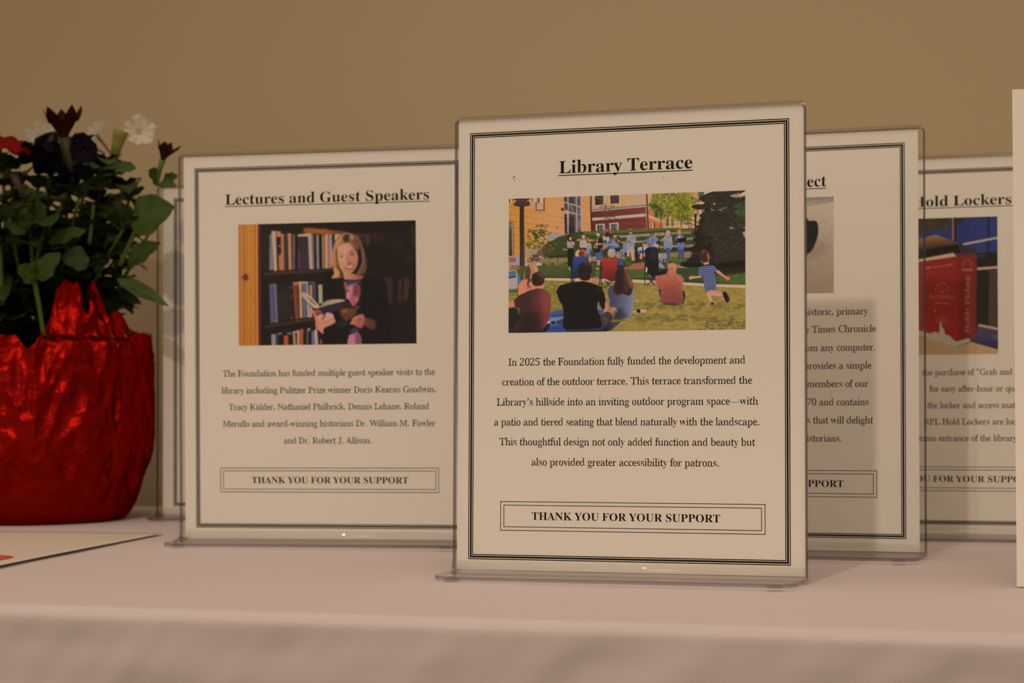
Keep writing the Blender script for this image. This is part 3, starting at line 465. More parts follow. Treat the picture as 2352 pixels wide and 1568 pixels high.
    for x0, x1, y in ((245, 428, 735), (520, 704, 712)):
        P.p((206, 182, 158), [(x0, y + 14), (x1, y), (x1, y + 170), (x0 + 10, y + 176)]); P.p((58, 56, 52), [(x0 + 34, y + 30), (x1 - 22, y + 22), (x1 - 22, y + 160), (x0 + 34, y + 168)])
        P.p((112, 108, 108), [(x1 - 70, y + 24), (x1 - 22, y + 22), (x1 - 22, y + 150), (x1 - 62, y + 150)], .8); P.l((176, 156, 134), 8, [(x0 + 80, y + 28), (x0 + 80, y + 160)]); P.l((160, 142, 122), 7, [(x0 + 34, y + 96), (x1 - 22, y + 88)])
    # right-hand wing seen past the corner
    P.p((196, 150, 96), [(1285, 120), (1760, 100), (1760, 800), (1285, 520)])
    P.p((192, 106, 70), [(1290, 425), (1760, 640), (1760, 830), (1300, 830)]); P.p((196, 152, 118), [(1290, 545), (1760, 740), (1760, 790), (1300, 610)])
    P.l((150, 70, 48), 7, [(1320, 700), (1660, 800)], .8); P.p((70, 44, 36), [(1400, 700), (1432, 715), (1432, 830), (1412, 830)]); P.p((206, 170, 140), [(1375, 715), (1405, 712), (1412, 830), (1385, 830)])
    P.p((150, 110, 90), [(1240, 395), (1285, 380), (1298, 830), (1262, 830)], .8)
    P.l((66, 36, 32), 24, [(1268, 130), (1280, 400), (1298, 835)]); P.l((52, 34, 30), 24, [(152, 178), (152, 520), (168, 905)])
    P.f(*C)
    P.p((200, 158, 100), [(-60, 80), (700, 60), (900, 500), (800, 850), (-60, 850)])
    P.p((110, 84, 60), [(-40, 110), (180, 100), (180, 230), (-40, 180)]); P.l((206, 170, 128), 14, [(76, 110), (80, 240)])
    P.p((214, 160, 92), [(500, 95), (652, 88), (650, 240), (530, 210)])
    for x in (520, 545, 572, 600, 628, 650): P.l((128, 78, 40), 10, [(x, 95), (x + 4, 235)], .8)
    P.p((84, 84, 84), [(640, 90), (760, 85), (760, 230), (660, 240)]); P.p((60, 90, 50), [(650, 110), (760, 95), (740, 190), (660, 200)], .9, 12)
    P.p((112, 100, 100), [(545, 215), (700, 250), (700, 285), (585, 310)]); P.p((214, 170, 112), [(570, 320), (800, 300), (760, 355), (590, 360)])
    P.p((196, 152, 112), [(590, 420), (800, 420), (800, 600), (600, 600)]); P.p((140, 100, 78), [(610, 430), (650, 430), (650, 560), (620, 560)]); P.p((140, 96, 70), [(720, 430), (800, 440), (740, 570), (720, 560)])
    P.p((172, 140, 88), [(-60, 560), (420, 560), (420, 770), (-60, 790)]); P.p((204, 158, 118), [(0, 790), (300, 750), (580, 770), (580, 830), (0, 830)])
    for x in (30, 130): P.p((96, 66, 44), [(x - 26, 640), (x + 22, 640), (x + 22, 780), (x - 26, 780)], .8, 4)
    P.l((200, 172, 140), 10, [(-20, 700), (200, 700)]); P.l((200, 172, 140), 10, [(86, 640), (90, 800)])
    P.p((128, 58, 42), [(380, 830), (700, 800), (700, 900), (560, 890)])
    # young green trees
    P.f(*B); P.l((92, 66, 44), 20, [(1555, 600), (1552, 810)]); P.l((84, 62, 42), 24, [(1690, 560), (1688, 780)])
    lf = [(104, 108, 32), (124, 122, 34), (84, 92, 30), (150, 140, 44), (66, 76, 28), (140, 124, 40)]
    reg = [(1380, 130), (1640, 120), (1760, 200), (1760, 560), (1690, 560), (1600, 620), (1480, 610), (1440, 560), (1400, 500), (1290, 380), (1360, 300)]
    P.p((98, 98, 36), reg, .75, 16); P.spk(lf, reg, 300, 10, 30, .7, .75)
    P.spk([(62, 76, 30), (54, 66, 28)], [(1290, 330), (1480, 330), (1600, 420), (1580, 600), (1440, 590), (1420, 440)], 90, 12, 28, .6, .8)
    P.spk([(206, 166, 84), (190, 150, 70)], [(1420, 140), (1700, 160), (1740, 500), (1500, 400)], 40, 8, 18, .7, .7)
    P.f(*C); P.l((96, 74, 46), 22, [(300, 640), (305, 800)]); P.l((96, 74, 46), 12, [(345, 640), (315, 740)])
    reg = [(180, 130), (330, 105), (480, 110), (545, 240), (590, 330), (590, 480), (520, 600), (400, 640), (260, 660), (190, 640), (100, 600), (80, 480), (110, 400), (60, 300)]
    P.p((118, 112, 34), reg, .85, 14); P.spk(lf + [(156, 140, 40), (160, 128, 34)], reg, 330, 10, 32, .8, .7)
    P.spk([(72, 80, 28), (80, 88, 30)], [(250, 250), (420, 260), (460, 600), (220, 640)], 90, 10, 26, .7, .6)
    P.spk([(180, 158, 40)], [(470, 300), (590, 340), (590, 500), (500, 500)], 30, 10, 22, .7, .7)
    # lamp and handrails by the steps
    P.l((44, 34, 34), 34, [(590, 560), (592, 900)]); P.p((44, 36, 40), [(560, 545), (620, 545), (612, 620), (570, 620)]); P.e((50, 40, 46), 590, 540, 34, 12)
    for q in ([(365, 650), (400, 625), (480, 625), (700, 745)], [(365, 650), (365, 710), (410, 745), (470, 712), (590, 775)], [(445, 640), (455, 830)], [(495, 640), (500, 830)], [(420, 650), (420, 740)], [(420, 662), (500, 655)]): P.l((46, 32, 30), 13, q)
    # grass bank with stone tiers
    P.f(0, 0, 1)
    bank = [(1255, 560), (1275, 548), (1300, 540), (1330, 533), (1352, 532), (1400, 530), (1450, 528), (1500, 525), (1545, 523), (1580, 525), (1600, 532), (1640, 545), (1640, 640), (1240, 640)]
    P.p((60, 62, 32), bank)
    P.spk([(72, 78, 34), (50, 54, 30), (80, 84, 36), (40, 46, 28)], bank, 420, 1.5, 4.5, .5, .6, 0, .5)
    P.p((92, 100, 40), [(1340, 533), (1450, 528), (1545, 523), (1590, 529), (1590, 535), (1545, 528), (1450, 534), (1340, 540)], .9, 1)
    P.f(*B)
    for q in ([(700, 965), (900, 960), (1100, 940), (1600, 905), (1640, 930), (1640, 965), (1080, 990), (760, 1010), (700, 1000)], [(760, 1090), (1000, 1080), (1500, 1050), (1620, 1050), (1620, 1080), (1000, 1120), (760, 1130)], [(1420, 1180), (1600, 1180), (1600, 1220), (1420, 1220)], [(0, 1050), (240, 1050), (240, 1080), (0, 1100)], [(140, 1400), (380, 1380), (380, 1480), (140, 1490)], [(500, 1250), (1240, 1240), (1240, 1290), (500, 1300)], [(700, 1400), (900, 1400), (900, 1460), (700, 1460)]):
        P.p((150, 128, 106), q); P.spk([(120, 98, 82), (172, 146, 122), (134, 106, 84)], q, 26, 10, 24, .6, .7, 0, .2)
    P.f(*C)
    for q in ([(60, 900), (480, 895), (520, 930), (60, 945)], [(330, 1015), (600, 1000), (600, 1040), (330, 1060)], [(120, 1160), (620, 1140), (600, 1200), (120, 1200)], [(60, 1310), (560, 1280), (560, 1420), (60, 1380)]):
        P.p((140, 120, 106), q, .9, 3); P.spk([(112, 94, 84), (160, 138, 122), (128, 100, 84)], q, 26, 10, 26, .6, .7, 0, .2)
    P.p((40, 40, 30), [(100, 1210), (480, 1220), (480, 1285), (100, 1285)], .8, 8)
    P.spk([(128, 116, 44), (108, 104, 40)], [(60, 1300), (210, 1290), (210, 1440), (60, 1480)], 40, 10, 24, .8, .7); P.p((86, 96, 40), [(120, 1420), (480, 1420), (430, 1500), (120, 1510)], .9, 8)
    P.f(*A)
    P.p((152, 138, 132), [(860, 860), (980, 840), (1190, 862), (1190, 885), (1060, 920), (1000, 960), (940, 1000), (850, 960)]); P.spk([(136, 120, 112), (168, 152, 142)], [(860, 860), (980, 840), (1190, 862), (1060, 920), (940, 1000)], 30, 8, 22, .6, .6)
    P.p((150, 128, 112), [(400, 1170), (800, 1080), (760, 1300), (400, 1320)], .8, 20)
    P.p((140, 120, 90), [(600, 1350), (1260, 1325), (1260, 1420), (600, 1440)], .9, 6)
    P.spk([(112, 104, 44), (128, 116, 52), (92, 86, 40), (140, 124, 62)], [(800, 1330), (1240, 1330), (1240, 1520), (800, 1530)], 120, 12, 30, .7, .7)
    P.p((38, 42, 26), [(880, 1300), (1240, 1260), (1250, 1320), (880, 1345)], .8, 8)
    # multi-stem shrub on the left
    P.spk([(80, 52, 36), (96, 66, 44), (70, 50, 34)], [(420, 1350), (560, 1280), (760, 1120), (900, 1100), (860, 1280), (620, 1420), (420, 1440)], 90, 14, 40, .5, .7)
    for q in ([(690, 1350), (740, 1500)], [(740, 1340), (760, 1500)], [(640, 1340), (780, 1080)], [(600, 1340), (700, 1150)], [(660, 1300), (860, 1060)]): P.l((104, 76, 56), 13, q, .9)
    lf = [(74, 76, 32), (94, 92, 36), (112, 104, 42), (58, 62, 28), (140, 116, 50)]
    reg = [(740, 660), (850, 640), (870, 700), (790, 760), (930, 830), (900, 870), (830, 900), (860, 1000), (1100, 1030), (1000, 1080), (1040, 1200), (860, 1240), (740, 1150), (560, 1180), (430, 1130), (410, 980), (440, 900), (470, 760), (580, 720), (640, 700)]
    P.spk(lf, reg, 250, 10, 30, .55, .8); P.spk(lf[:1] + lf[3:4], [(520, 800), (760, 760), (800, 940), (600, 960)], 60, 12, 30, .6, .8)
    P.spk([(64, 58, 34), (84, 78, 40)], [(780, 1000), (1000, 1050), (980, 1250), (760, 1260)], 80, 10, 28, .5, .8)
    # black lamp post
    P.l((44, 32, 28), 4, [(0, 0), (1, 0)])
    P.p(0, [(298, 290), (382, 290), (400, 1600), (300, 1600)], grad=(((300, 600), (40, 30, 26)), ((395, 600), (64, 48, 42))))
    P.p((58, 44, 44), [(165, 280), (235, 200), (480, 200), (510, 285), (440, 305), (300, 318), (200, 300)]); P.p((72, 50, 46), [(225, 205), (480, 200), (485, 245), (210, 255)], .7, 8)
    P.p((54, 40, 40), [(150, 160), (250, 148), (500, 150), (500, 172), (440, 185), (250, 195), (180, 178)]); P.p((80, 60, 56), [(255, 178), (430, 172), (440, 205), (240, 215)])
    # red and white notice, left edge
    P.p((150, 138, 142), [(70, 1300), (300, 1290), (300, 1500), (70, 1505)]); P.p((168, 70, 66), [(70, 1330), (222, 1326), (222, 1418), (70, 1428)])
    for y in (1352, 1374, 1396): P.l((196, 116, 108), 7, [(80, y), (200, y - 3)], .6)
    # upper lawn, path, lower lawn
    P.f(0, 0, 1)
    P.p(0, [(1160, 612), (1290, 610), (1400, 604), (1530, 612), (1720, 606), (1720, 660), (1160, 645)], grad=(((1300, 612), (74, 80, 38)), ((1305, 645), (58, 70, 34))))
    P.p((82, 96, 42), [(1410, 615), (1490, 615), (1490, 640), (1410, 640)], .7, 3)
    P.p((56, 48, 34), [(1240, 636), (1500, 640), (1720, 652), (1720, 657), (1500, 646), (1240, 641)], .8, 1)
    P.p((202, 164, 134), [(1250, 639.5), (1420, 641), (1480, 643), (1570, 648), (1640, 652), (1720, 653.5), (1720, 662), (1640, 658), (1480, 650), (1250, 645)])
    P.p(0, [(1160, 645), (1250, 645), (1480, 650), (1640, 658), (1720, 661), (1720, 775), (1160, 775)], grad=(((1400, 650), (122, 112, 46)), ((1420, 700), (150, 122, 60))))
    lawn = [(1160, 648), (1480, 652), (1720, 664), (1720, 770), (1160, 770)]
    P.spk([(164, 134, 66), (118, 108, 46), (172, 140, 72), (136, 114, 54), (106, 98, 44)], lawn, 1500, 2, 8, .28, .5, 0, .25)
    P.spk([(98, 94, 44), (92, 88, 44)], [(1330, 700), (1560, 690), (1720, 700), (1720, 708), (1330, 716)], 110, 3, 9, .3, .5, 0, .2)
    P.spk([(96, 90, 44), (104, 92, 50)], [(1430, 720), (1700, 725), (1700, 735), (1430, 740)], 90, 3, 9, .3, .45, 0, .2)
    P.spk([(92, 76, 44), (84, 72, 42)], [(1620, 738), (1712, 730), (1712, 757), (1600, 757)], 60, 2, 7, .3, .6, 0, .2)
    # dark spruce, right
    P.f(*C)
    spr = [(960, 90), (1300, 70), (1420, 75), (1580, 55), (1480, 110), (1300, 190), (1590, 180), (1600, 500), (1600, 1700), (1150, 1760), (930, 1700), (900, 1560), (640, 1500), (430, 1480), (520, 1400), (560, 1300), (440, 1240), (560, 1190), (640, 1120), (560, 1050), (640, 960), (580, 930), (640, 870), (700, 820), (620, 780), (720, 740), (680, 680), (740, 600), (700, 560), (800, 480), (820, 420), (690, 430), (600, 420), (540, 380), (620, 350), (760, 360), (820, 300), (690, 240), (740, 180), (850, 130)]
    P.p((32, 28, 22), spr, .9, 10)
    for i in range(len(spr)):
        (ax, ay), (bx, by) = spr[i], spr[(i + 1) % len(spr)]
        for k in range(4): P.e((32, 28, 22), ax + (bx - ax) * k / 4, ay + (by - ay) * k / 4, 46 if ax < 900 else 30, 11, -.15 if ax < 1000 else .15, .9, 3)
    P.p((58, 74, 50), [(1320, 380), (1600, 290), (1600, 620), (1400, 560)], .8, 30); P.p((56, 56, 34), [(1250, 560), (1600, 620), (1600, 800), (1300, 780)], .4, 40)
    P.spk([(46, 50, 32), (40, 46, 34), (58, 60, 38), (30, 26, 20), (26, 22, 18)], spr, 620, 12, 48, .22, .75, 0, .6)
    P.spk([(78, 80, 48), (70, 74, 46)], [(860, 780), (1580, 700), (1580, 1300), (900, 1250)], 90, 14, 50, .16, .6, 0, .5)
    P.spk([(64, 84, 56), (76, 92, 60)], [(1380, 340), (1590, 280), (1590, 600), (1420, 560)], 60, 10, 30, .4, .6)
    P.spk([(186, 140, 110), (170, 128, 100)], [(880, 280), (960, 280), (1050, 430), (1250, 360), (1230, 470), (1100, 480), (900, 460)], 34, 6, 18, .6, .85, .3)
    P.spk([(190, 148, 116)], [(1280, 150), (1480, 120), (1560, 180), (1300, 210)], 16, 14, 34, .4, .9); P.spk([(150, 134, 130)], [(1200, 800), (1400, 800), (1400, 850)], 14, 10, 24, .4, .8)
    P.p((176, 142, 116), [(1530, 900), (1600, 860), (1600, 1020), (1560, 980)], .9, 6); P.p((160, 140, 130), [(1520, 800), (1600, 790), (1600, 830)], .8, 4)
    P.p((30, 27, 24), [(300, 1510), (420, 1490), (560, 1510), (640, 1540), (640, 1600), (300, 1600)])
    P.f(*F); P.p((26, 22, 20), [(300, 110), (440, 92), (560, 110), (1000, 130), (1590, 60), (1590, 170), (1300, 220), (900, 200), (560, 190), (290, 180)], 1, 6)
    P.p((150, 88, 60), [(0, 128), (150, 120), (300, 150), (270, 190), (0, 180)], .9, 4)
    P.p((146, 140, 142), [(210, 180), (320, 185), (450, 228), (230, 212)])
    P.p((86, 100, 44), [(1000, 380), (1590, 300), (1590, 545), (1000, 520)], .5, 30); P.p((52, 64, 34), [(200, 230), (640, 220), (640, 480), (360, 500)], .6, 20)
    P.spk([(98, 108, 48), (70, 84, 38), (110, 112, 52)], [(1000, 350), (1585, 280), (1585, 540), (1000, 510)], 60, 14, 40, .3, .5)
    # band on the terrace
    P.f(*B)
    P.p((150, 88, 62), [(900, 1540), (1240, 1500), (1240, 1640), (900, 1650)]); P.f(*E); P.p((158, 92, 64), [(880, 160), (1240, 140), (1240, 190), (1230, 215), (930, 245)]); P.f(*B)
    P.p((66, 78, 36), [(830, 1440), (900, 1370), (960, 1440), (970, 1560), (840, 1570)], 1, 6, True)
    P.spk([(86, 92, 40), (52, 60, 30)], [(830, 1440), (900, 1370), (970, 1440), (970, 1560), (840, 1570)], 40, 8, 20)
    def head(x, y, r, hair, face=skin, cap=None):
        P.e(hair, x, y, r, r * 1.2); P.e(face, x + r * .1, y + r * .25, r * .72, r * .9)
        if cap: P.p(cap, [(x - r, y - r * .1), (x - r * .8, y - r), (x, y - r * 1.35), (x + r * .8, y - r), (x + r, y - r * .1)], sm=True)
    # tuba bell
    P.e((108, 66, 52), 480, 915, 92, 82, .2); P.e((150, 100, 84), 450, 880, 60, 40, -.4, .7, 8); P.e((52, 32, 28), 500, 945, 58, 56); P.e((150, 104, 82), 540, 900, 34, 50, .3, .6, 6)
    P.p((176, 150, 138), [(385, 960), (440, 1000), (520, 1000), (510, 1090), (440, 1110), (390, 1030)], 1, 3, True)
    P.p((120, 140, 170), [(385, 1120), (460, 1100), (520, 1130), (500, 1210), (390, 1200)]); P.p((50, 44, 44), [(400, 1240), (490, 1200), (490, 1360), (400, 1370)]); P.p((172, 110, 70), [(390, 1180), (480, 1160), (470, 1230), (380, 1270)], .9, 4)
    P.p((40, 56, 46), [(425, 1065), (465, 1065), (465, 1120), (425, 1120)])
    # dark top, jeans, saxophone
    P.p((68, 84, 124), [(245, 1200), (360, 1190), (365, 1460), (310, 1470), (250, 1470)]); P.p((34, 32, 36), [(250, 1070), (330, 1030), (385, 1080), (380, 1180), (350, 1220), (250, 1240)], sm=True); P.p((30, 28, 34), [(200, 1220), (340, 1230), (330, 1310), (220, 1310)])
    P.p(skin, [(260, 1120), (380, 1130), (370, 1160), (270, 1160)]); head(296, 990, 34, (44, 32, 28), skin2); P.p((190, 176, 160), [(255, 965), (265, 935), (300, 925), (330, 950), (330, 980)], sm=True)
    P.l((196, 140, 78), 24, [(290, 1040), (250, 1170)]); P.e((196, 152, 88), 252, 1192, 36, 38); P.e((34, 24, 20), 256, 1192, 19, 20); P.p(skin, [(270, 1470), (345, 1470), (335, 1568), (280, 1568)])
    # blue top with horn
    P.p((84, 114, 160), [(535, 1060), (590, 1030), (640, 1050), (640, 1240), (530, 1240)], sm=True); P.p((96, 140, 150), [(620, 1130), (690, 1110), (720, 1210), (630, 1210)]); P.p((34, 34, 42), [(630, 1210), (730, 1210), (740, 1300), (640, 1300)])
    head(622, 975, 42, (36, 26, 24)); P.l((186, 122, 84), 30, [(600, 1080), (630, 1160), (520, 1150)]); P.p((178, 116, 72), [(640, 970), (690, 960), (700, 1020), (660, 1040)]); P.p((172, 112, 70), [(690, 1040), (745, 1080), (720, 1110), (680, 1080)]); P.e((60, 36, 26), 690, 1000, 22, 24)
    P.p((80, 112, 168), [(525, 1170), (620, 1170), (630, 1240), (520, 1240)])
    # tall sax player in pale shirt and shorts
    P.p((200, 140, 116), [(880, 1260), (930, 1260), (930, 1330), (920, 1400), (870, 1380)]); P.p((200, 138, 112), [(940, 1260), (1015, 1260), (1030, 1480), (980, 1480), (950, 1380)])
    P.p((150, 148, 142), [(880, 1170), (1020, 1160), (1020, 1270), (940, 1250), (870, 1270)]); P.p((148, 160, 178), [(880, 970), (930, 950), (1010, 950), (1050, 990), (1055, 1060), (1020, 1100), (1020, 1180), (910, 1180), (870, 1080)], sm=True)
    P.l(skin, 34, [(1050, 1060), (1040, 1090), (960, 1065)]); P.l(skin, 28, [(880, 1060), (900, 1080), (930, 1050)])
    head(944, 895, 36, (160, 76, 40)); P.l((36, 28, 28), 20, [(915, 885), (972, 880)]); P.p((196, 90, 48), [(908, 870), (920, 840), (965, 840), (980, 870)], sm=True)
    P.l((176, 128, 76), 22, [(945, 960), (905, 1090), (890, 1200)]); P.e((40, 32, 30), 912, 1092, 20, 16); P.p((40, 44, 60), [(970, 1480), (1040, 1470), (1040, 1510), (970, 1515)])
    P.p((150, 168, 196), [(800, 1150), (850, 1090), (880, 1150), (870, 1320), (790, 1360)], 1, 4, True); P.e((150, 96, 76), 852, 1110, 28, 34); P.p((40, 44, 70), [(820, 1310), (880, 1310), (860, 1370), (820, 1360)])
    # seated drummer in blue, music sheets
    P.p((72, 100, 164), [(1290, 1110), (1350, 1140), (1370, 1290), (1320, 1330), (1100, 1330), (1110, 1270), (1280, 1240)], sm=True); head(1285, 1090, 40, (60, 34, 30), skin2); P.p((110, 136, 186), [(1240, 1080), (1250, 1045), (1310, 1040), (1320, 1085)], sm=True)
    P.p(skin, [(1180, 1130), (1290, 1130), (1300, 1190), (1180, 1180)], .9, 3); P.p((196, 132, 104), [(1130, 1340), (1260, 1310), (1370, 1310), (1300, 1370), (1180, 1400), (1170, 1490), (1130, 1480)])
    P.p((178, 168, 150), [(1060, 1200), (1180, 1180), (1190, 1260), (1090, 1280)]); P.p((180, 168, 148), [(1200, 1170), (1350, 1200), (1350, 1250), (1200, 1260)], .9)
    for q in ([(1030, 1220), (1180, 1180)], [(1185, 1180), (1200, 1480)], [(1070, 1260), (1075, 1500)], [(1020, 1210), (1080, 1300)], [(1120, 1290), (1360, 1270)]): P.l((34, 28, 30), 16, q)
    P.p((34, 28, 30), [(1030, 1210), (1090, 1200), (1080, 1500), (1050, 1500)], .8, 4); P.p((44, 36, 36), [(1100, 1440), (1200, 1440), (1190, 1480), (1080, 1490)], .9)
    # man in pale blue, dark music stand
    P.p((40, 36, 46), [(1370, 1190), (1430, 1190), (1430, 1320), (1370, 1310)]); P.p((142, 160, 190), [(1310, 1020), (1370, 980), (1440, 980), (1490, 1040), (1470, 1090), (1430, 1190), (1360, 1190), (1320, 1090)], sm=True); P.p((70, 86, 130), [(1375, 1020), (1400, 1020), (1395, 1200), (1375, 1180)])
    head(1378, 950, 40, (76, 50, 40), skin2); P.p(skin, [(1380, 1150), (1460, 1110), (1450, 1170), (1400, 1180)]); P.p((178, 170, 156), [(1430, 1150), (1510, 1140), (1510, 1180), (1440, 1200)])
    P.p((42, 38, 40), [(1455, 1080), (1530, 1060), (1550, 1110), (1480, 1130)]); P.l((40, 34, 34), 14, [(1525, 1110), (1525, 1480)])
    # flute player, man behind the dark stand
    P.p((66, 78, 108), [(1670, 1220), (1750, 1220), (1740, 1310), (1680, 1310)]); P.p((156, 172, 196), [(1630, 1010), (1700, 980), (1760, 1020), (1770, 1220), (1615, 1220)], sm=True); head(1690, 920, 42, (170, 156, 146)); P.l((214, 168, 120), 16, [(1570, 1060), (1680, 950)]); P.l(skin, 32, [(1610, 1040), (1680, 1010), (1740, 1080)])
    P.p((66, 78, 112), [(1680, 1300), (1730, 1300), (1720, 1500), (1690, 1500)]); P.p((160, 152, 150), [(1540, 1320), (1680, 1320), (1700, 1500), (1540, 1500)], .8, 4); P.p((60, 60, 76), [(1580, 1430), (1620, 1430), (1620, 1500), (1580, 1500)], .8); P.p((60, 60, 76), [(1640, 1430), (1680, 1430), (1680, 1500), (1640, 1500)], .8)
    P.f(*C)
    P.p((62, 74, 106), [(240, 1220), (350, 1220), (355, 1430), (310, 1430), (295, 1300), (280, 1440), (240, 1430)]); P.p((82, 104, 158), [(190, 1000), (240, 960), (330, 950), (365, 1010), (350, 1080), (355, 1230), (230, 1235), (240, 1090), (190, 1060)], sm=True)
    P.spk([(140, 152, 186)], [(240, 1110), (350, 1110), (350, 1220), (240, 1220)], 12, 12, 26, .6, .8); P.p((196, 134, 92), [(240, 960), (300, 960), (285, 1030), (240, 1020)]); head(265, 895, 46, (176, 98, 48)); P.l(skin, 26, [(230, 1090), (240, 1120)])
    P.p((26, 22, 24), [(225, 1030), (415, 1005), (390, 1100), (200, 1110)]); P.p((156, 172, 196), [(-10, 990), (60, 960), (110, 990), (120, 1220), (-10, 1220)], sm=True); P.l(skin, 34, [(110, 1000), (90, 1080), (20, 1030)]); P.e((176, 158, 144), 42, 905, 44, 40); P.e(skin, 38, 930, 30, 40); P.p((64, 78, 110), [(0, 1210), (80, 1210), (60, 1480), (30, 1480)])
    # far left musicians
    P.f(*A)
    P.p((26, 22, 22), [(1245, 1120), (1370, 1120), (1385, 1330), (1350, 1500), (1265, 1500)]); P.p((160, 172, 194), [(1240, 1000), (1290, 990), (1370, 1010), (1370, 1135), (1250, 1140)]); P.l(skin, 36, [(1250, 1040), (1280, 1100), (1330, 1000)]); P.l(skin, 36, [(1370, 1020), (1390, 1070)])
    P.e((36, 24, 22), 1300, 945, 52, 66); P.e(skin, 1312, 950, 30, 40); P.p((44, 28, 24), [(1330, 960), (1385, 970), (1380, 1005), (1340, 1005)]); P.p((190, 180, 170), [(1150, 1150), (1270, 1170), (1250, 1180), (1170, 1170)])
    P.p((190, 176, 168), [(1500, 1010), (1560, 980), (1630, 1000), (1640, 1130), (1510, 1130)], sm=True); P.l(skin, 36, [(1510, 1030), (1530, 1090), (1570, 1000)]); P.p((44, 44, 60), [(1510, 1130), (1630, 1130), (1630, 1180), (1510, 1180)])
    P.l((206, 160, 70), 16, [(1440, 975), (1540, 955)]); P.l((206, 160, 70), 12, [(1440, 990), (1530, 985)]); head(1568, 925, 40, (60, 40, 34)); P.p((196, 184, 172), [(1535, 915), (1545, 885), (1590, 880), (1605, 915)], sm=True)
    P.p((172, 176, 190), [(1640, 1060), (1700, 1030), (1730, 1080), (1720, 1230), (1640, 1240)], sm=True); P.e((150, 88, 50), 1650, 965, 46, 46); P.e((206, 160, 80), 1690, 990, 16, 20); P.l(skin, 36, [(1650, 1060), (1700, 1040), (1715, 1090)])
    P.p((88, 128, 176), [(1655, 1240), (1715, 1230), (1715, 1310), (1665, 1310)]); P.p(skin, [(1665, 1310), (1710, 1310), (1710, 1420), (1680, 1420)]); P.p((40, 36, 40), [(1675, 1160), (1700, 1160), (1740, 1240), (1715, 1240)])
    # seated front rows: folding chairs
    P.e((206, 160, 110), 1460, 1250, 50, 80, .3); P.e((168, 92, 48), 1560, 1250, 86, 84); P.e((92, 46, 28), 1530, 1260, 56, 64, 0, .9, 10)
    P.p(0, [(1365, 1315), (1440, 1328), (1560, 1330), (1640, 1318), (1640, 1500), (1600, 1600), (1350, 1600)], grad=(((1500, 1330), (46, 62, 118)), ((1480, 1600), (34, 42, 84))))
    P.l((44, 40, 46), 14, [(1340, 1340), (1330, 1568)])
    P.f(*D)
    P.p(0, [(1365, 0), (1640, 0), (1600, 220), (1560, 400), (1370, 420), (1360, 200)], grad=(((1450, 0), (50, 68, 124)), ((1450, 400), (28, 34, 70))))
    for q in ([(1335, 60), (1320, 560)], [(1365, 420), (1330, 560)], [(1350, 100), (1345, 560)], [(1350, 470), (1400, 560)], [(1400, 440), (1350, 560)]): P.l((26, 24, 26), 13, q)
    P.p((172, 152, 140), [(1265, 225), (1310, 225), (1310, 280), (1290, 270)])
    P.f(*E)
    P.p((40, 34, 38), [(360, 200), (330, 130), (380, 100), (390, 250), (300, 290), (240, 260)], 1, 3); P.p((190, 116, 90), [(240, 230), (310, 215), (330, 250), (270, 275)])
    P.p((172, 112, 84), [(150, 430), (240, 400), (300, 400), (320, 480), (300, 560), (200, 540), (150, 500)], .85, 6); P.p((80, 96, 60), [(220, 330), (330, 250), (330, 400), (270, 400)], .9, 6)
    P.p((40, 36, 48), [(690, 90), (780, 60), (830, 170), (820, 230), (700, 250), (660, 200)], 1, 3)
    P.f(*B)
    P.e((170, 146, 134), 565, 1325, 82, 88); P.e((190, 128, 100), 560, 1370, 66, 52, 0, .6, 10); P.e((128, 112, 108), 708, 1350, 66, 68); P.e((184, 130, 104), 690, 1385, 36, 40, 0, .8, 6); P.p((60, 72, 110), [(700, 1430), (790, 1420), (810, 1568), (700, 1568)]); P.p((100, 84, 84), [(480, 1400), (660, 1400), (640, 1430), (500, 1430)])
    P.f(*E)
    P.p(0, [(360, 10), (440, 30), (600, 40), (700, 30), (690, 120), (650, 480), (560, 500), (350, 400), (380, 260)], grad=(((500, 20), (168, 52, 40)), ((500, 480), (92, 34, 30))))
    P.l((40, 28, 28), 16, [(350, 260), (320, 560)]); P.l((30, 26, 26), 18, [(355, 440), (375, 640)])
    for q in ([(420, 460), (540, 600)], [(560, 500), (400, 640)], [(500, 480), (480, 540)]): P.l((28, 26, 26), 15, q)
    # dark chair right of centre
    P.f(*B); P.e((206, 176, 150), 1465, 1370, 78, 60); P.p((206, 160, 124), [(1500, 1370), (1540, 1400), (1520, 1480), (1480, 1450)], 1, 3)
    P.f(*E)
    P.p((28, 26, 28), [(1235, -140), (1290, -190), (1440, -195), (1500, -150), (1510, 100), (1500, 300), (1680, 240), (1690, 300), (1530, 400), (1400, 420), (1240, 300)])
    P.p((38, 50, 58), [(1330, -150), (1470, -160), (1480, 60), (1350, 80)], .6, 30)
    P.p((150, 142, 160), [(1510, 110), (1570, 130), (1640, 220), (1560, 230), (1510, 200)], 1, 3); P.p((190, 170, 150), [(1250, 190), (1290, 240), (1270, 310), (1240, 310)]); P.p((172, 132, 100), [(1290, 350), (1360, 380), (1340, 420), (1300, 400)], .7, 5)
    for q in ([(1235, 0), (1230, 570)], [(1250, 320), (1420, 560)], [(1420, 440), (1265, 570)], [(1330, 470), (1440, 580)]): P.l((30, 28, 30), 14, q)
    P.l((30, 26, 26), 18, [(1520, 270), (1690, 260)])
    # front-left couple
    P.f(*D)
    P.p((86, 110, 156), [(70, 330), (180, 320), (270, 350), (310, 470), (290, 520), (230, 480), (70, 440)], sm=True); P.l((206, 188, 172), 16, [(80, 300), (190, 275), (235, 300), (250, 640)]); P.p((180, 158, 158), [(70, 430), (245, 420), (255, 660), (70, 710)]); P.p((34, 30, 44), [(70, 415), (220, 395), (220, 420), (70, 445)])
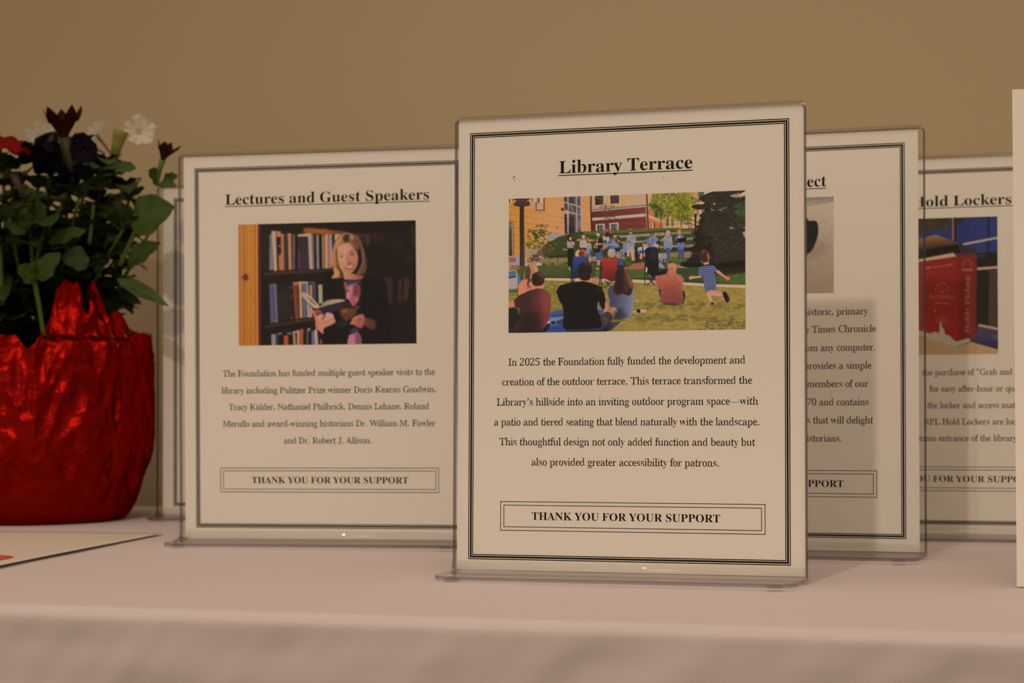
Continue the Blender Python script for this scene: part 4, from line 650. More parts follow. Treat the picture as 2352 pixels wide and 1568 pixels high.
    P.p((180, 104, 72), [(70, 200), (300, 200), (290, 260), (70, 270)], .8, 12); P.p((190, 120, 84), [(70, 190), (120, 200), (110, 260), (70, 280)])
    P.p((46, 44, 30), [(70, 660), (250, 640), (250, 720), (70, 720)], .6, 12)
    P.p((200, 122, 92), [(265, 560), (330, 490), (450, 460), (560, 560), (560, 700), (420, 740), (280, 790), (255, 680)], sm=True); P.p((170, 96, 72), [(440, 560), (560, 620), (540, 700), (440, 700)], .6, 20)
    P.p((166, 122, 84), [(420, 250), (440, 170), (520, 110), (610, 130), (660, 230), (650, 330), (560, 340), (520, 460), (470, 420), (390, 460), (380, 400)], sm=True)
    P.p((84, 54, 42), [(430, 230), (480, 190), (520, 300), (500, 430), (520, 480), (480, 560), (500, 610), (470, 610), (440, 560), (460, 450), (400, 440)], .95, 4, True); P.p((190, 146, 104), [(560, 150), (640, 200), (650, 300), (590, 310)], .7, 10)
    P.l((30, 24, 26), 9, [(262, 560), (255, 790)]); P.l((40, 28, 28), 8, [(262, 560), (320, 500)])
    P.p((190, 120, 94), [(550, 590), (560, 560), (770, 540), (790, 460), (800, 560), (760, 640), (640, 640), (560, 670)])
    P.p((52, 34, 28), [(545, 500), (550, 400), (600, 330), (700, 310), (780, 360), (795, 460), (760, 560), (660, 590), (570, 570)], sm=True); P.p((120, 82, 66), [(640, 340), (740, 330), (790, 400), (780, 460), (700, 390)], .5, 16, True); P.p((34, 26, 22), [(560, 430), (680, 420), (720, 560), (600, 575)], .7, 24)
    P.p((190, 116, 86), [(60, 900), (190, 870), (200, 1010), (60, 1020)])
    P.p(0, [(180, 880), (300, 770), (480, 690), (640, 640), (750, 650), (860, 700), (915, 780), (915, 980), (890, 1200), (830, 1400), (780, 1540), (60, 1540), (200, 1350), (330, 1200), (290, 1040), (210, 1010)], grad=(((480, 900), (62, 38, 36)), ((850, 880), (124, 54, 54))))
    P.p((132, 62, 60), [(700, 720), (860, 720), (910, 860), (880, 1060), (760, 1060), (720, 900)], .6, 40, True); P.p((36, 26, 24), [(320, 1130), (700, 1120), (760, 1540), (260, 1540)], .8, 60)
    P.p((34, 30, 28), [(70, 1040), (220, 1020), (320, 1110), (330, 1200), (220, 1350), (150, 1540), (70, 1540)], 1, 6); P.p((74, 68, 66), [(230, 1060), (300, 1060), (320, 1150), (280, 1180)], .8, 12); P.p((36, 40, 62), [(70, 1440), (150, 1420), (140, 1540), (70, 1540)], 1, 10)
    # blue blanket
    P.p((62, 78, 122), [(905, 1120), (1050, 1070), (1320, 1075), (1330, 1520), (780, 1530), (850, 1330)]); P.p((48, 58, 96), [(960, 1180), (1310, 1100), (1320, 1190), (920, 1230)], .9, 10)
    P.p((132, 142, 168), [(900, 1230), (1040, 1210), (1220, 1200), (1050, 1280), (890, 1290)], .9, 6); P.p((40, 44, 72), [(1010, 1300), (1310, 1220), (1310, 1300), (1050, 1350)], .8, 10); P.p((44, 58, 108), [(900, 1400), (1310, 1330), (1310, 1500), (880, 1510)], .8, 20)
    P.p((24, 24, 34), [(930, 1310), (1000, 1300), (1010, 1350), (940, 1360)], 1, 3); P.l((150, 152, 170), 10, [(1000, 1290), (1030, 1330), (990, 1370), (910, 1350)], .8); P.p((206, 164, 142), [(860, 1290), (930, 1290), (850, 1390), (830, 1390)], .9, 4); P.p((30, 28, 40), [(860, 1340), (905, 1340), (880, 1460), (800, 1520), (700, 1520)], 1, 4)
    # man in black
    P.f(*D)
    P.p((196, 122, 92), [(1480, 420), (1520, 440), (1690, 430), (1720, 340), (1740, 340), (1700, 520), (1600, 520), (1500, 500)]); P.p((184, 116, 90), [(1310, 1060), (1345, 1060), (1340, 1150), (1315, 1170)])
    P.p((40, 28, 26), [(1460, 340), (1450, 250), (1500, 150), (1590, 115), (1690, 140), (1735, 220), (1730, 350), (1690, 460), (1600, 480), (1510, 450)], sm=True); P.p((96, 58, 44), [(1540, 130), (1660, 120), (1720, 190), (1640, 170)], .7, 10)
    P.f(*E)
    P.p((22, 19, 19), [(-330, 540), (-230, 520), (0, 490), (120, 520), (250, 560), (350, 600), (420, 740), (450, 900), (420, 1060), (370, 1040), (330, 960), (300, 880), (270, 1000), (300, 1120), (340, 1160), (380, 1380), (380, 1500), (-300, 1520), (-410, 1400), (-390, 1150), (-420, 960), (-470, 900), (-540, 700), (-480, 590)])
    P.p((44, 36, 36), [(220, 580), (330, 610), (380, 720), (280, 700)], .6, 20)
    P.p((192, 116, 88), [(430, 890), (480, 930), (510, 1030), (470, 1090), (420, 1100), (400, 1130), (385, 1100), (430, 1030)]); P.p((120, 132, 168), [(290, 1040), (340, 1030), (350, 1060), (290, 1060)], .9, 4); P.p((52, 66, 118), [(290, 1060), (410, 1060), (380, 1130), (300, 1150)], .9)
    P.p(0, [(470, 1100), (600, 1010), (660, 1020), (690, 1070), (670, 1150), (590, 1250), (560, 1180), (520, 1120)], sm=True, grad=(((520, 1060), (170, 104, 80)), ((680, 1100), (206, 140, 110))))
    P.p((62, 52, 50), [(330, 1170), (470, 1095), (540, 1120), (590, 1200), (580, 1260), (540, 1320), (440, 1430), (380, 1440)]); P.p((104, 92, 88), [(400, 1160), (470, 1250), (450, 1400), (430, 1300)], .5, 10)
    P.p((44, 42, 52), [(-320, 1450), (60, 1450), (400, 1400), (560, 1310), (750, 1300), (560, 1470), (380, 1500), (-320, 1520)]); P.p((86, 84, 100), [(560, 1330), (740, 1310), (600, 1440)], .5, 14); P.p((24, 22, 26), [(400, 1420), (490, 1420), (520, 1470), (420, 1490)])
    P.p((64, 82, 130), [(390, 1080), (410, 1080), (405, 1120)])
    # woman with long hair
    P.p((176, 110, 84), [(430, 780), (490, 720), (500, 840), (460, 870)])
    P.p(0, [(500, 640), (560, 580), (660, 570), (960, 600), (1010, 680), (1015, 840), (985, 1100), (960, 1200), (760, 1260), (600, 1250), (690, 1080), (640, 1010), (520, 1000), (530, 860), (490, 760)], grad=(((620, 900), (66, 68, 86)), ((1000, 900), (122, 122, 140))))
    P.p((36, 34, 44), [(600, 1110), (760, 1000), (880, 1180), (760, 1260), (560, 1280)], .7, 40)
    for k in range(5): P.l((116, 116, 134), 10, [(700 + 20 * k, 980 + 40 * k), (860, 1010 + 42 * k), (980, 970 + 42 * k)], .35, 6)
    P.p((54, 36, 32), [(600, 640), (640, 500), (660, 280), (720, 235), (800, 210), (880, 250), (930, 400), (990, 520), (990, 640), (960, 740), (900, 780), (780, 740), (700, 770), (620, 720)], sm=True)
    P.p((124, 72, 46), [(820, 250), (880, 280), (940, 430), (1000, 560), (960, 640), (900, 560)], .85, 16, True); P.p((88, 56, 46), [(800, 280), (860, 420), (890, 680), (830, 640)], .6, 20, True); P.p((152, 96, 56), [(870, 330), (960, 470), (1000, 560), (960, 600)], .6, 10)
    P.p((176, 110, 74), [(800, 215), (880, 210), (890, 250), (840, 260)], .9, 5); P.p((34, 24, 24), [(640, 320), (780, 300), (800, 720), (620, 700)], .6, 30)
    # man in coral shirt
    P.p((186, 122, 94), [(1400, 500), (1510, 440), (1520, 530), (1420, 560)]); P.p(0, [(1490, 560), (1560, 520), (1620, 640), (1560, 660), (1500, 680)], grad=(((1500, 600), (120, 78, 60)), ((1600, 580), (196, 134, 104)))); P.p((40, 38, 44), [(1510, 660), (1620, 630), (1630, 930), (1580, 930), (1530, 780)])
    P.f(*F)
    P.p((38, 34, 38), [(320, 660), (370, 700), (385, 780), (350, 920), (320, 930)])
    P.p(0, [(-200, 360), (-150, 420), (-180, 380), (0, 345), (80, 330), (210, 340), (300, 370), (355, 450), (340, 510), (320, 620), (340, 760), (350, 900), (200, 930), (-60, 940), (-120, 900), (-100, 620), (-190, 560), (-220, 420)], grad=(((60, 380), (176, 94, 72)), ((80, 920), (128, 62, 54))))
    P.p((190, 106, 78), [(240, 380), (320, 390), (350, 480), (300, 520), (250, 480)], .6, 24, True); P.p((124, 58, 52), [(-80, 560), (220, 540), (260, 860), (-60, 900)], .35, 60)
    P.p((178, 106, 78), [(20, 280), (210, 280), (200, 350), (120, 390), (30, 345)]); P.e(0, 122, 215, 94, 92, grad=(((60, 170), (178, 126, 108)), ((190, 230), (206, 124, 84)))); P.e((112, 82, 76), 110, 250, 70, 44, 0, .45, 14)
    P.e((30, 26, 26), 110, 945, 230, 16, 0, .7, 10)
    # running boy in striped set
    P.p((198, 138, 110), [(815, 700), (900, 690), (920, 860), (950, 920), (890, 910), (840, 830)]); P.p((196, 132, 106), [(890, 670), (1010, 680), (1130, 710), (1125, 785), (1000, 780), (910, 750)], sm=True)
    P.p((30, 24, 26), [(1130, 720), (1180, 695), (1220, 730), (1265, 830), (1250, 890), (1210, 912), (1170, 840)], sm=True); P.p((206, 170, 146), [(1150, 800), (1180, 880), (1230, 920), (1195, 905)], .7); P.p((28, 22, 24), [(890, 955), (915, 890), (965, 945)])
    P.p(0, [(985, 290), (1050, 265), (1180, 370), (1270, 400), (1275, 440), (1230, 465), (1160, 410)], sm=True, grad=(((1000, 290), (200, 140, 108)), ((1250, 430), (206, 116, 84)))); P.p((206, 140, 108), [(700, 370), (700, 410), (560, 430), (480, 450), (455, 410), (500, 380), (600, 385)], sm=True)
    P.p((200, 140, 112), [(750, 100), (860, 90), (860, 140), (800, 165), (750, 150)])
    suit = [(640, 350), (660, 220), (720, 170), (800, 150), (880, 140), (960, 170), (1030, 265), (985, 310), (960, 290), (990, 420), (1010, 600), (1015, 655), (900, 665), (880, 650), (810, 710), (780, 680), (745, 460), (740, 375), (700, 380)]
    P.p((44, 50, 84), suit)
    st = P.a.copy()
    for k in range(15):
        y = 205 + 36 * k
        P.l((156, 162, 190), 15, [(630, y + 28), (740, y - 2), (860, y - 14), (950, y - 14), (1040, y + 22)], .9)
    q = P.m(suit); M = np.zeros(P.a.shape[:2]); keep, P.a = P.a, np.zeros(P.a.shape); P._fill(q, (1, 1, 1)); M = P.a; P.a = keep * M + st * (1 - M)
    P.p((46, 42, 56), [(860, 600), (885, 590), (890, 660), (870, 665)], .7, 4)
    P.p((62, 38, 30), [(670, 30), (680, -80), (760, -135), (850, -110), (875, 0), (860, 60), (800, 110), (730, 100)], sm=True); P.p((186, 112, 74), [(820, -100), (870, -20), (870, 60), (850, 80), (830, 0)], .8, 6, True); P.p((176, 110, 76), [(680, -60), (740, -130), (830, -120), (740, -100)], .7, 8); P.p((206, 136, 100), [(690, 70), (740, 105), (745, 120), (710, 110)], .9, 3)
    P.e((86, 82, 50), 1050, 975, 190, 18, 0, .5, 14); P.e((70, 62, 40), 1080, 995, 140, 8, .05, .5, 6)
    # cup on the grass
    P.f(*E); P.p((206, 160, 124), [(1110, 1055), (1245, 1050), (1260, 1080), (1240, 1105), (1110, 1115)]); P.e((26, 22, 24), 1105, 1085, 40, 34); P.p((176, 172, 172), [(990, 1070), (1060, 1090), (1060, 1120), (1000, 1100)], .8, 4)
    P.grain(.02, 1); P.grain(.015, 3)
    return P.done(1)
def paint_reader(w, h):
    P = Print([(546.6, 515.3), (954.3, 506.5), (957.5, 789), (549.9, 793.3)], w, h)
    G, I_ = (540, 500, 10.4545), (740, 500, 10.4545)
    J, L = (540, 645, 10.118), (740, 645, 10.118)
    P.f(*G)
    P.p((30, 24, 20), [(0, 0), (5000, 0), (5000, 4000), (0, 4000)])
    # pine door frame
    P.p(0, [(0, 100), (545, 100), (575, 3200), (0, 3200)], grad=(((300, 400), (176, 110, 40)), ((300, 2900), (166, 90, 32))))
    for x, wd, c in ((110, 60, (170, 104, 52)), (155, 26, (196, 128, 82)), (250, 70, (180, 114, 36)), (325, 40, (190, 128, 74)), (415, 70, (184, 122, 44)), (480, 44, (172, 90, 40)), (525, 40, (200, 128, 78))):
        P.l(c, wd, [(x, 100), (x + 34, 3200)], .8, 10)
    P.l((128, 60, 34), 22, [(205, 100), (236, 3200)], .45, 10)
    P.e((104, 44, 30), 262, 1432, 66, 84, 0, 1, 12); P.e((112, 52, 34), 190, 1430, 40, 26, 0, .9, 8)
    # shelf upright
    P.p((66, 36, 26), [(550, 100), (612, 100), (640, 3200), (580, 3200)]); P.l((92, 52, 38), 18, [(604, 200), (630, 3200)], .7, 6); P.p((58, 34, 30), [(640, 300), (700, 300), (700, 1250), (650, 1260)], .7, 20); P.p((44, 34, 30), [(700, 330), (830, 330), (830, 1250), (700, 1270)], .8, 20)
    # top: lit underside of the shelf
    P.p((34, 28, 22), [(620, 140), (1640, 140), (1640, 380), (620, 330)])
    P.p(0, [(1640, 250), (1800, 245), (2250, 300), (2250, 420), (1850, 385), (1650, 370)], soft=14, grad=(((1700, 300), (150, 76, 32)), ((2200, 350), (160, 84, 34))))
    P.f(*I_); P.p(0, [(-10, 275), (200, 300), (560, 330), (620, 380), (420, 420), (0, 410)], soft=10, grad=(((0, 340), (160, 84, 34)), ((560, 370), (96, 52, 32))))
    # upper row of books
    P.f(*G)
    for q, c in (([(830, 395), (885, 395), (925, 1250), (830, 1265)], (116, 108, 112)), ([(875, 320), (980, 318), (1020, 1275), (935, 1280)], (178, 144, 114)), ([(985, 330), (1095, 320), (1110, 460), (1000, 470)], (170, 112, 80)),
                 ([(1090, 385), (1165, 385), (1195, 1262), (1060, 1265), (1050, 900), (1110, 860)], (172, 102, 66)), ([(1175, 360), (1240, 360), (1260, 1260), (1195, 1260)], (58, 50, 52)), ([(1262, 380), (1350, 378), (1375, 1250), (1290, 1255)], (176, 112, 86)), ([(1350, 390), (1390, 400), (1395, 1250), (1372, 1250)], (70, 40, 34)),
                 ([(1392, 400), (1440, 400), (1440, 1250), (1400, 1250)], (104, 92, 84)), ([(1500, 405), (1760, 375), (1760, 460), (1510, 460)], (186, 142, 116)), ([(1505, 460), (1755, 460), (1780, 1245), (1510, 1250)], (54, 40, 44)), ([(1750, 380), (1840, 375), (1885, 1240), (1790, 1240)], (166, 142, 122)), ([(1840, 385), (1895, 390), (1915, 1240), (1880, 1240)], (104, 92, 74)),
                 ([(1950, 420), (2010, 420), (2025, 1230), (1970, 1235)], (136, 124, 124)), ([(2085, 430), (2160, 430), (2170, 1225), (2105, 1225)], (150, 108, 76)), ([(2160, 430), (2225, 400), (2230, 1220), (2175, 1220)], (182, 138, 108)), ([(2215, 390), (2275, 400), (2290, 1220), (2225, 1220)], (160, 90, 66)), ([(2270, 400), (2330, 420), (2330, 1220), (2290, 1220)], (140, 128, 132))):
        P.p(c, q, 1, 5)
    P.p((40, 34, 30), [(1000, 470), (1100, 460), (1110, 870), (1020, 880)], 1, 8); P.p((170, 108, 74), [(1050, 665), (1110, 660), (1110, 705), (1050, 710)], .9, 6)
    P.l((96, 80, 92), 30, [(850, 420), (870, 900)], .5, 10); P.l((84, 70, 78), 40, [(1540, 800), (1550, 1240)], .8, 14); P.l((72, 58, 60), 20, [(1650, 760), (1660, 1240)], .7, 8); P.l((72, 58, 60), 20, [(1720, 800), (1740, 1240)], .6, 8)
    P.l((90, 100, 140), 46, [(1995, 900), (2000, 1000)], .7, 10)
    P.f(*I_)
    for q, c in (([(5, 430), (70, 460), (75, 1225), (15, 1225)], (164, 118, 84)), ([(38, 455), (72, 455), (76, 1225), (45, 1225)], (112, 76, 48)), ([(75, 420), (135, 400), (140, 1225), (85, 1225)], (186, 144, 112)), ([(130, 400), (185, 400), (190, 1225), (135, 1225)], (164, 94, 68)), ([(190, 410), (235, 410), (250, 900), (195, 1200)], (148, 138, 144)), ([(235, 435), (305, 430), (280, 720), (245, 800)], (42, 44, 34)), ([(305, 410), (430, 390), (400, 480), (300, 560)], (186, 142, 110))):
        P.p(c, q, 1, 5)
    # shelf boards
    P.f(*G); P.p((64, 42, 36), [(700, 1330), (850, 1290), (2300, 1240), (2300, 1310), (700, 1390)], 1, 8); P.p((32, 26, 22), [(640, 1390), (2300, 1310), (2300, 1540), (1300, 1540), (640, 1600)], 1, 6)
    P.f(*I_); P.p((46, 34, 28), [(0, 1225), (260, 1225), (280, 1300), (0, 1320)], 1, 6); P.p((26, 20, 18), [(0, 1320), (290, 1300), (290, 1420), (300, 1600), (0, 1600)], 1, 6)
    # middle row
    P.f(*J)
    P.p((36, 30, 26), [(790, 80), (1400, 30), (1420, 880), (840, 980)])
    for q, c in (([(800, 90), (890, 85), (940, 970), (835, 985)], (84, 76, 98)), ([(895, 80), (970, 80), (1010, 960), (950, 970)], (102, 92, 110)), ([(1345, 40), (1400, 30), (1480, 890), (1415, 895)], (124, 62, 48)), ([(1400, 60), (1485, 40), (1500, 870), (1470, 880)], (100, 54, 38)), ([(1345, 35), (1490, 25), (1490, 80), (1385, 110)], (184, 96, 74)),
                 ([(1490, 30), (1555, 30), (1580, 865), (1520, 870)], (190, 140, 86)), ([(1570, 80), (1655, 70), (1660, 860), (1595, 865)], (84, 96, 128)), ([(1490, 25), (1710, 20), (1700, 70), (1500, 75)], (190, 144, 106)), ([(1660, 70), (1710, 60), (1750, 850), (1680, 860)], (166, 130, 112)), ([(1735, 100), (1805, 100), (1810, 450), (1745, 450)], (168, 122, 84)), ([(1740, 560), (1810, 640), (1810, 850), (1740, 850)], (172, 132, 104)),
                 ([(1730, 20), (1870, 15), (1880, 120), (1740, 70)], (66, 68, 104)), ([(1820, 60), (1875, 60), (1890, 440), (1840, 440)], (76, 70, 96)), ([(1940, 95), (2035, 90), (2050, 520), (1955, 540)], (158, 142, 114))):
        P.p(c, q, 1, 5)
    for x in (1030, 1090, 1150, 1220, 1290): P.l((66, 54, 46), 16, [(x, 240), (x + 30, 880)], .8, 8)
    P.e((96, 84, 84), 1300, 160, 24, 40, 0, .7, 8); P.e((84, 72, 68), 1320, 370, 26, 40, 0, .7, 8); P.e((112, 92, 92), 1330, 860, 26, 30, 0, .7, 8); P.l((190, 150, 130), 14, [(800, 90), (960, 75)], .6, 6); P.e((120, 100, 96), 950, 940, 70, 24, 0, .6, 10)
    P.p((62, 38, 32), [(700, 1060), (860, 1000), (1500, 900), (1870, 860), (1870, 930), (720, 1100)], 1, 8); P.p((28, 22, 20), [(640, 1130), (1890, 930), (1890, 1090), (1500, 1110), (640, 1260)], 1, 8); P.l((150, 90, 60), 16, [(1470, 880), (1505, 960)], .8, 6)
    # bottom row
    P.p((28, 24, 22), [(850, 1240), (1900, 1080), (1950, 1510), (860, 1510)])
    for q, c in (([(855, 1250), (960, 1235), (970, 1500), (865, 1500)], (134, 124, 118)), ([(970, 1240), (1020, 1235), (1030, 1500), (985, 1500)], (58, 50, 56)), ([(1010, 1220), (1100, 1205), (1100, 1240), (1015, 1245)], (172, 128, 104)), ([(1145, 1275), (1250, 1260), (1255, 1500), (1150, 1500)], (172, 70, 48)), ([(1200, 1200), (1320, 1190), (1320, 1250), (1260, 1250)], (100, 94, 100)),
                 ([(1355, 1220), (1420, 1200), (1435, 1500), (1370, 1500)], (166, 118, 70)), ([(1340, 1190), (1500, 1140), (1500, 1200), (1350, 1225)], (170, 134, 108)), ([(1450, 1170), (1515, 1160), (1520, 1500), (1460, 1500)], (178, 132, 98)), ([(1515, 1130), (1600, 1115), (1600, 1500), (1530, 1500)], (160, 76, 62)), ([(1670, 1150), (1720, 1150), (1725, 1500), (1675, 1500)], (76, 74, 58)), ([(1690, 1110), (1760, 1095), (1760, 1160), (1700, 1160)], (176, 116, 104)), ([(1790, 1170), (1850, 1160), (1860, 1500), (1795, 1500)], (96, 98, 130)), ([(1850, 1160), (1920, 1090), (1950, 1500), (1870, 1500)], (176, 146, 120)), ([(1990, 1340), (2080, 1420), (2080, 1490), (2000, 1490)], (176, 84, 54)), ([(2090, 1420), (2170, 1350), (2160, 1490), (2100, 1490)], (190, 150, 90))):
        P.p(c, q, 1, 5)
    P.l((44, 66, 56), 20, [(1410, 1210), (1420, 1300)], .7, 6)
    # dim right-hand shelf
    P.f(*I_)
    P.p((84, 42, 42), [(790, 400), (1140, 400), (1150, 640), (1060, 680), (1030, 460), (800, 460)], .85, 14); P.p((56, 38, 28), [(1150, 390), (1500, 400), (1500, 560), (1200, 560)], .6, 40); P.e((70, 74, 78), 985, 560, 40, 90, 0, .35, 14)
    P.p((52, 34, 28), [(1640, 500), (1900, 560), (1950, 740), (1700, 720)], .5, 50); P.p((58, 38, 28), [(2110, 230), (2230, 230), (2230, 740), (2150, 640)], .7, 20); P.p((48, 32, 26), [(1990, 870), (2220, 880), (2220, 1100), (2010, 1020)], .7, 30)
    P.f(*L)
    for q, c in (([(1440, -80), (1640, -60), (1620, 540), (1540, 530), (1500, 200)], (64, 40, 32)), ([(1780, -20), (1850, -20), (1840, 510), (1780, 500)], (72, 44, 34)), ([(1900, -60), (2040, -40), (2000, 380), (1960, 480), (1900, 470)], (76, 44, 32))): P.p(c, q, .85, 16)
    # jacket, blouse
    P.f(*I_); P.p((24, 20, 20), [(200, 1440), (500, 1440), (1000, 1430), (1300, 1400), (1560, 1560), (1700, 3200), (0, 3200), (60, 1560)], 1, 14)
    P.f(*L); P.p((26, 22, 20), [(30, 60), (560, 0), (560, 460), (200, 440), (30, 500)], 1, 8)
    # hair back
    P.f(*I_)
    P.p(0, [(320, 560), (430, 420), (580, 360), (720, 390), (880, 460), (960, 640), (1040, 900), (1080, 1160), (1030, 1330), (860, 1400), (700, 1380), (500, 1440), (240, 1460), (300, 1330), (230, 1130), (210, 1060), (230, 900), (280, 680)], sm=True, soft=6, grad=(((260, 900), (176, 116, 74)), ((1000, 900), (96, 62, 48))))
    P.p((34, 26, 24), [(770, 700), (860, 800), (920, 640), (960, 900), (960, 1080), (880, 1300), (760, 1390), (680, 1360), (840, 1150), (860, 900)], 1, 10, True)
    P.p((128, 84, 62), [(900, 560), (1000, 800), (1010, 1100), (900, 1320), (840, 1340), (960, 1100), (940, 800)], .8, 10, True); P.p((104, 68, 50), [(640, 400), (800, 470), (930, 640), (900, 760), (780, 640)], .7, 16, True)
    P.p((50, 36, 28), [(480, 460), (600, 400), (660, 480), (600, 620), (540, 580)], .85, 12, True); P.p((190, 138, 100), [(330, 640), (450, 460), (560, 400), (480, 500), (360, 720)], .7, 14, True); P.p((186, 140, 104), [(660, 420), (740, 440), (760, 520), (690, 520)], .7, 14, True)
    P.p((92, 56, 30), [(330, 780), (370, 800), (380, 1050), (420, 1200), (370, 1250), (340, 1000)], .8, 10, True); P.p((190, 134, 78), [(280, 1230), (400, 1240), (420, 1390), (240, 1450), (300, 1340)], .9, 12, True); P.p((60, 42, 30), [(350, 1180), (410, 1200), (500, 1330), (520, 1460), (440, 1440), (430, 1320)], .8, 10, True)
    # neck and face
    P.p(0, [(430, 1180), (540, 1300), (720, 1340), (880, 1400), (1020, 1400), (960, 1480), (800, 1500), (540, 1490), (520, 1330)], soft=6, grad=(((560, 1400), (186, 128, 92)), ((1000, 1440), (140, 78, 62))))
    P.p(0, [(375, 800), (400, 700), (500, 640), (600, 610), (680, 640), (770, 740), (850, 880), (860, 1000), (840, 1160), (760, 1290), (670, 1350), (560, 1310), (450, 1200), (400, 1020)], sm=True, soft=5, grad=(((460, 900), (190, 134, 104)), ((850, 1000), (176, 106, 80))))
    P.p((198, 142, 112), [(420, 760), (560, 680), (660, 720), (640, 900), (560, 1100), (440, 1080)], .6, 40, True); P.p((186, 110, 84), [(760, 880), (850, 920), (840, 1050), (740, 1050)], .6, 24, True)
    P.l((136, 84, 60), 26, [(420, 870), (510, 860)], .6, 8); P.l((128, 74, 54), 30, [(640, 850), (700, 815), (780, 810)], .7, 8)
    P.e((92, 58, 44), 470, 940, 44, 18, -.1, .85, 6); P.e((84, 52, 44), 725, 885, 58, 24, .05, .9, 6); P.e((186, 160, 150), 745, 880, 16, 8, 0, .5, 3)
    P.p((150, 86, 60), [(600, 900), (640, 880), (650, 1040), (690, 1080), (640, 1130), (610, 1110)], .55, 14, True); P.e((110, 58, 44), 665, 1115, 48, 22, -.4, .8, 8); P.l((150, 94, 66), 14, [(520, 1080), (480, 1150)], .6, 8); P.l((120, 66, 48), 16, [(720, 1090), (770, 1160)], .6, 8)
    P.p((150, 78, 62), [(560, 1200), (660, 1180), (760, 1140), (750, 1230), (650, 1260), (580, 1250)], .9, 8, True); P.p((206, 176, 160), [(580, 1195), (660, 1180), (735, 1155), (720, 1195), (640, 1215)], .9, 5, True)
    # patterned blouse
    P.f(*L)
    P.p((52, 60, 66), [(560, 0), (830, 0), (840, 80), (600, 120)], 1, 8); P.p((176, 98, 92), [(510, 10), (550, 20), (600, 140), (570, 330), (530, 160)], .85, 8); P.p((136, 60, 34), [(810, 0), (920, 0), (890, 60), (830, 40)], .9, 8); P.p((34, 36, 36), [(830, 60), (940, 60), (890, 660), (780, 640)], .9, 10)
    P.p(0, [(580, 140), (720, 80), (800, 60), (880, 130), (900, 260), (860, 420), (830, 500), (740, 600), (680, 540), (620, 430), (570, 420), (570, 290), (610, 240)], sm=True, soft=5, grad=(((620, 250), (176, 104, 104)), ((860, 250), (136, 62, 74))))
    P.p((104, 46, 58), [(740, 150), (800, 100), (860, 200), (840, 320), (720, 350), (730, 240)], .8, 14, True); P.p((190, 120, 124), [(650, 130), (720, 120), (700, 330), (650, 260)], .6, 14, True); P.p((196, 130, 124), [(590, 280), (640, 270), (650, 400), (590, 420)], .7, 10, True); P.p((160, 78, 92), [(650, 420), (760, 440), (750, 560), (690, 520)], .7, 10, True); P.p((186, 116, 118), [(780, 400), (850, 390), (830, 480), (790, 520)], .7, 10, True)
    P.e((62, 78, 76), 620, 60, 40, 40, 0, .5, 12); P.p((120, 78, 44), [(770, 600), (860, 600), (860, 660), (800, 650)], .8, 8)
    # open book
    P.f(*J)
    P.p(0, [(1500, 285), (1620, 270), (1700, 310), (1830, 420), (1960, 570), (1990, 600), (1960, 640), (1860, 650), (1760, 560), (1650, 450)], soft=4, grad=(((1560, 300), (170, 142, 110)), ((1900, 600), (190, 160, 128))))
    P.p((80, 60, 38), [(1690, 370), (1780, 440), (1900, 560), (1890, 580), (1760, 470)], .85, 6); P.l((124, 84, 84), 14, [(1520, 320), (1660, 480), (1850, 670)], .7, 6)
    P.f(*L)
    P.p(0, [(-60, 640), (20, 520), (120, 460), (250, 435), (500, 435), (560, 470), (400, 510), (200, 560), (40, 610)], soft=4, grad=(((60, 560), (150, 128, 96)), ((480, 460), (184, 152, 126))))
    P.p(0, [(-200, 660), (0, 620), (200, 560), (400, 510), (580, 480), (660, 500), (710, 590), (600, 640), (420, 690), (250, 730), (120, 740), (-180, 760)], soft=4, grad=(((0, 690), (40, 36, 44)), ((600, 560), (34, 36, 36))))
    P.p((62, 50, 66), [(150, 620), (420, 560), (440, 610), (160, 690)], .5, 20)
    P.f(*J); P.p((156, 66, 52), [(1840, 690), (1960, 660), (2040, 740), (1930, 760), (1870, 800)], 1, 5); P.p((92, 110, 118), [(1930, 770), (2050, 745), (2050, 790), (1950, 800)], .9, 4)
    # hands and wrists
    P.p(0, [(1800, 700), (1850, 700), (1900, 800), (2000, 790), (2080, 790), (2150, 740), (2280, 770), (2320, 880), (2350, 960), (2250, 1030), (2080, 1110), (2060, 1240), (2000, 1180), (1890, 1080), (1870, 900)], sm=True, soft=4, grad=(((1870, 900), (190, 112, 84)), ((2200, 900), (196, 136, 108))))
    P.p((70, 46, 34), [(2020, 900), (2080, 800), (2120, 800), (2060, 900)], .8, 6); P.l((120, 76, 56), 18, [(2060, 1000), (2220, 920), (2330, 880)], .7, 8); P.l((120, 70, 58), 20, [(2080, 1090), (2250, 1010), (2340, 940)], .6, 8); P.p((206, 150, 124), [(1940, 830), (2060, 790), (2040, 860), (1960, 900)], .7, 8, True); P.p((190, 120, 96), [(1890, 1080), (1990, 1120), (2070, 1240), (1980, 1180)], 1, 6)
    P.p((26, 22, 20), [(1930, 1180), (2050, 1260), (2180, 1260), (2110, 1420), (1980, 1340)], 1, 8)
    P.f(*L)
    P.p((122, 68, 40), [(420, 690), (700, 630), (820, 660), (780, 800), (640, 900), (540, 920)], .75, 22, True); P.p((160, 96, 50), [(430, 690), (620, 660), (560, 760)], .7, 16)
    P.p(0, [(1000, 850), (1240, 920), (1280, 1060), (1200, 1150), (1000, 1050), (960, 980)], soft=12, grad=(((1000, 950), (104, 58, 44)), ((1260, 1060), (84, 42, 38))))
    P.p(0, [(700, 890), (820, 810), (950, 780), (1000, 850), (990, 980), (940, 1100), (850, 1090), (760, 1030), (660, 1000), (700, 950)], sm=True, soft=4, grad=(((760, 900), (184, 106, 80)), ((940, 1050), (150, 80, 68))))
